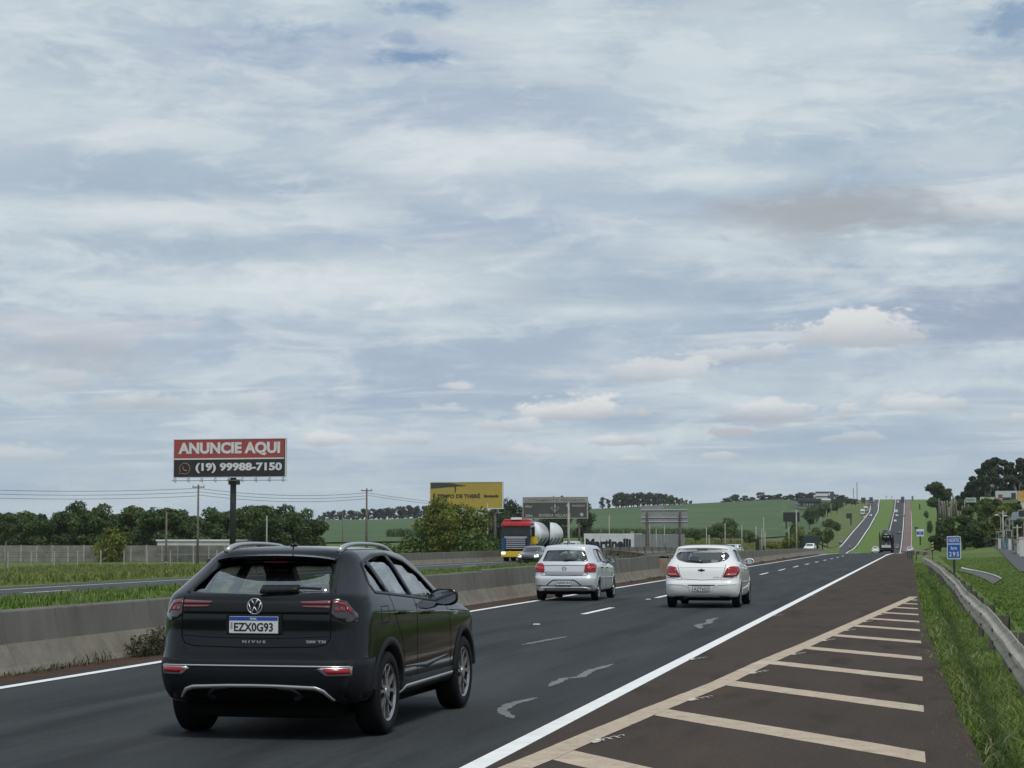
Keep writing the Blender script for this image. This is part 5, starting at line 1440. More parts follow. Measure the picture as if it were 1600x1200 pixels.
# ------------------------------------------------------------------ vegetation
LM_DARK = leaf_mat('leaf_dark', (0.0432, 0.0749, 0.0250), (0.1008, 0.1536, 0.0461), 0.5)
LM_MID = leaf_mat('leaf_mid', (0.0567, 0.0958, 0.0235), (0.1368, 0.1857, 0.0439), 0.5)
LM_YEL = leaf_mat('leaf_yellowish', (0.0685, 0.1033, 0.0163), (0.2210, 0.2352, 0.0408), 0.45)
LM_EUC = leaf_mat('leaf_eucalyptus', (0.0307, 0.0538, 0.0288), (0.0768, 0.1104, 0.0499), 0.2)
LM_FAR = leaf_mat('leaf_far', (0.0315, 0.0504, 0.0350), (0.0560, 0.0805, 0.0462), 0.05)
M_BARK = mat('bark', (0.07, 0.055, 0.042), 0.9, col2=(0.12, 0.10, 0.08), nscale=6, detail=6, bump=.4, bscale=20)
M_BARKP = mat('bark_pale', (0.22, 0.20, 0.17), 0.9, col2=(0.13, 0.12, 0.10), nscale=3, detail=6)
LM_GRASS = leaf_mat('grass_blade', (0.085, 0.150, 0.022), (0.165, 0.235, 0.050), 0.8, tr=.35)
LM_GRASS2 = leaf_mat('grass_blade_dry', (0.11, 0.155, 0.032), (0.23, 0.245, 0.075), 0.5, tr=.35)

def leaf_cloud(name, lobes, n, size, m, seed=0, flat=.6, shell=.55):
    """n leaf clumps (bent quads) spread through ellipsoid lobes (cx,cy,cz,rx,ry,rz)"""
    g = np.random.default_rng(seed)
    vol = np.array([l[3] * l[4] * l[5] for l in lobes]) ** .75; pick = g.choice(len(lobes), n, p=vol / vol.sum())
    Lb = np.array(lobes)[pick]
    d = g.normal(size=(n, 3)); d /= np.linalg.norm(d, axis=1)[:, None]
    r = (shell + (1 - shell) * g.random(n)) ** (1 / 1.6)
    # bumpy lobes
    bump = 1 + .16 * np.sin(d[:, 0] * 7 + pick) * np.sin(d[:, 1] * 6 + 2 * pick) + .12 * np.sin(d[:, 2] * 9 + pick * 1.7)
    c = Lb[:, :3] + d * Lb[:, 3:6] * (r * bump)[:, None]
    nrm = d + g.normal(size=(n, 3)) * .9; nrm /= np.linalg.norm(nrm, axis=1)[:, None]
    t = np.cross(nrm, g.normal(size=(n, 3))); t /= np.linalg.norm(t, axis=1)[:, None] + 1e-9
    b = np.cross(nrm, t)
    s = size * (.55 + .9 * g.random(n))[:, None]
    v = np.stack([c - t * s * .5, c - b * s * flat * .5 + nrm * s * .12, c + t * s * .5, c + b * s * flat * .5 + nrm * s * .12], 1).reshape(-1, 3)
    f = np.arange(n * 4).reshape(-1, 4)
    return mesh_np(name, v, f, m)

def trunk_mesh(name, pts_list, m):
    bm = bmesh.new()
    for pts, rs in pts_list: tube(bm, pts, rs, 7)
    me = bpy.data.meshes.new(name); bm.to_mesh(me); bm.free(); me.materials.append(m)
    me.polygons.foreach_set('use_smooth', [True] * len(me.polygons)); return me

def tree_proto(key, H, Wd, n, size, lm, bark, seed, base=.25, lobes_n=9, spread=.5, tall=1.0):
    r = random.Random(seed); lobes = []; limbs = []
    th = H * base
    for i in range(lobes_n):
        a = r.uniform(0, 2 * PI); q = r.random() ** .6; zz = th + (H - th) * (.14 + .72 * (i + .5) / lobes_n + .06 * r.uniform(-1, 1))
        k = math.sin(PI * min(max(.12 + .88 * (zz - th) / (H - th), .08), .93)) ** .6
        rr = Wd / 2 * spread * r.uniform(.7, 1.1) * tall
        cx, cy = math.cos(a) * q * (Wd / 2 - rr * .6) * k, math.sin(a) * q * (Wd / 2 - rr * .6) * k
        lobes.append((cx, cy, zz, rr, rr, rr * r.uniform(.6, .85)))
        limbs.append(([(0, 0, th * .7), (cx * .45, cy * .45, th + (zz - th) * .5), (cx, cy, zz)], [H * .016, H * .010, H * .004]))
    limbs.append(([(0, 0, -.6), (r.uniform(-.1, .1), 0, th), (r.uniform(-.3, .3), r.uniform(-.3, .3), H * .75)], [H * .028, H * .02, H * .008]))
    return (leaf_cloud('crown', lobes, n, size, lm, seed), trunk_mesh('trunk', limbs, bark))

def plant_tree(proto, name, label, cat, x, y, z, s=1.0, rz=0.0, group=None, sx=1.0):
    t = thing(name, label, cat, (x, y, z), rz, group); t.scale = (s * sx, s * sx, s)
    mesh_obj('crown', proto[0], None, t); mesh_obj('trunk', proto[1], None, t)
    return t

ORD = ['first', 'second', 'third', 'fourth', 'fifth', 'sixth', 'seventh', 'eighth', 'ninth', 'tenth', 'eleventh', 'twelfth', 'thirteenth', 'fourteenth', 'fifteenth', 'sixteenth', 'seventeenth', 'eighteenth', 'nineteenth', 'twentieth', 'twenty-first', 'twenty-second', 'twenty-third', 'twenty-fourth', 'twenty-fifth', 'twenty-sixth']
# row of broad trees behind the precast wall on the left: (px, top row)
rowp = [tree_proto('row%d' % k, 9.0, 6.6, 7500, .40, [LM_DARK, LM_DARK, LM_MID, LM_DARK][k], M_BARK, 20 + k, base=.03, lobes_n=18, spread=.46) for k in range(4)]
row = [(-30, 800), (-5, 796), (22, 794), (45, 796), (70, 797), (95, 793), (118, 785), (142, 791), (165, 789), (188, 796), (212, 787), (236, 791), (258, 786), (282, 798), (305, 800), (330, 795), (352, 793), (374, 790), (396, 783), (418, 782), (438, 790), (456, 794), (474, 796), (492, 806)]
for i, (px, py) in enumerate(row):
    D = 262 + rnd.uniform(-8, 8); x, y, z = at(px, D); z = -1.3
    H = zpix(py, D) - z; k = [0, 1, 3, 2, 0, 3, 1][i % 7]
    plant_tree(rowp[k], 'broadleaf_tree', 'broad-crowned tree, %s from left in the row behind the precast wall' % ORD[i], 'tree', x, y, z, H / 8.9, rnd.uniform(0, 6), 'trees in the row behind the precast wall', sx=rnd.uniform(.9, 1.15))
# second rank closes the gaps low down
for i, (px, py) in enumerate([(12, 812), (58, 811), (106, 808), (152, 806), (198, 812), (246, 806), (294, 812), (342, 810), (386, 806), (430, 808), (465, 812)]):
    D = 274; x, y, z = at(px, D); z = -1.3
    plant_tree(rowp[i % 2], 'broadleaf_tree', 'darker rear tree, %s from left, showing between the wall row trees' % ORD[i], 'tree', x, y, z, (zpix(py, D) - z) / 8.9, rnd.uniform(0, 6), 'trees in the rank behind the wall row', sx=1.35)
bushp = [tree_proto('bush%d' % k, 3.0, 4.2, 2600, .26, [LM_YEL, LM_MID, LM_DARK][k], M_BARK, 60 + k, base=.05, lobes_n=9, spread=.5) for k in range(3)]
def bush(k, px, D, Wd, H, label, name='bush', z=None, cat='bush', group=None, py=None):
    x, y, z0 = at(px, D); z0 = z if z is not None else z0
    if py is not None: z0 = zpix(py, D)
    z0 -= .28 * H; H *= 1.28
    t = plant_tree(bushp[k], name, label, cat, x, y, z0 - .1, H / 2.9, rnd.uniform(0, 6), group, sx=Wd / 4.2 / (H / 2.9)); return t
bush(0, 172, 225, 4.6, 3.6, 'yellow-green bush in front of the tree row, just above the precast wall', z=-1.1)
# big bush-like tree in front of the yellow billboard
bigp = tree_proto('big', 8.0, 11.5, 15000, .34, LM_YEL, M_BARK, 81, base=.02, lobes_n=22, spread=.34)
x, y, z = at(702, 205)
plant_tree(bigp, 'broad_tree', 'large yellowish green tree hiding the lower corner of the yellow billboard', 'tree', x, y, -.8, (zpix(777, 205) + .8) / 8.1, 1.3, sx=.92)
bush(1, 745, 200, 6.0, 3.2, 'dense green bush at right foot of the large yellowish tree', z=-.8)
bush(1, 640, 205, 5.0, 2.6, 'low green bush left of the large yellowish tree', z=-.8)
bush(2, 768, 205, 4.0, 2.4, 'dark bush right beside the red truck cab', z=-.8)
bush(2, 598, 205, 3.6, 1.6, 'small dark bush low between the suv roof and the large tree', z=-.8)
# clump of trees behind the dark billboard and behind the yellow one
midp = [tree_proto('mid%d' % k, 12.0, 9.0, 2600, .62, LM_EUC, M_BARK, 90 + k, base=.06, lobes_n=15, spread=.42) for k in range(3)]
for i, (px, py, D, s_) in enumerate([(775, 795, 330, 1), (793, 780, 360, 1), (806, 784, 350, 1), (862, 776, 420, .9), (878, 777, 420, .9), (912, 785, 380, .8)]):
    x, y, z = at(px, D)
    plant_tree(midp[i % 3], 'tall_tree', 'dark tree standing behind the dark housing billboard, %s from left' % ORD[i], 'tree', x, y, z, (zpix(py, D) - z) / 12, rnd.uniform(0, 6), 'dark trees behind the dark billboard', sx=s_)
# pale far row on the skyline, x 500-655
farp = [tree_proto('far%d' % k, 14.0, 9.0, 420, 1.6, LM_FAR, M_BARK, 100 + k, base=[.12, .05, .2][k], lobes_n=10, spread=.48) for k in range(3)]
eucp = [tree_proto('euc%d' % k, 16.0, 8.5, 700, 1.25, LM_EUC, M_BARK, 110 + k, base=[.08, .05, .12][k], lobes_n=13, spread=.46) for k in range(3)]
px = 500; i = 0
while px < 664:
    D = 1330 + rnd.uniform(-40, 20); x, y, z = at(px, D); py = np.interp(px, [500, 520, 560, 600, 655], [801, 794, 794, 789, 787]) + rnd.uniform(-2, 3)
    plant_tree(farp[i % 3], 'far_tree', 'hazy tree, %s from left in skyline row beyond the cane field' % ORD[i], 'tree', x, y, z - 1, max((zpix(py, D) - z) / 14, .35), rnd.uniform(0, 6), 'hazy skyline trees left of the yellow billboard', sx=1.25)
    px += rnd.uniform(6.5, 9); i += 1
# grove on the hill, x 935-1078
G = [(941, 774), (950, 777), (962, 768), (970, 767), (978, 768), (986, 768), (995, 767), (1003, 768), (1011, 767), (1019, 769), (1028, 768), (1036, 770), (1045, 772), (1053, 775), (1061, 777), (1069, 780), (1076, 781)]
for i, (px, py) in enumerate(G):
    for k in range(2 if px > 955 else 1):
        D = 1290 + 55 * k; x, y, z = at(px + 3 * k, D)
        plant_tree(eucp[(i + k) % 3], 'grove_tree', 'dark hilltop grove tree above the cane field, %s from left, %s rank' % (ORD[i], ['front', 'rear'][k]), 'tree', x, y, z - .5, (zpix(py - k, D) - z) / 16, rnd.uniform(0, 6), 'trees of the hilltop grove', sx=1.1)
# thin line of trees 1125-1235 then denser up to the ridge 1335
T = [(1130, 779), (1137, 778), (1150, 773), (1162, 775), (1175, 777), (1188, 770), (1199, 774), (1208, 774), (1217, 772), (1226, 775), (1235, 773), (1244, 772), (1252, 770), (1260, 772), (1268, 770), (1304, 773), (1312, 774), (1320, 777), (1328, 779), (1334, 781)]
for i, (px, py) in enumerate(T):
    D = 1380; x, y, z = at(px, D); zt = zpix(py, D); zb = zpix(np.interp(px, [1125, 1240, 1300, 1335], [786, 781, 784, 785]), D) - 2
    plant_tree(farp[i % 2], 'ridge_tree', 'small dark ridge tree left of the climbing road, %s from left' % ORD[i], 'tree', x, y, zb, max((zt - zb) / 14, .3) * 1.1, rnd.uniform(0, 6), 'ridge trees left of the climbing road', sx=1.9)
# right side: lone round tree, eucalyptus wood, dense bushes
def big_tree(key, px, D, top, wpx, label, lm=None, seed=0, n=4200, size=None, base=.2, zb=None, name='broadleaf_tree', lobes=14, group=None, spread=.38, bark=None, rows=None):
    x, y, z = at(px, D); z = zb if zb is not None else z
    H = zpix(top, D) - z; Wd = wpx * D / F
    p = tree_proto(key, H, Wd, n, size or max(.3, D / 700), lm or LM_DARK, bark or M_BARK, seed, base=base, lobes_n=lobes, spread=spread)
    return plant_tree(p, name, label, 'tree', x, y, z, 1, 0, group)
big_tree('lone', 1462, 520, 748, 36, 'round dark tree alone on the skyline right of the climbing road', seed=5, base=.30, zb=6, n=9000, size=.48, spread=.5)
big_tree('lone2', 1475, 540, 760, 26, 'lower dark crown touching the round skyline tree on its right', seed=6, base=.3, zb=7, n=5000, size=.5)
W = [(1503, 764, 26), (1516, 742, 30), (1526, 724, 30), (1538, 712, 34), (1552, 703, 34), (1566, 712, 34), (1578, 716, 32), (1590, 712, 34), (1604, 706, 40), (1625, 708, 40), (1650, 704, 40), (1680, 715, 40)]
for i, (px, top, w) in enumerate(W):
    big_tree('wood%d' % i, px, 560 + rnd.uniform(-12, 12), top, w, 'tall dark eucalyptus, %s from left edge of the right hillside wood' % ORD[i], LM_EUC, 200 + i, n=13000, size=.60, base=.06, zb=8, name='eucalyptus', lobes=22, spread=.36, bark=M_BARKP, group='eucalyptus wood on the right hillside')
for i, (px, D, top, w, lab) in enumerate([(1465, 330, 806, 34, 'dense dark bush-like tree at left of the clump behind the kilometre sign'), (1482, 322, 803, 30, 'dark rounded tree in the clump directly above the kilometre sign'), (1500, 300, 800, 40, 'broad dark tree in middle of the clump right of the kilometre sign'),
        (1522, 290, 803, 42, 'widest dark green tree of the clump left of the street'), (1541, 300, 812, 26, 'small rounded tree at the street end of the dark clump'), (1508, 340, 792, 26, 'shrubby dark tree above the clump behind the pale posts')]):
    big_tree('clump%d' % i, px, D, top, w, lab, [LM_DARK, LM_MID, LM_DARK][i % 3], 300 + i, n=10000, size=.32, base=.02, zb=zpix(862, D) if D < 335 else zpix(830, D), name='bushy_tree', lobes=15, spread=.40)
for i, (px, D, top, bot, w, lab) in enumerate([(1548, 400, 775, 815, 30, 'green bushy tree right below the small white billboards'), (1572, 380, 783, 822, 36, 'olive green tree in front of the red tractor billboard'), (1590, 350, 788, 830, 30, 'dark tree beside the grey-blue roof'), (1531, 420, 780, 808, 24, 'small tree between the two small billboards'),
        (1495, 470, 778, 800, 16, 'thin tree behind the pale posts'), (1560, 330, 800, 842, 30, 'pale olive tree above the parked white car'), (1590, 300, 810, 848, 34, 'loose olive tree over the house fronts of the street')]):
    big_tree('slope%d' % i, px, D, top, w, lab, [LM_MID, LM_YEL, LM_DARK, LM_MID][i % 4], 330 + i, n=2800, size=.5, base=.1, zb=zpix(bot, D), name='hillside_tree', lobes=10, spread=.42)
for i, (px, D, top, bot, w, k, lab) in enumerate([(1512, 410, 792, 806, 22, 0, 'olive shrub under the small faded billboard'), (1538, 400, 790, 808, 26, 1, 'green shrub under the middle hillside billboard'), (1560, 390, 798, 818, 26, 0, 'yellowish shrub above the street poles'), (1583, 330, 806, 826, 22, 2, 'dark shrub left of the grey-blue roof'), (1549, 360, 806, 826, 22, 1, 'green shrub right behind the widest clump tree'), (1576, 300, 822, 838, 16, 0, 'olive shrub just above the blue house'), (1450, 430, 815, 830, 12, 1, 'small green shrub on the verge left of the clump'), (1444, 700, 800, 808, 10, 2, 'tiny dark shrub halfway up the right verge'), (1456, 420, 838, 850, 12, 1, 'low green shrub by the foot of the clump')]):
    zb = zpix(bot, D); x, y, z = at(px, D); t = plant_tree(bushp[k], 'shrub', lab, 'bush', x, y, zb - .3 * (zpix(top, D) - zb), (zpix(top, D) - zb) * 1.3 / 2.9, i * 1.1, sx=w * D / F / 4.2 / ((zpix(top, D) - zb) * 1.3 / 2.9))
# scrub between barrier and cane field
SC = [(1125, 380, 818, 838, 34, 1), (1140, 390, 815, 836, 30, 2), (1238, 360, 822, 858, 26, 1), (1250, 350, 828, 860, 22, 0), (1224, 340, 842, 860, 34, 0), (1200, 330, 848, 862, 26, 0), (1272, 420, 826, 846, 26, 1), (1290, 430, 828, 846, 20, 2), (1304, 480, 818, 828, 12, 2), (1262, 700, 796, 816, 20, 2), (1275, 800, 792, 806, 22, 2), (1290, 900, 787, 800, 22, 2), (1305, 950, 783, 796, 18, 2), (1170, 380, 832, 846, 20, 1),
      (1293, 520, 812, 822, 16, 1), (1085, 360, 830, 842, 20, 2), (860, 400, 832, 846, 26, 2), (1240, 600, 808, 818, 10, 2)]
LB = ['dark bush at left edge of the scrub below the cane field', 'rounded dark bush rising over the red soil strip', 'upright grey-green tree beside the tall lamp post', 'yellowish tree right of the tall lamp post', 'pale yellow-green bush near the barrier, widest of its row', 'low yellow-green bush near the dark roadside panel', 'green bush on slope left of the descending road', 'dark bush on slope above the descending road',
      'dark bush like a green ball beside the descending road', 'bush at lower end of the hedge that climbs the hill', 'second bush of the hedge that climbs the hill', 'third bush of the hedge that climbs the hill', 'topmost bush of the hedge that climbs the hill', 'green bush in the middle of the scrub strip', 'small green bush high on the verge slope', 'dark bush right of the grey shed wall', 'dark bush above the silver hatchback roof', 'tiny dark bush beside the dark billboard in the cane']
for i, (px, D, top, bot, w, k) in enumerate(SC):
    zb = zpix(bot, D); bush(k, px, D, w * D / F * (1.7 if D > 470 else 1.25), zpix(top, D) - zb, LB[i], z=zb + .1)

# ------------------------------------------------------------------ fields
def drape(name, poly_rows, m, dz, label, kind='structure', step=6):
    """rows: (D, px_left, px_right); draped on the ground"""
    bm = bmesh.new(); prev = None; R_ = []
    for a, b in zip(poly_rows, poly_rows[1:]):
        n = max(1, int((b[0] - a[0]) / 18)); R_ += [tuple(a[k] + (b[k] - a[k]) * i / n for k in range(3)) for i in range(n)]
    R_.append(poly_rows[-1])
    for D, a, b in R_:
        cur = [bm.verts.new((lambda p: (p[0], p[1], p[2] + dz))(at(a + (b - a) * k / 60, D))) for k in range(61)]
        if prev:
            for k in range(60): bm.faces.new((prev[k], prev[k+1], cur[k+1], cur[k]))
        prev = cur
    o = obj(name, bm, m); tag(o, label, kind=kind); return o
M_CANE = mat('sugar_cane', (0.046, 0.088, 0.028), 0.85, col2=(0.068, 0.115, 0.040), nscale=0.035, detail=10, spec=.2, bump=1.0, bscale=.8, lo=.3, hi=.7, extra=[((0.10, 0.15, 0.06), 0.012, .50, .68, .5), ((0.045, 0.09, 0.038), 0.25, .45, .7, .5)])
drape('cane_field', [(430, 400, 640), (515, 400, 900), (520, 400, 1175), (560, 400, 1205), (640, 400, 1240), (760, 400, 1262), (900, 400, 1275), (1100, 380, 1290), (1350, 380, 1290)], M_CANE, .35, 'dark green sugar cane field covering the hill on the left')
M_RED = mat('red_soil', (0.13, 0.055, 0.030), 0.95, col2=(0.085, 0.06, 0.03), nscale=.3, detail=6)
drape('soil_strip', [(455, 1120, 1235), (500, 1110, 1240)], M_RED, .35, 'strip of bare red soil below the cane field')
M_BRIGHT = mat('grass_bright', (0.085, 0.155, 0.022), 0.9, col2=(0.11, 0.165, 0.035), nscale=.08, detail=8, spec=.15, bump=.5, bscale=3)
rowsm = [(y, b + .8, a - .9) for (y, b), (_, a) in zip(OR[1:], [(FL[4][0], FL[4][1]), FL[5], (1200, np.interp(1200, [1070, 1350], [FL[5][1], FL[6][1]])), FL[6], FL[7], FL[8]])]
strip('median_grass', [(700, OR[0][1] + .6, FL[3][1] - .9)] + rowsm, M_BRIGHT, .12, 0, zf=rz, label='bright green grass median between the far carriageways')
def wide_verge(a, b, m, label):
    for k in range(6):
        o = strip('verge_grass', [(y, x + a + (b - a) * k / 6, x + a + (b - a) * (k + 1) / 6) for y, x in (FR if a > 0 else OL)[(4 if a > 0 else 1):]], m, .0, .0, zf=lambda x, y: height(x, y) + .22, label=label, parent=VG[-1])
VG = [tag(bpy.data.objects.new('verge', None), 'bright green verge right of the climbing road', kind='structure')]; C.objects.link(VG[0])
wide_verge(4.8, 26, M_BRIGHT, None)
VG.append(tag(bpy.data.objects.new('verge', None), 'olive green verge left of the descending carriageway', kind='structure')); C.objects.link(VG[1])
wide_verge(-1.0, -45, mat('grass_olive', (0.085, 0.12, 0.03), 0.9, col2=(0.11, 0.14, 0.04), nscale=.1, spec=.15), None)

LM_CANE = leaf_mat('cane_leaf', (0.055, 0.095, 0.030), (0.10, 0.155, 0.055), 0.3)
# ------------------------------------------------------------------ grass blades (uncountable)
def blades(name, label, n, area, hgt, wid, m, zf, lean=.5, seed=1, dens=None, clump=0.0):
    """area(g, n) -> x, y arrays"""
    g = np.random.default_rng(seed); x, y = area(g, n)
    z = np.array([zf(a, b) for a, b in zip(x, y)]) if callable(zf) else np.full(n, zf)
    a = g.random(n) * 2 * PI; h = hgt * (.45 + .8 * g.random(n)); w = wid * (.6 + .8 * g.random(n)); ln = lean * (.2 + g.random(n)) * h
    k = 1 + clump * np.sin(x * 1.7 + 1.3 * np.sin(y * .9)) * np.sin(y * 1.1); h = h * k
    dx, dy = np.cos(a), np.sin(a); px_, py_ = -dy, dx
    def P(t, ww): return np.stack([x + dx * ln * t ** 1.8 + px_ * w * ww, y + dy * ln * t ** 1.8 + py_ * w * ww, z + h * t * (1 - .25 * t)], 1)
    v = np.stack([P(0, -.5), P(0, .5), P(.55, .42), P(.55, -.42), P(1, 0.05), P(1, -.05)], 1).reshape(-1, 3)
    i = np.arange(n)[:, None] * 6
    f = np.concatenate([i + np.array([[0, 1, 2, 3]]), i + np.array([[3, 2, 4, 5]])], 0)
    me = mesh_np(name, v, f, m); o = mesh_obj(name, me); tag(o, label, kind='stuff'); return o
edge = lambda y: np.interp(y, [0, 14.2, 18.2, 25.4, 36, 57, 131], [.62, .43, .34, .24, .12, -.01, -.27])
def a1(g, n):
    y = 10 + 30 * g.random(n) ** 1.4; e = edge(y); t = g.random(n) ** .85; x = e + .0 + .07 * np.sin(y * 1.3) + .05 * np.sin(y * 3.7) + .04 * np.sin(y * 8.3) + t * 1.35 - .05 * (g.random(n) < .3); return x, y
blades('grass', 'long green grass between shoulder and guardrail', 62000, a1, .15, .012, LM_GRASS, lambda x, y: min(near_z(x, y), -.02), lean=1.2, seed=3, clump=.15)
LM_DRY = leaf_mat('grass_dry', (0.22, 0.20, 0.10), (0.34, 0.30, 0.17), 1.5, tr=.2)
blades('dry_grass', 'dry straw coloured blades among the verge grass by the shoulder', 2200, a1, .13, .010, LM_DRY, lambda x, y: -.02, lean=1.4, seed=33)
def a2(g, n):
    y = 38 + 95 * g.random(n) ** 1.3; x = edge(y) + .03 + g.random(n) * 1.6; return x, y
blades('grass', 'grass strip further along the guardrail', 26000, a2, .16, .022, LM_GRASS, lambda x, y: near_z(x, y), lean=.9, seed=4, clump=.3)
def a3(g, n):
    y = 26 + 170 * g.random(n) ** 1.2; x = 1.9 + (y * .075) * g.random(n); return x, y
blades('grass', 'mown grass beyond the guardrail', 70000, a3, .075, .03, LM_GRASS, height, lean=.7, seed=5, clump=.4)
def a4(g, n):
    y = 19 + 170 * g.random(n) ** 1.5; x = -11.3 - 15.4 * (1 - g.random(n) ** 1.6); return x, y
blades('grass', 'grass of the median behind the concrete barrier', 90000, a4, .22, .035, LM_GRASS, near_z, lean=.6, seed=6, clump=.45)
def a5(g, n):
    y = 60 + 130 * g.random(n); x = -36.2 - (y * .26) * g.random(n) ** 1.1; m_ = (y > 98) & (x > -37); x[m_] -= 4; return x, y
blades('grass', 'tall yellowish grass on the bank beyond the opposite carriageway', 80000, a5, .30, .06, LM_GRASS2, near_z, lean=.5, seed=7, clump=.5)
def a6(g, n):
    D = 262 + 190 * g.random(n); a = (-.145 + .095 * g.random(n)) ; return a * D, D
blades('scrub', 'pale rough scrub and tall weeds below the cane field', 60000, a6, .7, .13, LM_GRASS2, height, lean=.5, seed=8, clump=.6)
def a7(g, n):
    y = 12 + 170 * g.random(n) ** 1.2
    k = (np.sin(y * .33 + 1) + np.sin(y * .9)) > .55 - .4 * (np.abs(y - 28) < 3.2); y = y[k]; n = len(y)
    x = -10.33 + .07 * g.random(n) ** 2 + .18 * g.random(n); return x, y
def a8(g, n):
    D = 512 + 40 * g.random(n); a = (-.27 + .188 * g.random(n)); return a * D, D
blades('sugar_cane', 'tall dark green cane leaves at lower edge of the cane field', 40000, a8, 2.4, .22, LM_CANE, height, lean=.5, seed=18, clump=.2)
LM_WEED = leaf_mat('weed', (0.05, 0.062, 0.028), (0.12, 0.11, 0.06), 2.0)
g_ = np.random.default_rng(11); xx, yy_ = a7(g_, 9000)
blades('weeds', 'dry weeds growing along the barrier foot', len(xx), lambda g, n: (xx, yy_), .13, .012, LM_WEED, .0, lean=1.0, seed=9, clump=.5)
# leafy weed clump against the barrier, left of the dark suv
lob = [(-10.22 + .1 * math.sin(i * 2), 25.2 + i * .42, .12 + .05 * math.sin(i * 1.3), .18, .30, .16 + .07 * math.sin(i * 2.1)) for i in range(11)]
wd = leaf_cloud('weed_clump', lob, 5200, .045, LM_WEED, 4, shell=.2); o = mesh_obj('weed_clump', wd); tag(o, 'low leafy weeds grown against the barrier foot, left of the dark suv', kind='stuff')
# ------------------------------------------------------------------ precast wall on the left
M_PRE = mat('precast_panel', (0.15, 0.145, 0.13), 0.95, col2=(0.22, 0.21, 0.19), nscale=1.1, detail=9, bump=.3, bscale=12, extra=[((0.07, 0.07, 0.06), .9, .52, .7, .6)])
M_POSTC = mat('concrete_post', (0.38, 0.37, 0.33), 0.9, col2=(0.26, 0.25, 0.22), nscale=2, detail=6)
M_STEEL = mat('dark_steel', (0.035, 0.038, 0.042), 0.55, .3)
M_STEELG = mat('grey_steel', (0.22, 0.23, 0.235), 0.55, .4)
M_WOOD = mat('pole_wood', (0.10, 0.080, 0.065), 0.9, col2=(0.16, 0.135, 0.115), nscale=3, detail=6)
M_WIRE = mat('wire', (0.03, 0.032, 0.035), 0.6)
wall = thing('precast_wall', 'grey precast concrete panel wall with paler posts in front of the tree row', 'wall', (0, 0, 0))
WA, WB = at(-60, 223, -1.45), at(402, 232, -1.45)
Lw = math.dist(WA[:2], WB[:2]); nw = int(round(Lw / 1.85)); ang = math.atan2(WB[1] - WA[1], WB[0] - WA[0])
for hgt, nm in ((1.12, 'panel'),):
    bm = bmesh.new(); box(bm, .08, Lw / nw - .08, -.03, .03, 0, hgt - .02); pm = bpy.data.meshes.new('panel'); bm.to_mesh(pm); bm.free(); pm.materials.append(M_PRE)
    bm = bmesh.new(); bbox(bm, -.09, .09, -.09, .09, -.3, 2.28, .015); qm = bpy.data.meshes.new('post'); bm.to_mesh(qm); bm.free(); qm.materials.append(M_POSTC)
for i in range(nw + 1):
    t = i / nw; p = (WA[0] + (WB[0] - WA[0]) * t, WA[1] + (WB[1] - WA[1]) * t, WA[2])
    o = mesh_obj('post', qm, None, wall, p); o.rotation_euler = (0, 0, ang); o.scale = (1, 1, 1 if i % 2 == 0 else rnd.choice([.95, .98, 1.0]))
    if i < nw:
        for k in range(2):
            o = mesh_obj('panel', pm, None, wall, (p[0], p[1] + rnd.uniform(-.01, .01), p[2] + 1.12 * k + .01)); o.rotation_euler = (0, 0, ang)
# small wire-fence posts in front
fence = thing('wire_fence', 'low wire fence on thin concrete posts in front of the precast wall', 'fence', (0, 0, 0))
bm = bmesh.new(); box(bm, -.045, .045, -.045, .045, -.3, 1.6); fm = bpy.data.meshes.new('fence_post'); bm.to_mesh(fm); bm.free(); fm.materials.append(M_POSTC)
fp = []
for px in range(-20, 345, 36):
    x, y, z = at(px + 2, 176); z = height(x, y); fp.append((x, y, z)); mesh_obj('post', fm, None, fence, (x, y, z))
for k in range(3):
    bm = bmesh.new(); tube(bm, [(a, b, c + .55 + .45 * k) for a, b, c in fp], .012, 4); obj('wire', bm, M_WIRE, fence)
# white low building roof edge behind the wall
t = thing('low_building', 'long low white building showing above the precast wall under the red billboard', 'building', at(306, 250, -1.3))
bm = bmesh.new(); Wd = 128 * 250 / F; bbox(bm, -Wd/2, Wd/2, 0, 8, 0, 2.55, .05); obj('wall', bm, mat('white_wall', (.55, .56, .55), .8, col2=(.45, .46, .45), nscale=1), t)
bm = bmesh.new(); bbox(bm, -Wd/2 - .15, Wd/2 + .15, -.15, 8.15, 2.55, 2.78, .02); obj('roof_edge', bm, mat('white_edge', (.62, .63, .63), .7), t)

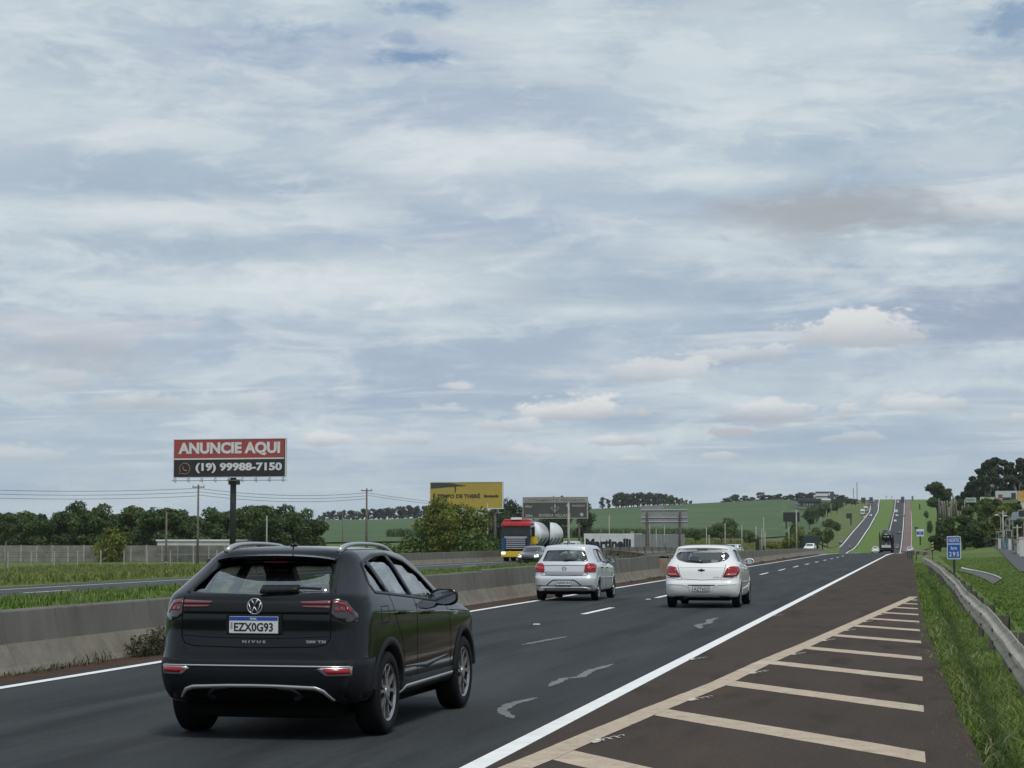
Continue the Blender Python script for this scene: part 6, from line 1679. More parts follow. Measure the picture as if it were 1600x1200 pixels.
# ------------------------------------------------------------------ billboards
def billboard(name, label, px0, px1, py0, py1, D, face_m, frame_m, pole_px=None, pole_w=1.0, base_py=None, yaw=0.0, thick=.35, cat='billboard', legs=None, zg=None):
    x0, x1 = at(px0, D, 0)[0], at(px1, D, 0)[0]; z0, z1 = zpix(py1, D), zpix(py0, D)
    cx = (x0 + x1) / 2; W_ = (x1 - x0) ; Wd = W_ / math.cos(yaw)
    zg = zg if zg is not None else height(cx, D)
    t = thing(name, label, cat, (cx, D, zg), yaw)
    a, b = z0 - zg, z1 - zg
    bm = bmesh.new(); bbox(bm, -Wd/2, Wd/2, 0, thick, a, b, .02); obj('panel', bm, face_m, t)
    bm = bmesh.new(); f_ = .09 * (D / 230)
    for q in ((-Wd/2 - f_, Wd/2 + f_, b, b + f_), (-Wd/2 - f_, Wd/2 + f_, a - f_, a), (-Wd/2 - f_, -Wd/2, a, b), (Wd/2, Wd/2 + f_, a, b)): box(bm, q[0], q[1], -.05, thick + .05, q[2], q[3])
    obj('frame', bm, frame_m, t)
    for lx in (legs if legs is not None else ([(pole_px, pole_w)] if pole_px else [])):
        X = (lx[0] - (px0 + px1) / 2) * D / F / math.cos(yaw); r = lx[1] / 2
        bm = bmesh.new(); tube(bm, [(X, thick + r * .6, -1), (X, thick + r * .6, b - .3)], r, 16 if r > .3 else 8); obj('pole', bm, M_STEEL if pole_w > .5 else M_WOOD, t, True)
    return t, Wd, a, b
def bb_text(t, body, x, z, w, h, m, proud=.02, off=.02, extr=.01, sp=1.0):
    return text_mesh('lettering', body, 1.0, m, t, Matrix.Translation((x, -proud, z)) @ Matrix.Rotation(PI/2, 4, 'X'), width=w, height=h, extrude=extr, offset=off, spacing=sp)
def bb_rect(t, name, x0, x1, z0, z1, m, proud=.012, back=.004):
    bm = bmesh.new(); box(bm, x0, x1, -proud, back, z0, z1); return obj(name, bm, m, t)
B_RED = mat('board_red', (0.36, 0.045, 0.045), .55, col2=(.30, .06, .055), nscale=.8)
B_BLK = mat('board_black', (0.016, 0.017, 0.020), .5)
B_WHT = mat('board_white', (0.66, 0.66, 0.67), .6, col2=(.58, .58, .60), nscale=1.5)
t, Wd, a, b = billboard('billboard', 'tall red and black billboard on one thick dark pole above the tree row', 272.5, 447.5, 685.5, 744.5, 222, B_BLK, B_WHT, 364.5, .72, yaw=-.03, zg=-1.2)
H_ = b - a; u = Wd / 175.0
mid = b - H_ * .52
bb_rect(t, 'red_field', -Wd/2 + .02, Wd/2 - .12, mid + .1, b - .03, B_RED)
bb_rect(t, 'white_rule', -Wd/2 + .02, Wd/2 - .15, mid - .06, mid + .10, B_WHT, .02)
bb_text(t, 'ANUNCIE AQUI', -.05, (b + mid) / 2 + .03, Wd * .915, H_ * .36, B_WHT, .03, .045)
bb_text(t, '(19) 99988-7150', Wd * .085, a + H_ * .24, Wd * .775, H_ * .27, B_WHT, .03, .04)
# round speech mark with a handset
bm = bmesh.new(); lx, lz, lr = -Wd * .40, a + H_ * .23, H_ * .145; C_OR = mat('board_orange', (.48, .24, .17), .6)
P_ = [(lx + lr * math.cos(q), -.035, lz + lr * math.sin(q)) for q in np.linspace(math.radians(-120), math.radians(205), 26)]
tube(bm, P_ + [(lx - lr * 1.15, -.035, lz - lr * 1.0), P_[0]], .035, 5); obj('speech_mark', bm, C_OR, t)
bm = bmesh.new(); tube(bm, [(lx - lr * .35, -.035, lz + lr * .42), (lx - lr * .42, -.035, lz + lr * .1), (lx - lr * .05, -.035, lz - lr * .32), (lx + lr * .40, -.035, lz - lr * .40)], [.075, .04, .04, .075], 6); obj('handset', bm, C_OR, t)
# catwalk under the board with brackets
bm = bmesh.new(); box(bm, -Wd/2, Wd/2 + .3, -.7, -.1, a - .46, a - .40); obj('catwalk', bm, M_STEELG, t)
for k in range(9):
    bm = bmesh.new(); X = -Wd/2 + .2 + (Wd - .4) * k / 8; tube(bm, [(X, .1, a), (X, -.6, a - .42)], .035, 5); tube(bm, [(X, .15, a), (X, .15, a - .62), (X, -.6, a - .44)], .03, 5); obj('bracket', bm, M_STEEL, t)
bm = bmesh.new(); box(bm, -.55, 1.2, .35, .7, a + .1, a + .5); obj('cross_beam', bm, M_STEEL, t)
bm = bmesh.new(); tube(bm, [(Wd * .03 , .6, a - .9), (Wd * .03, .6, a - .3)], .7, 12); obj('pole_head', bm, M_STEEL, t)

B_YEL = mat('board_yellow', (0.42, 0.30, 0.045), .6, col2=(.36, .27, .06), nscale=.6, extra=[((.30, .23, .07), 2.5, .55, .7, .5)])
t, Wd, a, b = billboard('billboard', 'yellow billboard with black lettering rising behind the large yellowish tree', 673.5, 784.5, 753.5, 794, 238, B_YEL, B_WHT, legs=[(690, .3), (735, .3), (775, .3)], pole_w=.3, yaw=0.03, zg=-.8)
H_ = b - a
bb_text(t, 'É TEMPO DE THERÊ', -Wd * .135, a + H_ * .49, Wd * .655, H_ * .185, B_BLK, .03, .02)
bb_text(t, 'Bonópolis', Wd * .35, a + H_ * .46, Wd * .20, H_ * .14, B_BLK, .03, .03)
bm = bmesh.new()
pts = [(-.495, .985), (-.20, .97), (-.13, .93), (-.02, .885), (.0, .865), (-.06, .85), (-.14, .845), (-.145, .60), (-.16, .60), (-.165, .83), (-.25, .82), (-.37, .79), (-.495, .76)]
A_ = [bm.verts.new((px * Wd, -.014, a + pz * H_)) for px, pz in pts]; B2 = [bm.verts.new((px * Wd, .004, a + pz * H_)) for px, pz in pts]; bm.faces.new(A_); 
for i in range(len(pts)): bm.faces.new((A_[i], B2[i], B2[(i+1) % len(pts)], A_[(i+1) % len(pts)]))
bmesh.ops.recalc_face_normals(bm, faces=bm.faces[:]); obj('painted_branch', bm, mat('board_dark_grey', (.045, .05, .048), .6), t)

B_GRY = mat('board_grey', (0.060, 0.060, 0.058), .6, col2=(.075, .075, .072), nscale=.5)
B_GRL = mat('board_light_grey', (0.34, 0.33, 0.32), .6)
B_TXT = mat('board_text_grey', (0.40, 0.40, 0.39), .6)
t, Wd, a, b = billboard('billboard', 'dark grey housing billboard with pale lettering above the white tank truck', 817.5, 916.5, 777.5, 809, 262, B_GRY, B_GRL, legs=[(830, .3), (868, .3), (905, .3)], pole_w=.3, yaw=-.02, zg=-.8)
H_ = b - a
bb_rect(t, 'heading_band', -Wd/2 + .02, Wd/2 - .02, b - H_ * .24, b - .02, B_GRL)
bb_text(t, 'LOTEAMENTO FECHADO', 0, b - H_ * .125, Wd * .93, H_ * .125, mat('board_text_dark', (.14, .10, .09), .6), .03, .015, sp=1.1)
bb_text(t, '400m²', -Wd * .415, a + H_ * .57, Wd * .12, H_ * .12, B_TXT, .03, .02)
bb_text(t, 'PAGANO', Wd * .37, a + H_ * .60, Wd * .20, H_ * .10, B_TXT, .03, .02)
bb_text(t, 'RIVIERA VILLAGE', 0, a + H_ * .125, Wd * .50, H_ * .15, B_TXT, .03, .012)
bb_text(t, '294', -Wd * .41, a + H_ * .10, Wd * .11, H_ * .13, B_TXT, .03, .03)
for nm, cx_, cz_, r_ in (('round_emblem', Wd * .42, a + H_ * .16, H_ * .09), ('heart_emblem', Wd * .20, a + H_ * .61, H_ * .07)):
    bm = bmesh.new(); bmesh.ops.create_cone(bm, cap_ends=True, segments=16, radius1=r_, radius2=r_, depth=.03, matrix=Matrix.Translation((cx_, -.012, cz_)) @ Matrix.Rotation(PI/2, 4, 'X')); obj(nm, bm, B_TXT, t)
bm = bmesh.new()      # ornamental fleuron
for s_ in (-1, 1):
    tube(bm, [(s_ * H_ * .02, -.02, a + H_ * .28), (s_ * H_ * .05, -.02, a + H_ * .38), (s_ * H_ * .16, -.02, a + H_ * .44), (s_ * H_ * .22, -.02, a + H_ * .52), (s_ * H_ * .14, -.02, a + H_ * .56), (s_ * H_ * .10, -.02, a + H_ * .50)], .035, 5)
tube(bm, [(0, -.02, a + H_ * .26), (0, -.02, a + H_ * .44), (0, -.02, a + H_ * .58), (0, -.02, a + H_ * .70)], [.03, .05, .11, .02], 6); obj('fleuron', bm, B_TXT, t)

# large sign seen from its grey back
M_BACK = mat('sign_back', (0.30, 0.30, 0.31), .6, .3, col2=(.24, .24, .25), nscale=.4)
t = thing('road_sign', 'big grey road sign seen from behind on dark timber-like posts over the grey shed', 'road sign', at(1036, 300, -1))
D = 300; u = D / F
for k, (a0, a1, b0, b1) in enumerate([(-36, 0, 790, 797), (-36, 0, 797.5, 808), (1, 37, 795, 808), (-36, -1, 808.5, 822), (0, 37, 808.5, 822), (-14, -1, 789, 796)]):
    bm = bmesh.new(); box(bm, a0 * u, a1 * u, -.02 - .01 * k, .03, zpix(b1, D) + 1, zpix(b0, D) + 1); obj('sign_panel', bm, M_BACK, t)
for zz in (796.5, 808.2, 815):
    bm = bmesh.new(); box(bm, -36 * u, 37 * u, -.16, -.08, zpix(zz + .7, D) + 1, zpix(zz - .4, D) + 1); obj('rail', bm, mat('pale_rail', (.5, .5, .49), .5), t)
for xx in (-26, 26): 
    bm = bmesh.new(); tube(bm, [(xx * u, -.3, -1), (xx * u, -.3, zpix(800, D) + 1)], .15, 8); obj('post', bm, M_WOOD, t)

# grey shed with the white lettered wall
t = thing('shed', 'low grey metal shed whose left end is a white lettered sign wall', 'shed', at(985, 300, -1.2))
D = 300; zb = zpix(865, D) + 1.2; zt = zpix(834, D) + 1.2; x0, xm, x1 = -75 * u, 5 * u, 74 * u
bm = bmesh.new(); bbox(bm, xm, x1, 0, 9, zb - .5, zt - .05, .04)
obj('wall', bm, mat('shed_grey', (.27, .275, .28), .6, .2, col2=(.22, .225, .23), nscale=.6), t)
for k in range(13):
    bm = bmesh.new(); X = xm + (x1 - xm) * (k + .5) / 13; box(bm, X - .04, X + .04, -.05, 0, zb - .4, zt - .08); obj('seam', bm, mat('shed_seam', (.20, .205, .21), .6), t)
bm = bmesh.new(); bbox(bm, x0, xm - .01, -.1, 9, zb - .1, zt + .03, .03); obj('sign_wall', bm, mat('sign_wall_white', (.62, .63, .64), .6, col2=(.52, .53, .55), nscale=.7), t)
bb_text(t, 'Martinelli', (x0 + xm) / 2 - .1, (zb + zt) / 2 + .02, (xm - x0) * .90, (zt - zb) * .50, mat('letter_navy', (.012, .016, .03), .5), .13, .05)
bm = bmesh.new(); box(bm, x0 + .3, xm - .3, -.12, -.10, zb - .05, zb + .2); obj('base_board', bm, mat('pale_board', (.5, .5, .5), .6), t)
bm = bmesh.new(); bbox(bm, -4 * u, 0, 2, 3, zt, zt + .35, .03); obj('roof_vent', bm, mat('shed_grey', (.3, .3, .3)), t)

# sand-coloured concrete box by the rusty guardrail
t = thing('concrete_box', 'tan concrete crash box with dark rubble on top behind the barrier', 'concrete box', at(1029, 84, -.1))
bm = bmesh.new(); bbox(bm, -.34, .34, 0, .8, 0, .85, .02); obj('block', bm, mat('tan_concrete', (.30, .225, .15), .9, col2=(.22, .17, .12), nscale=4), t)
bm = bmesh.new()
for k in range(9): bmesh.ops.create_icosphere(bm, subdivisions=1, radius=rnd.uniform(.04, .08), matrix=Matrix.Translation((-.32 + k * .08, rnd.uniform(.05, .3), .88)))
tag(obj('rubble', bm, M_VOID, t), kind='stuff')

# ------------------------------------------------------------------ poles and wires
def pole(px, D, top, label, r=.16, m=None, arms=1, base=None, name='utility_pole', group=None, cat='pole', taper=.6, lamp=False, arm_w=1.1):
    x, y, z = at(px, D); z = zpix(base, D) if base else z
    h = zpix(top, D) - z; t = thing(name, label, cat, (x, y, z), 0, group)
    bm = bmesh.new(); tube(bm, [(0, 0, -1.5), (0, 0, h)], [r, r * taper], 8); obj('shaft', bm, m or M_WOOD, t, True)
    for k in range(arms):
        bm = bmesh.new(); box(bm, -arm_w, arm_w, -.06, .06, h - .35 - .7 * k, h - .23 - .7 * k); o = obj('crossarm', bm, m or M_WOOD, t)
        for xx in (-.9, 0, .9):
            b2 = bmesh.new(); tube(b2, [(xx * arm_w, 0, h - .23 - .7 * k), (xx * arm_w, 0, h - .05 - .7 * k)], .04, 5); obj('insulator', b2, M_STEELG, o)
    if lamp:
        bm = bmesh.new(); tube(bm, [(0, 0, h - .1), (0.6, 0, h + .15), (1.4, 0, h + .2)], .04, 5); obj('lamp_arm', bm, M_STEELG, t)
        bm = bmesh.new(); bbox(bm, 1.3, 1.9, -.12, .12, h + .12, h + .24, .03); obj('lamp_head', bm, M_STEELG, t)
    return t
u_ = lambda D: D / F
pole(312, 208, 757, 'tall dark utility pole left of the thick billboard pole', .17, arms=1, base=884, arm_w=.7)
pole(574, 235, 763, 'tall utility pole standing alone left of the large yellowish tree', .17, arms=1, base=868, arm_w=.7)
pole(263, 196, 800, 'shorter dark pole with props, left of the tallest one', .15, arms=0, base=886)
pole(419, 240, 806, 'short pole just right of the thick billboard pole', .12, arms=0, base=866, m=M_POSTC)
pole(537, 240, 800, 'thin pole left of the lone utility pole', .09, arms=0, base=866, m=M_WOOD)
pole(14, 92, 846, 'thin rusty post near the left edge of the bank', .045, arms=0, base=912, name='post', m=M_WOOD)
pole(762, 225, 786, 'thin grey pole in front of the right end of the yellow billboard', .09, arms=0, base=868, m=M_POSTC)
pole(888, 150, 785, 'pale concrete pole crossing the dark housing billboard', .12, arms=0, base=868, m=M_POSTC)
bm = bmesh.new(); x, y, z = at(263, 195); 
prop = thing('pole_prop', 'pale triangular prop at foot of the shorter dark pole', 'prop', (x, y, zpix(892, 195)))
tube(bm, [(-.8, 0, 0), (0, 0, .95), (.8, 0, 0)], .07, 6); obj('brace', bm, M_POSTC, prop)
# wires: left span and right span
def wires(name, label, A, B, n=3, sag=.9, r=.020, gap=.45):
    t = thing(name, label, 'wires', (0, 0, 0))
    for k in range(n):
        P_ = []
        for i in range(25):
            q = i / 24; p = [A[j] + (B[j] - A[j]) * q for j in range(3)]; p[2] += -sag * 4 * q * (1 - q) - gap * k; P_.append(p)
        bm = bmesh.new(); tube(bm, P_, r, 4); obj('wire', bm, M_WIRE, t)
def pt(px, py, D): x, y, _ = at(px, D, 0); return (x, y, zpix(py, D))
wires('power_line', 'sagging power wires left of the tallest utility pole', pt(-180, 757, 190), pt(312, 763, 208), 3, .5, .022, .42)
wires('power_line', 'sagging power wires between the two tall utility poles', pt(312, 763, 208), pt(574, 770, 235), 3, .55, .022, .36)
wires('power_line', 'thin power wires running right from the lone utility pole', pt(574, 770, 235), pt(888, 788, 290), 2, .8, .02, .3)
# slender poles across the scrub, x 938-1262
PL = [(938, 822, 862, 2), (951, 805, 862, 1), (973, 828, 862, 0), (1011, 808, 862, 2), (1014, 812, 862, 1), (1024, 826, 862, 1), (1037, 815, 856, 3), (1060, 812, 862, 2), (1102, 824, 864, 1), (1106, 836, 864, 1), (1131, 818, 862, 1), (1157, 820, 860, 1), (1179, 822, 845, 1), (1188, 826, 862, 1), (1191, 808, 862, 1), (1193, 830, 858, 1), (1230, 824, 838, 1), (1296, 786, 798, 1), (1289, 798, 810, 1), (1280, 806, 818, 1), (1271, 812, 822, 1)]
for i, (px, top, bot, k) in enumerate(PL):
    D = 300 if px < 1262 else 620
    pole(px, D, top, ['dark thin pole', 'pale slender post', 'dark timber pole', 'pale lamp post'][k] + ', %s from left in scrub right of the tank truck' % ORD[i], .10 if k != 2 else .15, [M_WOOD, M_POSTC, M_WOOD, M_POSTC][k], 0, bot, 'post' if k == 1 else 'pole', 'slender posts across the scrub')
t = pole(1242, 335, 787, 'tall pale lamp mast right of the dark board in the cane', .16, M_POSTC, 0, 862, 'lamp_mast', cat='lamp mast')
h = zpix(787, 335) - zpix(862, 335)
for zz, w in ((h, .55), (h - .5, .45)):
    bm = bmesh.new(); bbox(bm, -w, w, -.2, .2, zz - .25, zz + .05, .03); obj('lamp_head', bm, M_STEELG, t)
# ------------------------------------------------------------------ boards, sheds and masts on the hill
def slab(name, label, cat, px0, px1, py0, py1, D, m, legs=(), base=None, d=.25, extra=None):
    x0, x1 = at(px0, D, 0)[0], at(px1, D, 0)[0]; zb = zpix(base, D) if base else zpix(py1, D)
    t = thing(name, label, cat, ((x0 + x1) / 2, D, zb)); w = (x1 - x0) / 2
    bm = bmesh.new(); bbox(bm, -w, w, 0, d, zpix(py1, D) - zb, zpix(py0, D) - zb, .02); obj('panel', bm, m, t)
    for lx in legs:
        bm = bmesh.new(); X = (lx - (px0 + px1) / 2) * D / F; tube(bm, [(X, d + .1, -1), (X, d + .1, zpix(py0, D) - zb - .3)], max(.08, .00035 * D), 6); obj('post', bm, M_STEEL, t)
    return t, w, zb
slab('billboard', 'black billboard standing in the cane field below the dark roof', 'billboard', 1221.5, 1247, 800.5, 815, 540, B_BLK, (1226, 1242), 820)
slab('billboard', 'dark road board on the verge right of the hedge', 'billboard', 1319.5, 1328.5, 802, 810, 700, mat('board_greenblack', (.02, .035, .035), .5), (1326.5,), 816)
slab('billboard', 'dark square board at the crest beside the descending carriageway', 'billboard', 1343, 1350, 777.5, 784, 1500, mat('board_greenblack', (.02, .035, .035), .5), (1345, 1348), 786)
slab('road_panel', 'tall black roadside panel in the scrub right of the white hatchback', 'panel', 1178.3, 1184, 842, 860, 262, B_BLK, (1181,), 863)
slab('road_panel', 'small black post panel next to the tall black one', 'panel', 1189, 1192, 853, 859.5, 262, B_BLK, (1190,), 863)
slab('road_panel', 'pair of dark panels at foot of the tall pale lamp mast, nearer one', 'panel', 1243.7, 1247.5, 848, 859, 320, B_BLK, (1245,), 862)
slab('road_panel', 'pair of dark panels at foot of the tall pale lamp mast, right one', 'panel', 1249, 1252, 848, 859, 320, B_BLK, (1250,), 862)
slab('road_panel', 'tiny black marker on the verge left of the descending road', 'panel', 1281, 1283, 844, 848, 480, B_BLK, (1282,), 852)
t, w, zb = slab('billboard', 'wide billboard on the ridge with dark top and white band', 'billboard', 1272, 1301, 768, 779, 1360, mat('board_slate', (.05, .075, .09), .5), (1276, 1298), 782)
bm = bmesh.new(); box(bm, -w + .2, w * .35, -.15, .0, zpix(775, 1360) - zb, zpix(771, 1360) - zb); obj('white_band', bm, B_WHT, t)
bm = bmesh.new(); box(bm, w * .4, w * .55, -.15, .0, zpix(774, 1360) - zb, zpix(770, 1360) - zb); obj('white_mark', bm, B_WHT, t)
bm = bmesh.new(); box(bm, -w + .2, w * .3, -.4, .2, zpix(780, 1360) - zb, zpix(777.5, 1360) - zb); obj('white_shed', bm, B_WHT, t)
# dark-roofed building on the hill
t = thing('farm_building', 'dark low building with open front on the hill under the wide billboard', 'building', (at(1262, 1180, 0)[0], 1180, zpix(791, 1180)))
u2 = 1180 / F
bm = bmesh.new(); box(bm, -17 * u2, 17 * u2, 0, 10, 0, 7 * u2); obj('wall', bm, mat('barn_dark', (.04, .045, .055), .7), t)
bm = bmesh.new(); bbox(bm, -18 * u2, 18 * u2, -1, 11, 7 * u2, 12 * u2, .3); obj('roof', bm, mat('barn_roof', (.03, .038, .05), .6), t)
for k in range(4):
    bm = bmesh.new(); box(bm, (-8 + 4.2 * k) * u2, (-6 + 4.2 * k) * u2, -.2, 0, .5 * u2, 4.5 * u2); obj('door', bm, mat('barn_door', (.25, .26, .27), .6), t)
# antenna masts on the ridge
for px, top, bot, lab, r in ((1336.7, 753.5, 783, 'taller thin lattice mast on the ridge left of the road crest', .5), (1331, 762, 782, 'shorter pale mast left of the taller lattice mast', .4)):
    D = 1500; x = at(px, D, 0)[0]; zb = zpix(bot, D); h = zpix(top, D) - zb; t = thing('radio_mast', lab, 'mast', (x, D, zb))
    for k in range(3):
        bm = bmesh.new(); a_ = 2 * PI * k / 3; tube(bm, [(math.cos(a_) * r, math.sin(a_) * r, -3), (math.cos(a_) * r * .5, math.sin(a_) * r * .5, h)], .10, 4); obj('leg', bm, M_STEELG, t)
    for k in range(10):
        bm = bmesh.new(); zz = h * k / 10; rr = r * (1 - .5 * k / 10); tube(bm, [(math.cos(a_) * rr, math.sin(a_) * rr, zz + (h / 10 if j else 0)) for j, a_ in enumerate((0, 2.1))], .06, 4); tube(bm, [(math.cos(a_) * rr, math.sin(a_) * rr, zz) for a_ in (0, 2.1, 4.2, 6.28)], .06, 4); obj('brace', bm, M_STEELG, t)
# double-head lamps and gantry at the crest
for px, top, lab in ((1382.3, 776, 'double-armed lamp post at the crest, left of two'), (1391.2, 775.5, 'double-armed lamp post at the crest, right of two')):
    D = 1640; zb = zpix(784, D); h = zpix(top, D) - zb; t = thing('lamp_post', lab, 'lamp post', (at(px, D, 0)[0], D, zb))
    bm = bmesh.new(); tube(bm, [(0, 0, -2), (0, 0, h)], .16, 5); obj('shaft', bm, M_STEELG, t)
    bm = bmesh.new(); box(bm, -1.0, 1.0, -.1, .1, h - .15, h + .15); obj('lamp_arm', bm, M_STEELG, t)
slab('roadside_cabin', 'tiny pale cabin on the crest between the lamp posts', 'cabin', 1386, 1391.5, 780, 783.5, 1640, mat('cabin', (.2, .22, .2), .8), (), 785, d=2)
slab('road_sign', 'dark overhead-size board at the crest right of the climbing lanes', 'road sign', 1405.3, 1410, 776, 782.8, 1600, mat('board_navy', (.03, .05, .09), .5), (1407.7,), 785)
slab('roadside_hut', 'small green-grey hut on the crest right of the reddish shoulder', 'hut', 1421.5, 1424.5, 775, 782, 1560, mat('hut', (.12, .16, .12), .8), (), 785, d=2)
slab('road_sign', 'small dark sign on the verge high on the right hillside', 'road sign', 1433, 1435, 787.5, 790, 1000, B_BLK, (1434,), 793)
# blue signs on the right
M_SBLUE = mat('sign_blue', (0.012, 0.085, 0.36), .4); M_SWHT = mat('sign_white', (.70, .72, .74), .45)
D = 420; t, w, zb = slab('road_sign', 'blue and white road sign on the green verge below the crest', 'road sign', 1428, 1439.8, 827, 838, D, M_SWHT, (1434,), 844, d=.05)
bm = bmesh.new(); box(bm, -w + .08, w - .08, -.02, .0, zpix(835.5, D) - zb, zpix(830.3, D) - zb); obj('blue_field', bm, M_SBLUE, t)
bb_text(t, '295', 0, (zpix(835.5, D) + zpix(830.3, D)) / 2 - zb, .6, .3, M_SWHT, .03, .01)
slab('road_sign', 'small dark blue sign just above the blue and white one', 'road sign', 1425.5, 1431, 823, 826.5, 520, mat('sign_teal', (.02, .09, .14), .5), (1428,), 832, d=.05)
# kilometre sign
D = 88.0; x = at(1486, D, 0)[0]; zg = -.30
t = thing('kilometre_sign', 'tall blue NORTE km 295 sign on a dark post behind the guardrail', 'road sign', (x, D, zg)); u3 = D / F
def Z(py): return zpix(py, D) - zg
bm = bmesh.new(); bbox(bm, -10.2*u3, 10.2*u3, -.012, .012, Z(873), Z(838.2), .01); obj('sign_panel', bm, M_SWHT, t)
for nm, a0, b0 in (('upper_field', 849.3, 839.2), ('lower_field', 872, 850.6)):
    bm = bmesh.new(); bbox(bm, -9.3*u3, 9.3*u3, -.016, .0, Z(a0), Z(b0), .003); obj(nm, bm, M_SBLUE, t)
bb_text(t, 'NORTE', 0, Z(844.3), 15 * u3, 5.6 * u3, M_SWHT, .020, .004, .002)
bb_text(t, 'km', 0, Z(856.2), 8.5 * u3, 5.4 * u3, M_SWHT, .020, .004, .002)
bb_text(t, '295', 0, Z(865.8), 14.5 * u3, 7.0 * u3, M_SWHT, .020, .006, .002, 1.3)
bm = bmesh.new(); bbox(bm, -9.3*u3, 9.3*u3, -.01, .02, Z(874.5), Z(873.2), .003); obj('foot_strip', bm, mat('sign_foot', (.25, .32, .42), .5), t)
bm = bmesh.new(); box(bm, -.045, .045, .02, .10, -.4, Z(842)); obj('post', bm, M_STEEL, t)
# chevron marker
D = 150; t = thing('hazard_marker', 'narrow yellow and black hazard marker by the end of the guardrail', 'hazard marker', (at(1452.8, D, 0)[0], D, -.2)); 
zz0, zz1 = zpix(861, D) + .2, zpix(846.5, D) + .2
bm = bmesh.new(); box(bm, -.10, .10, -.01, .01, zz0, zz1); obj('marker_board', bm, B_BLK, t)
for k in range(3):
    zc = zz0 + (zz1 - zz0) * (k + .6) / 3.2; bm = bmesh.new(); v = [bm.verts.new(p) for p in ((-.085, -.014, zc - .05), (.085, -.014, zc + .04), (.085, -.014, zc + .12), (-.085, -.014, zc + .03))]; bm.faces.new(v); obj('yellow_stripe', bm, mat('marker_yellow', (.65, .50, .05), .5), t)
bm = bmesh.new(); tube(bm, [(0, .03, -.3), (0, .03, zz1)], .03, 6); obj('post', bm, M_STEEL, t)
# ------------------------------------------------------------------ street, houses, posts at far right
M_ST = mat('street_asphalt', (0.05, 0.052, 0.055), .85, col2=(.07, .072, .075), nscale=.5)
drape('street', [(118, 1588, 1760), (150, 1575, 1680), (200, 1563, 1635), (260, 1553, 1602), (330, 1541, 1562)], M_ST, .06, 'grey side street climbing between the grass bank and the houses')
M_LANE = mat('path_grey', (.085, .085, .082), .9)
bm = bmesh.new(); prev = None
KP = [(1497, 868, 122), (1515, 870.5, 122), (1532, 874, 118), (1548, 880, 108), (1558, 885.5, 100)]
lane = tag(bpy.data.objects.new('access_lane', None), 'short grey access lane with white kerb line right of the kilometre sign', kind='structure'); C.objects.link(lane)
for px, py, D in KP:
    x, y, _ = at(px, D, 0); z = height(x, y) + .05; x2, y2, _ = at(px - 12, D - 14, 0); z2 = height(x2, y2) + .05
    cur = (bm.verts.new((x, y, z)), bm.verts.new((x2, y2, z2)))
    if prev: bm.faces.new((prev[0], prev[1], cur[1], cur[0]))
    prev = cur
obj('lane_surface', bm, M_LANE, lane)
bm = bmesh.new(); tube(bm, [(lambda p: (p[0], p[1], height(p[0], p[1]) + .10))(at(px, D, 0)) for px, py, D in KP], .035, 5); obj('kerb_line', bm, M_SWHT, lane)
def house(label, px0, px1, top, bot, D, wm, rm, roof_h=.8, name='house', d=9, windows=1, roof='gable'):
    x0, x1 = at(px0, D, 0)[0], at(px1, D, 0)[0]; w = (x1 - x0) / 2; zb = zpix(bot, D); h = zpix(top, D) - zb
    t = thing(name, label, 'house', ((x0 + x1) / 2, D, zb)); bm = bmesh.new(); box(bm, -w, w, 0, d, -2, h - roof_h); obj('wall', bm, wm, t)
    bm = bmesh.new(); A = [bm.verts.new(p) for p in ((-w - .3, -.5, h - roof_h), (w + .3, -.5, h - roof_h), (w + .3, d + .3, h - roof_h), (-w - .3, d + .3, h - roof_h))]
    Rg = [bm.verts.new((-w * .8, d / 2, h)), bm.verts.new((w * .8, d / 2, h))]
    bm.faces.new(A[::-1]); bm.faces.new((A[0], A[1], Rg[1], Rg[0])); bm.faces.new((A[2], A[3], Rg[0], Rg[1])); bm.faces.new((A[1], A[2], Rg[1])); bm.faces.new((A[3], A[0], Rg[0])); obj('roof', bm, rm, t)
    for k in range(windows):
        X = -w + 2 * w * (k + .5) / windows; bm = bmesh.new(); box(bm, X - .5, X + .5, -.06, 0.01, .9, 2.0); wn = obj('window', bm, mat('house_frame', (.4, .4, .4), .6), t)
        bm = bmesh.new(); box(bm, X - .42, X + .42, -.08, -.05, .98, 1.92); obj('pane', bm, mat('far_glass', (.03, .035, .04), .08, coat=.5), wn)
    return t
WHW = mat('white_wall2', (.55, .55, .53), .8, col2=(.42, .42, .40), nscale=.8); TER = mat('terracotta_roof', (.33, .13, .07), .85, col2=(.24, .10, .06), nscale=2); GRR = mat('slate_blue_roof', (.10, .13, .14), .7)
house('house with grey-blue roof below the red tractor billboard', 1578, 1606, 799, 818, 300, mat('wall_grey', (.30, .30, .29), .8), GRR, 1.3)
house('small house with bright blue front on the street', 1564, 1577, 832, 852, 270, mat('wall_blue', (.10, .30, .42), .7), mat('roof_rust', (.10, .075, .06), .8), .6)
house('white-walled house at right edge of the street', 1590, 1625, 838, 860, 210, WHW, mat('roof_red', (.20, .055, .04), .8), .8)
house('low brown-roofed house left of the blue front', 1550, 1564, 836, 852, 300, mat('wall_beige', (.34, .29, .23), .8), mat('roof_brown', (.12, .08, .06), .8), .7)
house('pale house with orange roof on the slope at right edge', 1592, 1640, 765, 800, 470, mat('wall_cream', (.55, .50, .40), .8), TER, 2.0, windows=2)
house('small cream house among the trees above the street', 1541, 1553, 812, 826, 380, mat('wall_cream2', (.42, .38, .30), .8), TER, .9)
house('white shed with rusty roof behind the street poles', 1566, 1578, 818, 830, 330, WHW, mat('roof_rust', (.10, .075, .06), .8), .6)
house('grey block house at the top of the street', 1552, 1561, 826, 838, 340, mat('wall_grey', (.30, .30, .29), .8), mat('roof_brown', (.12, .08, .06), .8), .6)
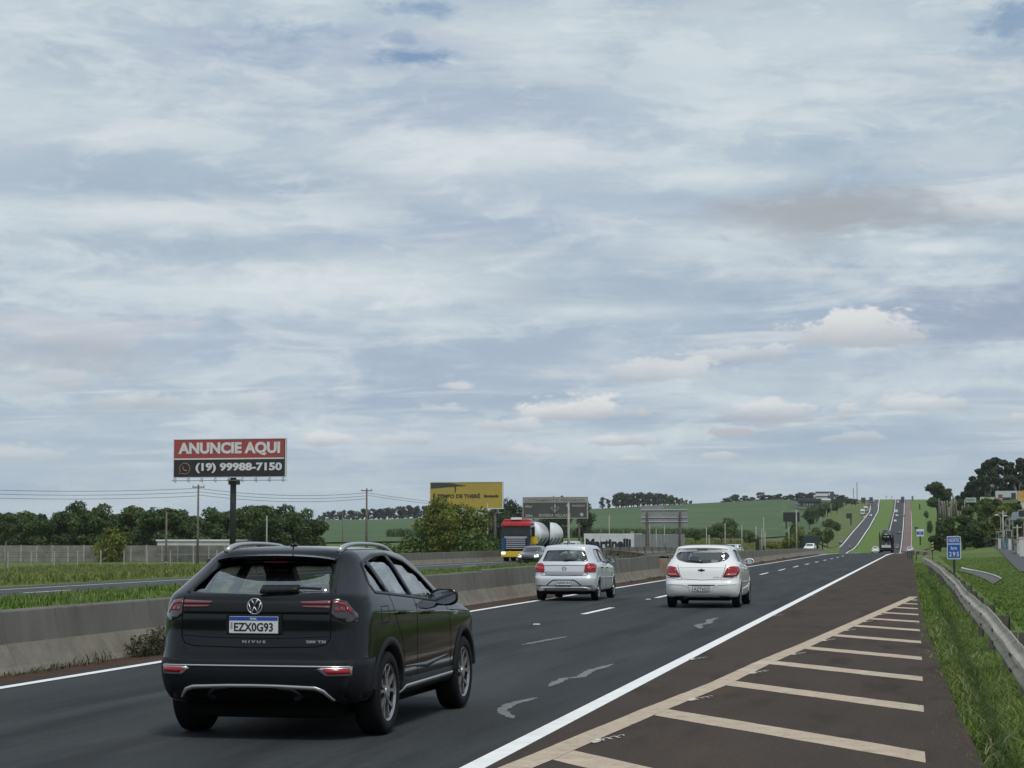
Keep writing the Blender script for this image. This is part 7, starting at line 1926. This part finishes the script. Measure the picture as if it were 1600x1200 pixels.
# white garden walls and gate posts along the street
for i, (px, top, bot, D, w, lab) in enumerate([(1557, 842, 851, 262, .35, 'white gate post at the upper end of the street'), (1573, 843, 853, 240, .35, 'white gate post before the blue house'), (1588, 847, 858, 205, .5, 'white gate post nearest the right edge')]):
    x = at(px, D, 0)[0]; zb = zpix(bot, D); t = thing('gate_post', lab, 'gate post', (x, D, zb)); bm = bmesh.new(); bbox(bm, -w/2, w/2, -w/2, w/2, -.5, zpix(top, D) - zb, .03); obj('shaft', bm, WHW, t); bm = bmesh.new(); bbox(bm, -w*.6, w*.6, -w*.6, w*.6, zpix(top, D) - zb, zpix(top, D) - zb + .08, .01); obj('cap', bm, WHW, t)
bm = bmesh.new(); x = at(1598, 190, 0)[0]; zb = zpix(861, 190); t = thing('garden_wall', 'white garden wall at the right edge of the picture beside the street', 'wall', (x, 190, zb)); bbox(bm, -.6, 4, 0, .2, -.5, 1.15, .02); obj('wall', bm, WHW, t); bm = bmesh.new(); bbox(bm, -.65, 4.05, -.05, .25, 1.15, 1.25, .01); obj('coping', bm, WHW, t)
for i, (px, top, D, r, m, lab) in enumerate([(1563, 798, 255, .13, M_POSTC, 'concrete street pole by the blue house'), (1568, 826, 255, .1, M_WOOD, 'short dark pole just left of the blue house'), (1585, 820, 225, .12, M_POSTC, 'concrete street pole left of the white house'), (1556, 832, 280, .1, M_WOOD, 'dark pole at the upper end of the street'), (1595, 815, 215, .12, M_WOOD, 'dark street pole at the right edge'), (1578, 812, 240, .1, M_WOOD, 'thin dark pole between blue house and white house'), (1504, 780, 440, .12, M_POSTC, 'pale thin pole left of the small white billboard')]):
    pole(px, D, top, lab, r, m, 1 if i in (0, 2) else 0, 856 if px > 1540 else 800, 'street_pole', arm_w=.5)
# lamp heads
for px, py, D, lab in ((1554, 805, 300, 'white lit-looking street lamp head over the clump of trees'), (1567, 806, 290, 'street lamp head right of the white one')):
    x = at(px, D, 0)[0]; t = thing('street_lamp', lab, 'street lamp', (x, D, zpix(850, D))); h = zpix(py, D) - zpix(850, D)
    bm = bmesh.new(); tube(bm, [(.5, 0, -1), (.5, 0, h - .3), (.3, 0, h), (0, 0, h + .05)], .06, 6); obj('shaft', bm, M_POSTC, t); bm = bmesh.new(); bbox(bm, -.35, .2, -.15, .15, h - .05, h + .1, .04); obj('lamp_head', bm, M_SWHT, t)
# pale weathered posts (felled-looking trunks) on the slope
for i, (px, top, bot) in enumerate([(1464, 779, 802), (1470, 783, 810), (1473, 783, 812), (1477, 782, 812), (1482, 790, 814), (1486, 773, 800), (1490, 779, 800), (1468, 783, 802), (1500, 790, 805), (1504, 790, 806), (1510, 788, 803)]):
    D = 420; x = at(px, D, 0)[0]; zb = zpix(bot, D); t = thing('bare_trunk', 'pale bare trunk, %s from left in the row above the bushes' % ORD[i], 'dead tree', (x, D, zb), 0, 'pale bare trunks on the right slope'); h = zpix(top, D) - zb
    bm = bmesh.new(); tube(bm, [(0, 0, -1), (.05, 0, h * .5), (-.05, 0, h)], [.26, .22, .16], 7); obj('trunk', bm, M_BARKP, t, True)
    bm = bmesh.new(); tube(bm, [(0, 0, h * .7), (.4, 0, h * .85)], [.08, .04], 5); obj('branch', bm, M_BARKP, t)
# hillside billboards
t, w, zb = slab('billboard', 'small faded white billboard, leftmost of three on the right hillside', 'billboard', 1505.5, 1522, 777.5, 785, 430, mat('board_faded', (.42, .46, .42), .6, col2=(.32, .38, .33), nscale=.5), (1508, 1519), 790)
bb_text(t, 'RECANTO', 0, zpix(781, 430) - zb, w * 1.5, .35, mat('board_green_ink', (.05, .16, .09), .6), .02, .01)
t, w, zb = slab('billboard', 'white and green billboard in the middle of three on the right hillside', 'billboard', 1528, 1551, 776.5, 787, 430, mat('board_white_green', (.5, .52, .45), .6, col2=(.18, .25, .10), nscale=.8, lo=.5, hi=.62), (1531, 1548), 792)
D = 430; t, w, zb = slab('billboard', 'large billboard with red tractor picture on the right hillside', 'billboard', 1552, 1586, 767, 785.5, D, mat('board_sky', (.42, .48, .50), .6), (1556, 1582), 792)
def part_rect(t, nm, px0, px1, py0, py1, m, D, mid): 
    bm = bmesh.new(); box(bm, (px0 - mid) * D / F, (px1 - mid) * D / F, -.02, .01, zpix(py1, D) - zb, zpix(py0, D) - zb); return obj(nm, bm, m, t)
part_rect(t, 'green_band', 1552.5, 1585.5, 780, 785, mat('print_green', (.12, .17, .07), .7), D, 1569)
part_rect(t, 'tractor_print', 1557, 1563.5, 772.5, 778.5, mat('print_red', (.30, .05, .05), .6), D, 1569)
part_rect(t, 'machine_print', 1563.6, 1576, 777, 781, mat('print_black', (.04, .04, .05), .6), D, 1569)
part_rect(t, 'cab_print', 1576.2, 1583, 770, 780, mat('print_black', (.04, .04, .05), .6), D, 1569)
slab('billboard', 'orange and yellow billboard at the right edge beside the tractor one', 'billboard', 1586.5, 1606, 767, 783, 432, mat('board_orange2', (.50, .20, .06), .6, col2=(.55, .45, .12), nscale=.35), (1590, 1602), 792)
# parked white car and motorbike on the street
far_car('white', (.7, .7, .69), 1543.5, 300, 'white car parked at the upper end of the side street', math.radians(15), z=zpix(846, 300), name='parked_car', cat='car')
D = 250; x = at(1539, D, 0)[0]; zb = zpix(854, D); t = thing('motorcycle', 'dark motorcycle with red tail on the verge beside the side street', 'motorcycle', (x, D, zb), .4)
for yy in (-.6, .6):
    bm = bmesh.new(); lathe(bm, [(-.05, .2), (-.05, .3), (.05, .3), (.05, .2), (-.05, .2)], 16, mat=Matrix.Translation((0, yy, .3))); obj('wheel', bm, M_TYRE, t)
bm = bmesh.new(); bbox(bm, -.14, .14, -.45, .4, .45, .85, .06); bbox(bm, -.12, .12, -.75, -.2, .8, .95, .04); tube(bm, [(0, .6, .3), (0, .4, 1.05)], .04); obj('body', bm, B_BLK, t)
bm = bmesh.new(); tube(bm, [(-.35, .35, 1.05), (.35, .35, 1.05)], .02); obj('handlebar', bm, M_STEEL, t)
bm = bmesh.new(); bbox(bm, -.06, .06, -.82, -.76, .8, .9, .01); obj('tail_lamp', bm, M_RED, t)
# roadside delineator posts along the far median
for i, (px, py) in enumerate([(1324, 859), (1335, 858), (1363.5, 813), (1369, 792)]):
    D = froad(px, py, 840, 1700); zb = road_z(D) + .35; t = thing('delineator', ['small dark post at the foot of the bright median', 'small post a little right on the foot of the bright median', 'pale marker post halfway up the bright median edge', 'pale marker post near the top of the bright median'][i], 'marker post', (at(px, D, 0)[0], D, zb), 0)
    bm = bmesh.new(); box(bm, -.15, .15, -.1, .1, -.5, 1.8); obj('shaft', bm, [B_BLK, M_WOOD, mat('post_yellow', (.5, .45, .2), .6), B_BLK][i] if i < 3 else MAT['post_yellow'], t); bm = bmesh.new(); box(bm, -.17, .17, -.12, -.1, 1.3, 1.7); obj('reflector', bm, M_SWHT, t)
# ------------------------------------------------------------------ trucks and oncoming cars
M_LIT = mat('headlamp_lit', (.9, .9, .85), .2, emit=((1, .97, .9), 2.2))
def wheel_simple(root, x, y, R, w, s, name='wheel'):
    bm = bmesh.new(); lathe(bm, [(x - s*w/2, .1), (x - s*w/2, R*.95), (x - s*w*.35, R), (x + s*w*.35, R), (x + s*w/2, R*.95), (x + s*w/2, R*.6), (x + s*w*.3, R*.5), (x + s*w*.35, .02)], 18, mat=Matrix.Translation((0, y, R)))
    return obj(name, bm, M_TYRE, root, True)
# tank truck: local front at y=0 facing -y (towards the camera)
D = 160.0; TX = at(806, D)[0]
t = thing('tank_truck', 'red and blue cab-over truck pulling a white two-section tank, oncoming', 'truck', (TX, D, OZ))
M_TRED = mat('truck_red', (.42, .02, .025), .3, coat=.5); M_TBLU = mat('truck_blue', (.012, .06, .20), .3, coat=.5); M_TYEL = mat('truck_yellow', (.60, .42, .02), .4)
M_TGRIL = mat('truck_silver', (.45, .47, .49), .35, .4); M_TANK = mat('tank_white', (.82, .83, .82), .35, coat=.4, col2=(.62, .62, .60), nscale=.7)
bm = bmesh.new(); bbox(bm, -1.22, 1.22, 0, 2.1, .95, 3.0, .12); obj('cab', bm, mat('truck_cab_dark', (.012, .02, .035), .3, coat=.5), t, True)
for s_ in (-1, 1):
    bm = bmesh.new(); bbox(bm, s_*1.06 - .15, s_*1.06 + .15, -.03, .3, .9, 1.98, .03); obj('corner_panel', bm, M_TBLU if s_ < 0 else mat('truck_corner_dark', (.02, .03, .05), .4), t)
bm = bmesh.new()
for (x0, x1, y0, y1, z0, z1) in ((-1.20, 1.20, .02, 2.0, 2.98, 3.30), (-1.10, 1.10, .25, 2.0, 3.28, 3.48)): bbox(bm, x0, x1, y0, y1, z0, z1, .13)
obj('roof', bm, M_TRED, t, True)
bm = bmesh.new(); bbox(bm, -1.22, 1.22, -.22, .06, 2.90, 3.10, .05); obj('sun_visor', bm, M_TRED, t)
bm = bmesh.new(); bbox(bm, -.45, .45, .10, .35, 3.42, 3.62, .05); obj('roof_lamp_bar', bm, M_SWHT, t)
bm = bmesh.new(); bbox(bm, -1.10, 1.10, -.05, .05, 2.06, 2.88, .03); ws_ = obj('windshield', bm, mat('truck_glass', (.03, .035, .045), .06, coat=.6), t)
bm = bmesh.new(); tube(bm, [(-.7, -.07, 2.1), (-.1, -.08, 2.25)], .02); tube(bm, [(.1, -.07, 2.1), (.7, -.08, 2.25)], .02); obj('wiper', bm, M_BLACK, ws_)
bm = bmesh.new(); bbox(bm, -.86, .86, -.06, .04, .98, 2.02, .02); gr = obj('grille', bm, M_BLACK, t)
for k in range(6):
    bm = bmesh.new(); bbox(bm, -.82, .82, -.12, -.04, 1.05 + .155 * k, 1.05 + .155 * k + .075, .015); obj('slat', bm, M_TGRIL, gr)
bm = bmesh.new(); bbox(bm, -.95, .95, -.10, .02, 1.93, 2.06, .03); obj('grille_lid', bm, M_TGRIL, t)
bm = bmesh.new(); bbox(bm, -1.24, 1.24, -.14, .25, .38, .86, .06); obj('bumper', bm, M_TYEL, t)
bm = bmesh.new(); bbox(bm, 1.0, 1.62, .5, 1.3, 1.45, 2.15, .05); obj('side_locker', bm, M_TYEL, t)
for s_ in (-1, 1):
    bm = bmesh.new(); bbox(bm, s_*1.02 - .16, s_*1.02 + .16, -.16, -.10, .62, .80, .03); obj('headlamp', bm, M_LIT, t)
    bm = bmesh.new(); bbox(bm, s_*1.46 - .11, s_*1.46 + .11, -.12, .05, 2.05, 2.85, .04); tube(bm, [(s_*1.2, .1, 2.7), (s_*1.4, .0, 2.7)], .03); obj('mirror', bm, M_BLACK, t)
    bm = bmesh.new(); bbox(bm, s_*1.225 - .01, s_*1.225 + .01, .45, 1.45, 2.05, 2.8, .004); obj('side_window', bm, MAT['truck_glass'], t)
    bm = bmesh.new(); bbox(bm, s_*1.23 - .015, s_*1.23 + .015, .15, 1.9, 1.4, 2.0, .005); obj('side_panel', bm, M_TYEL, t)
    for yy, rr in ((1.25, .5), (4.2, .5)): wheel_simple(t, s_*1.05, yy, rr, .34, s_)
    for yy in (11.6, 12.9, 14.2): wheel_simple(t, s_*1.05, yy + .5, .5, .5, s_)
bm = bmesh.new(); bbox(bm, -1.18, 1.18, 1.9, 2.3, .9, 2.9, .1); obj('cab_rear', bm, M_BLACK, t)
bm = bmesh.new(); bbox(bm, -.45, .45, .3, 16.2, .75, 1.0, .03); obj('chassis', bm, M_VOID, t)
bm = bmesh.new(); rg = lathe(bm, [(-.18, .3), (-.1, .8), (0, 1.06), (.1, 1.13), (6.0, 1.13), (6.1, 1.06), (6.25, .3)], 32, 'Y', Matrix.Translation((0, 3.0, 2.22))); bm.faces.new(rg[0]); bm.faces.new(rg[-1]); bmesh.ops.recalc_face_normals(bm, faces=bm.faces[:]); tk = obj('tank', bm, M_TANK, t, True)
bm = bmesh.new(); rg = lathe(bm, [(0, .3), (.1, .9), (.25, 1.13), (6.6, 1.13), (6.8, .9), (6.95, .3)], 32, 'Y', Matrix.Translation((0, 9.35, 2.22))); bm.faces.new(rg[0]); bm.faces.new(rg[-1]); bmesh.ops.recalc_face_normals(bm, faces=bm.faces[:]); tk2 = obj('tank', bm, M_TANK, t, True)
for T_, y0 in ((tk, 3.4), (tk2, 9.9)):
    for k in range(4):
        bm = bmesh.new(); yy = y0 + 1.7 * k
        prev = None
        for i in range(13):
            a = math.radians(-75 + 62 * i / 12); c = [bm.verts.new((1.16 * math.cos(a) , yy + dy_ + i * .055, 2.22 + 1.16 * math.sin(a))) for dy_ in (-.24, .24)]
            if prev: bm.faces.new((prev[0], prev[1], c[1], c[0]))
            prev = c
        obj('tank_stripe', bm, B_BLK, T_)
    bm = bmesh.new(); tube(bm, [(0, y0, 3.40), (0, y0 + 4.6, 3.40)], .05); bbox(bm, -.25, .25, y0 + 1.4, y0 + 2.0, 3.3, 3.5, .03); obj('hatch', bm, M_BLACK, T_)
bm = bmesh.new(); bbox(bm, -1.12, 1.12, 8.95, 9.5, 1.0, 3.42, .05); obj('catwalk', bm, M_BLACK, t)
bm = bmesh.new(); box(bm, -1.15, 1.15, 4.9, 11.4, .55, 1.1); obj('side_rail', bm, M_BLACK, t)

def oncoming(key, col, px, D, label, lit=True, s=(1, 1, 1.04), suv=False):
    t = far_car(key, col, px, D, label, PI, z=OZ, suv=suv); t.location.y = D + 4.0; t.scale = s
    if lit:
        for c in t.children:
            if c.name.startswith('headlamp'):
                c.data = c.data.copy(); c.data.materials.clear(); c.data.materials.append(M_LIT)
    return t
far_car_dark = oncoming('oldgrey', (.045, .05, .052), 824, 137, 'old dark grey hatchback with headlamps on, oncoming in front of the tank truck', s=(.94, .95, .95))
bm = bmesh.new()
oncoming('palesilver', (.45, .47, .48), 884, 163, 'pale car half hidden behind the silver hatchback roof, beside the tank truck', False, suv=True)

def box_truck(px, D, z, label, col, cabcol, back, W=2.5, H=3.6, L_=8, name='truck', rz=None):
    t = thing(name, label, 'truck', (at(px, D, 0)[0], D, z), (PI if back else 0))
    cm = mat('truck_box_' + '_'.join('%d' % (c * 100) for c in col), col, .5); cb = mat('truck_cab_' + '_'.join('%d' % (c * 100) for c in cabcol), cabcol, .4)
    bm = bmesh.new(); bbox(bm, -W/2, W/2, 0, L_, 1.05, H, .05); obj('box', bm, cm, t)
    bm = bmesh.new(); bbox(bm, -W/2 + .05, W/2 - .05, L_ + .25, L_ + 2.2, .7, 2.8, .15); c_ = obj('cab', bm, cb, t)
    bm = bmesh.new(); bbox(bm, -W/2 + .15, W/2 - .15, L_ + 2.17, L_ + 2.24, 1.7, 2.6, .02); obj('windshield', bm, MAT['truck_glass'], c_)
    bm = bmesh.new(); box(bm, -.45, .45, .1, L_ + 2, .7, 1.0); obj('chassis', bm, M_VOID, t)
    bm = bmesh.new(); box(bm, -W/2, W/2, -.05, .05, .55, .75); obj('bumper', bm, M_BLACK, t)
    for s_ in (-1, 1):
        for yy in (1.2, 2.3, L_ + 1.2): wheel_simple(t, s_ * (W/2 - .2), yy, .5, .35, s_)
        bm = bmesh.new(); box(bm, s_*(W/2 - .25) - .12, s_*(W/2 - .25) + .12, -.08, -.04, .6, .72); obj('tail_lamp', bm, M_RED, t)
    return t
def ft(px, py, *a, **k):
    D = froad(px, py); return box_truck(px, D, road_z(D) + .36, *a, **k)
ft(1345.5, 806.5, 'white box truck coming down the hill, nearer of two', (.72, .72, .72), (.7, .7, .7), True, H=3.9)
ft(1350.5, 800.5, 'white box truck coming down the hill, farther of two', (.70, .70, .70), (.3, .3, .3), True, H=3.9)
ft(1356.6, 790.5, 'dark truck with pale top high on the descending carriageway', (.06, .065, .07), (.25, .25, .26), True, H=4.2)
ft(1358.8, 785.5, 'dark lorry right at the crest of the descending carriageway', (.04, .045, .05), (.05, .05, .05), True, H=4.0)
ft(1397.2, 803, 'small white van climbing behind the dark crest truck', (.68, .68, .68), (.65, .65, .65), False, W=2.1, H=2.8, L_=4)
t = ft(1407.6, 785, 'tall dark truck about to cross the crest of the climbing lanes', (.045, .055, .075), (.05, .05, .06), False, H=4.0)
t = box_truck(1266, 345, zpix(861, 345), 'dark green truck parked beside the black panels left of the descending road', (.018, .035, .035), (.02, .03, .03), False, H=2.6, L_=6); t.rotation_euler.z = math.radians(12)
# car carrier
D = 385.0; z = road_z(D) + DZF(D) + .01; x = at(1381, D, 0)[0]
t = thing('car_carrier', 'tall dark car carrier seen from behind, hauling cars on two decks', 'truck', (x, D, z))
for zz, nm in ((.95, 'lower_deck'), (2.75, 'upper_deck')):
    bm = bmesh.new(); box(bm, -1.25, 1.25, 0, 14, zz, zz + .14); obj(nm, bm, M_BLACK, t)
for s_ in (-1, 1):
    for yy in (.2, 5, 10):
        bm = bmesh.new(); box(bm, s_*1.25 - .06, s_*1.25 + .06, yy - .08, yy + .08, .9, 3.9 if yy < 1 else 3.4); obj('post', bm, M_BLACK, t)
    bm = bmesh.new(); tube(bm, [(s_*1.25, .2, 3.9), (s_*1.25, 5, 3.4), (s_*1.25, 10, 3.4)], .05); obj('handrail', bm, M_BLACK, t)
    for yy in (1.8, 3.0, 12.6): wheel_simple(t, s_*1.02, yy, .48, .45, s_)
    bm = bmesh.new(); box(bm, s_*.98 - .2, s_*.98 + .2, -.08, -.02, .62, .78); obj('tail_lamp', bm, M_RED, t)
bm = bmesh.new(); box(bm, -1.25, 1.25, -.06, .04, .5, .9); obj('bumper', bm, M_BLACK, t)
bm = bmesh.new(); box(bm, -.86, .86, -.12, -.06, .98, 1.50); obj('rear_board', bm, mat('pale_board2', (.52, .52, .52), .6), t)
bm = bmesh.new(); bbox(bm, -1.2, 1.2, 14.2, 16.2, .7, 3.0, .15); obj('cab', bm, M_BLACK, t)
bm = bmesh.new(); box(bm, -1.15, 1.15, .3, 13, .3, .95); obj('chassis', bm, M_VOID, t)
far_car('carrierdark', (.035, .04, .045), 1381, D + .6, 'dark car carried on the upper deck of the car carrier', 0, X=x, z=z + 2.9).scale = (1, 1, 1.05)
far_car('carrierdark', (.035, .04, .045), 1381, D + .6, 'dark car carried on the lower deck of the car carrier', 0, X=x, z=z + 1.1).scale = (.95, 1, .98)
# ------------------------------------------------------------------ thin air haze over the valley
hm = bpy.data.materials.new('haze_air'); hm.use_nodes = True; nt = hm.node_tree; nt.nodes.clear()
pv = nt.nodes.new('ShaderNodeVolumePrincipled'); pv.inputs['Color'].default_value = (.93, .96, 1, 1); pv.inputs['Density'].default_value = 0.00006; pv.inputs['Anisotropy'].default_value = 0.0
ou = nt.nodes.new('ShaderNodeOutputMaterial'); nt.links.new(pv.outputs[0], ou.inputs['Volume'])
bm = bmesh.new(); box(bm, -3200, 3200, -3200, 3200, -12, 75)
tag(obj('haze', bm, hm), 'thin pale haze in the air over the valley', kind='stuff')
scene.cycles.volume_bounces = 0
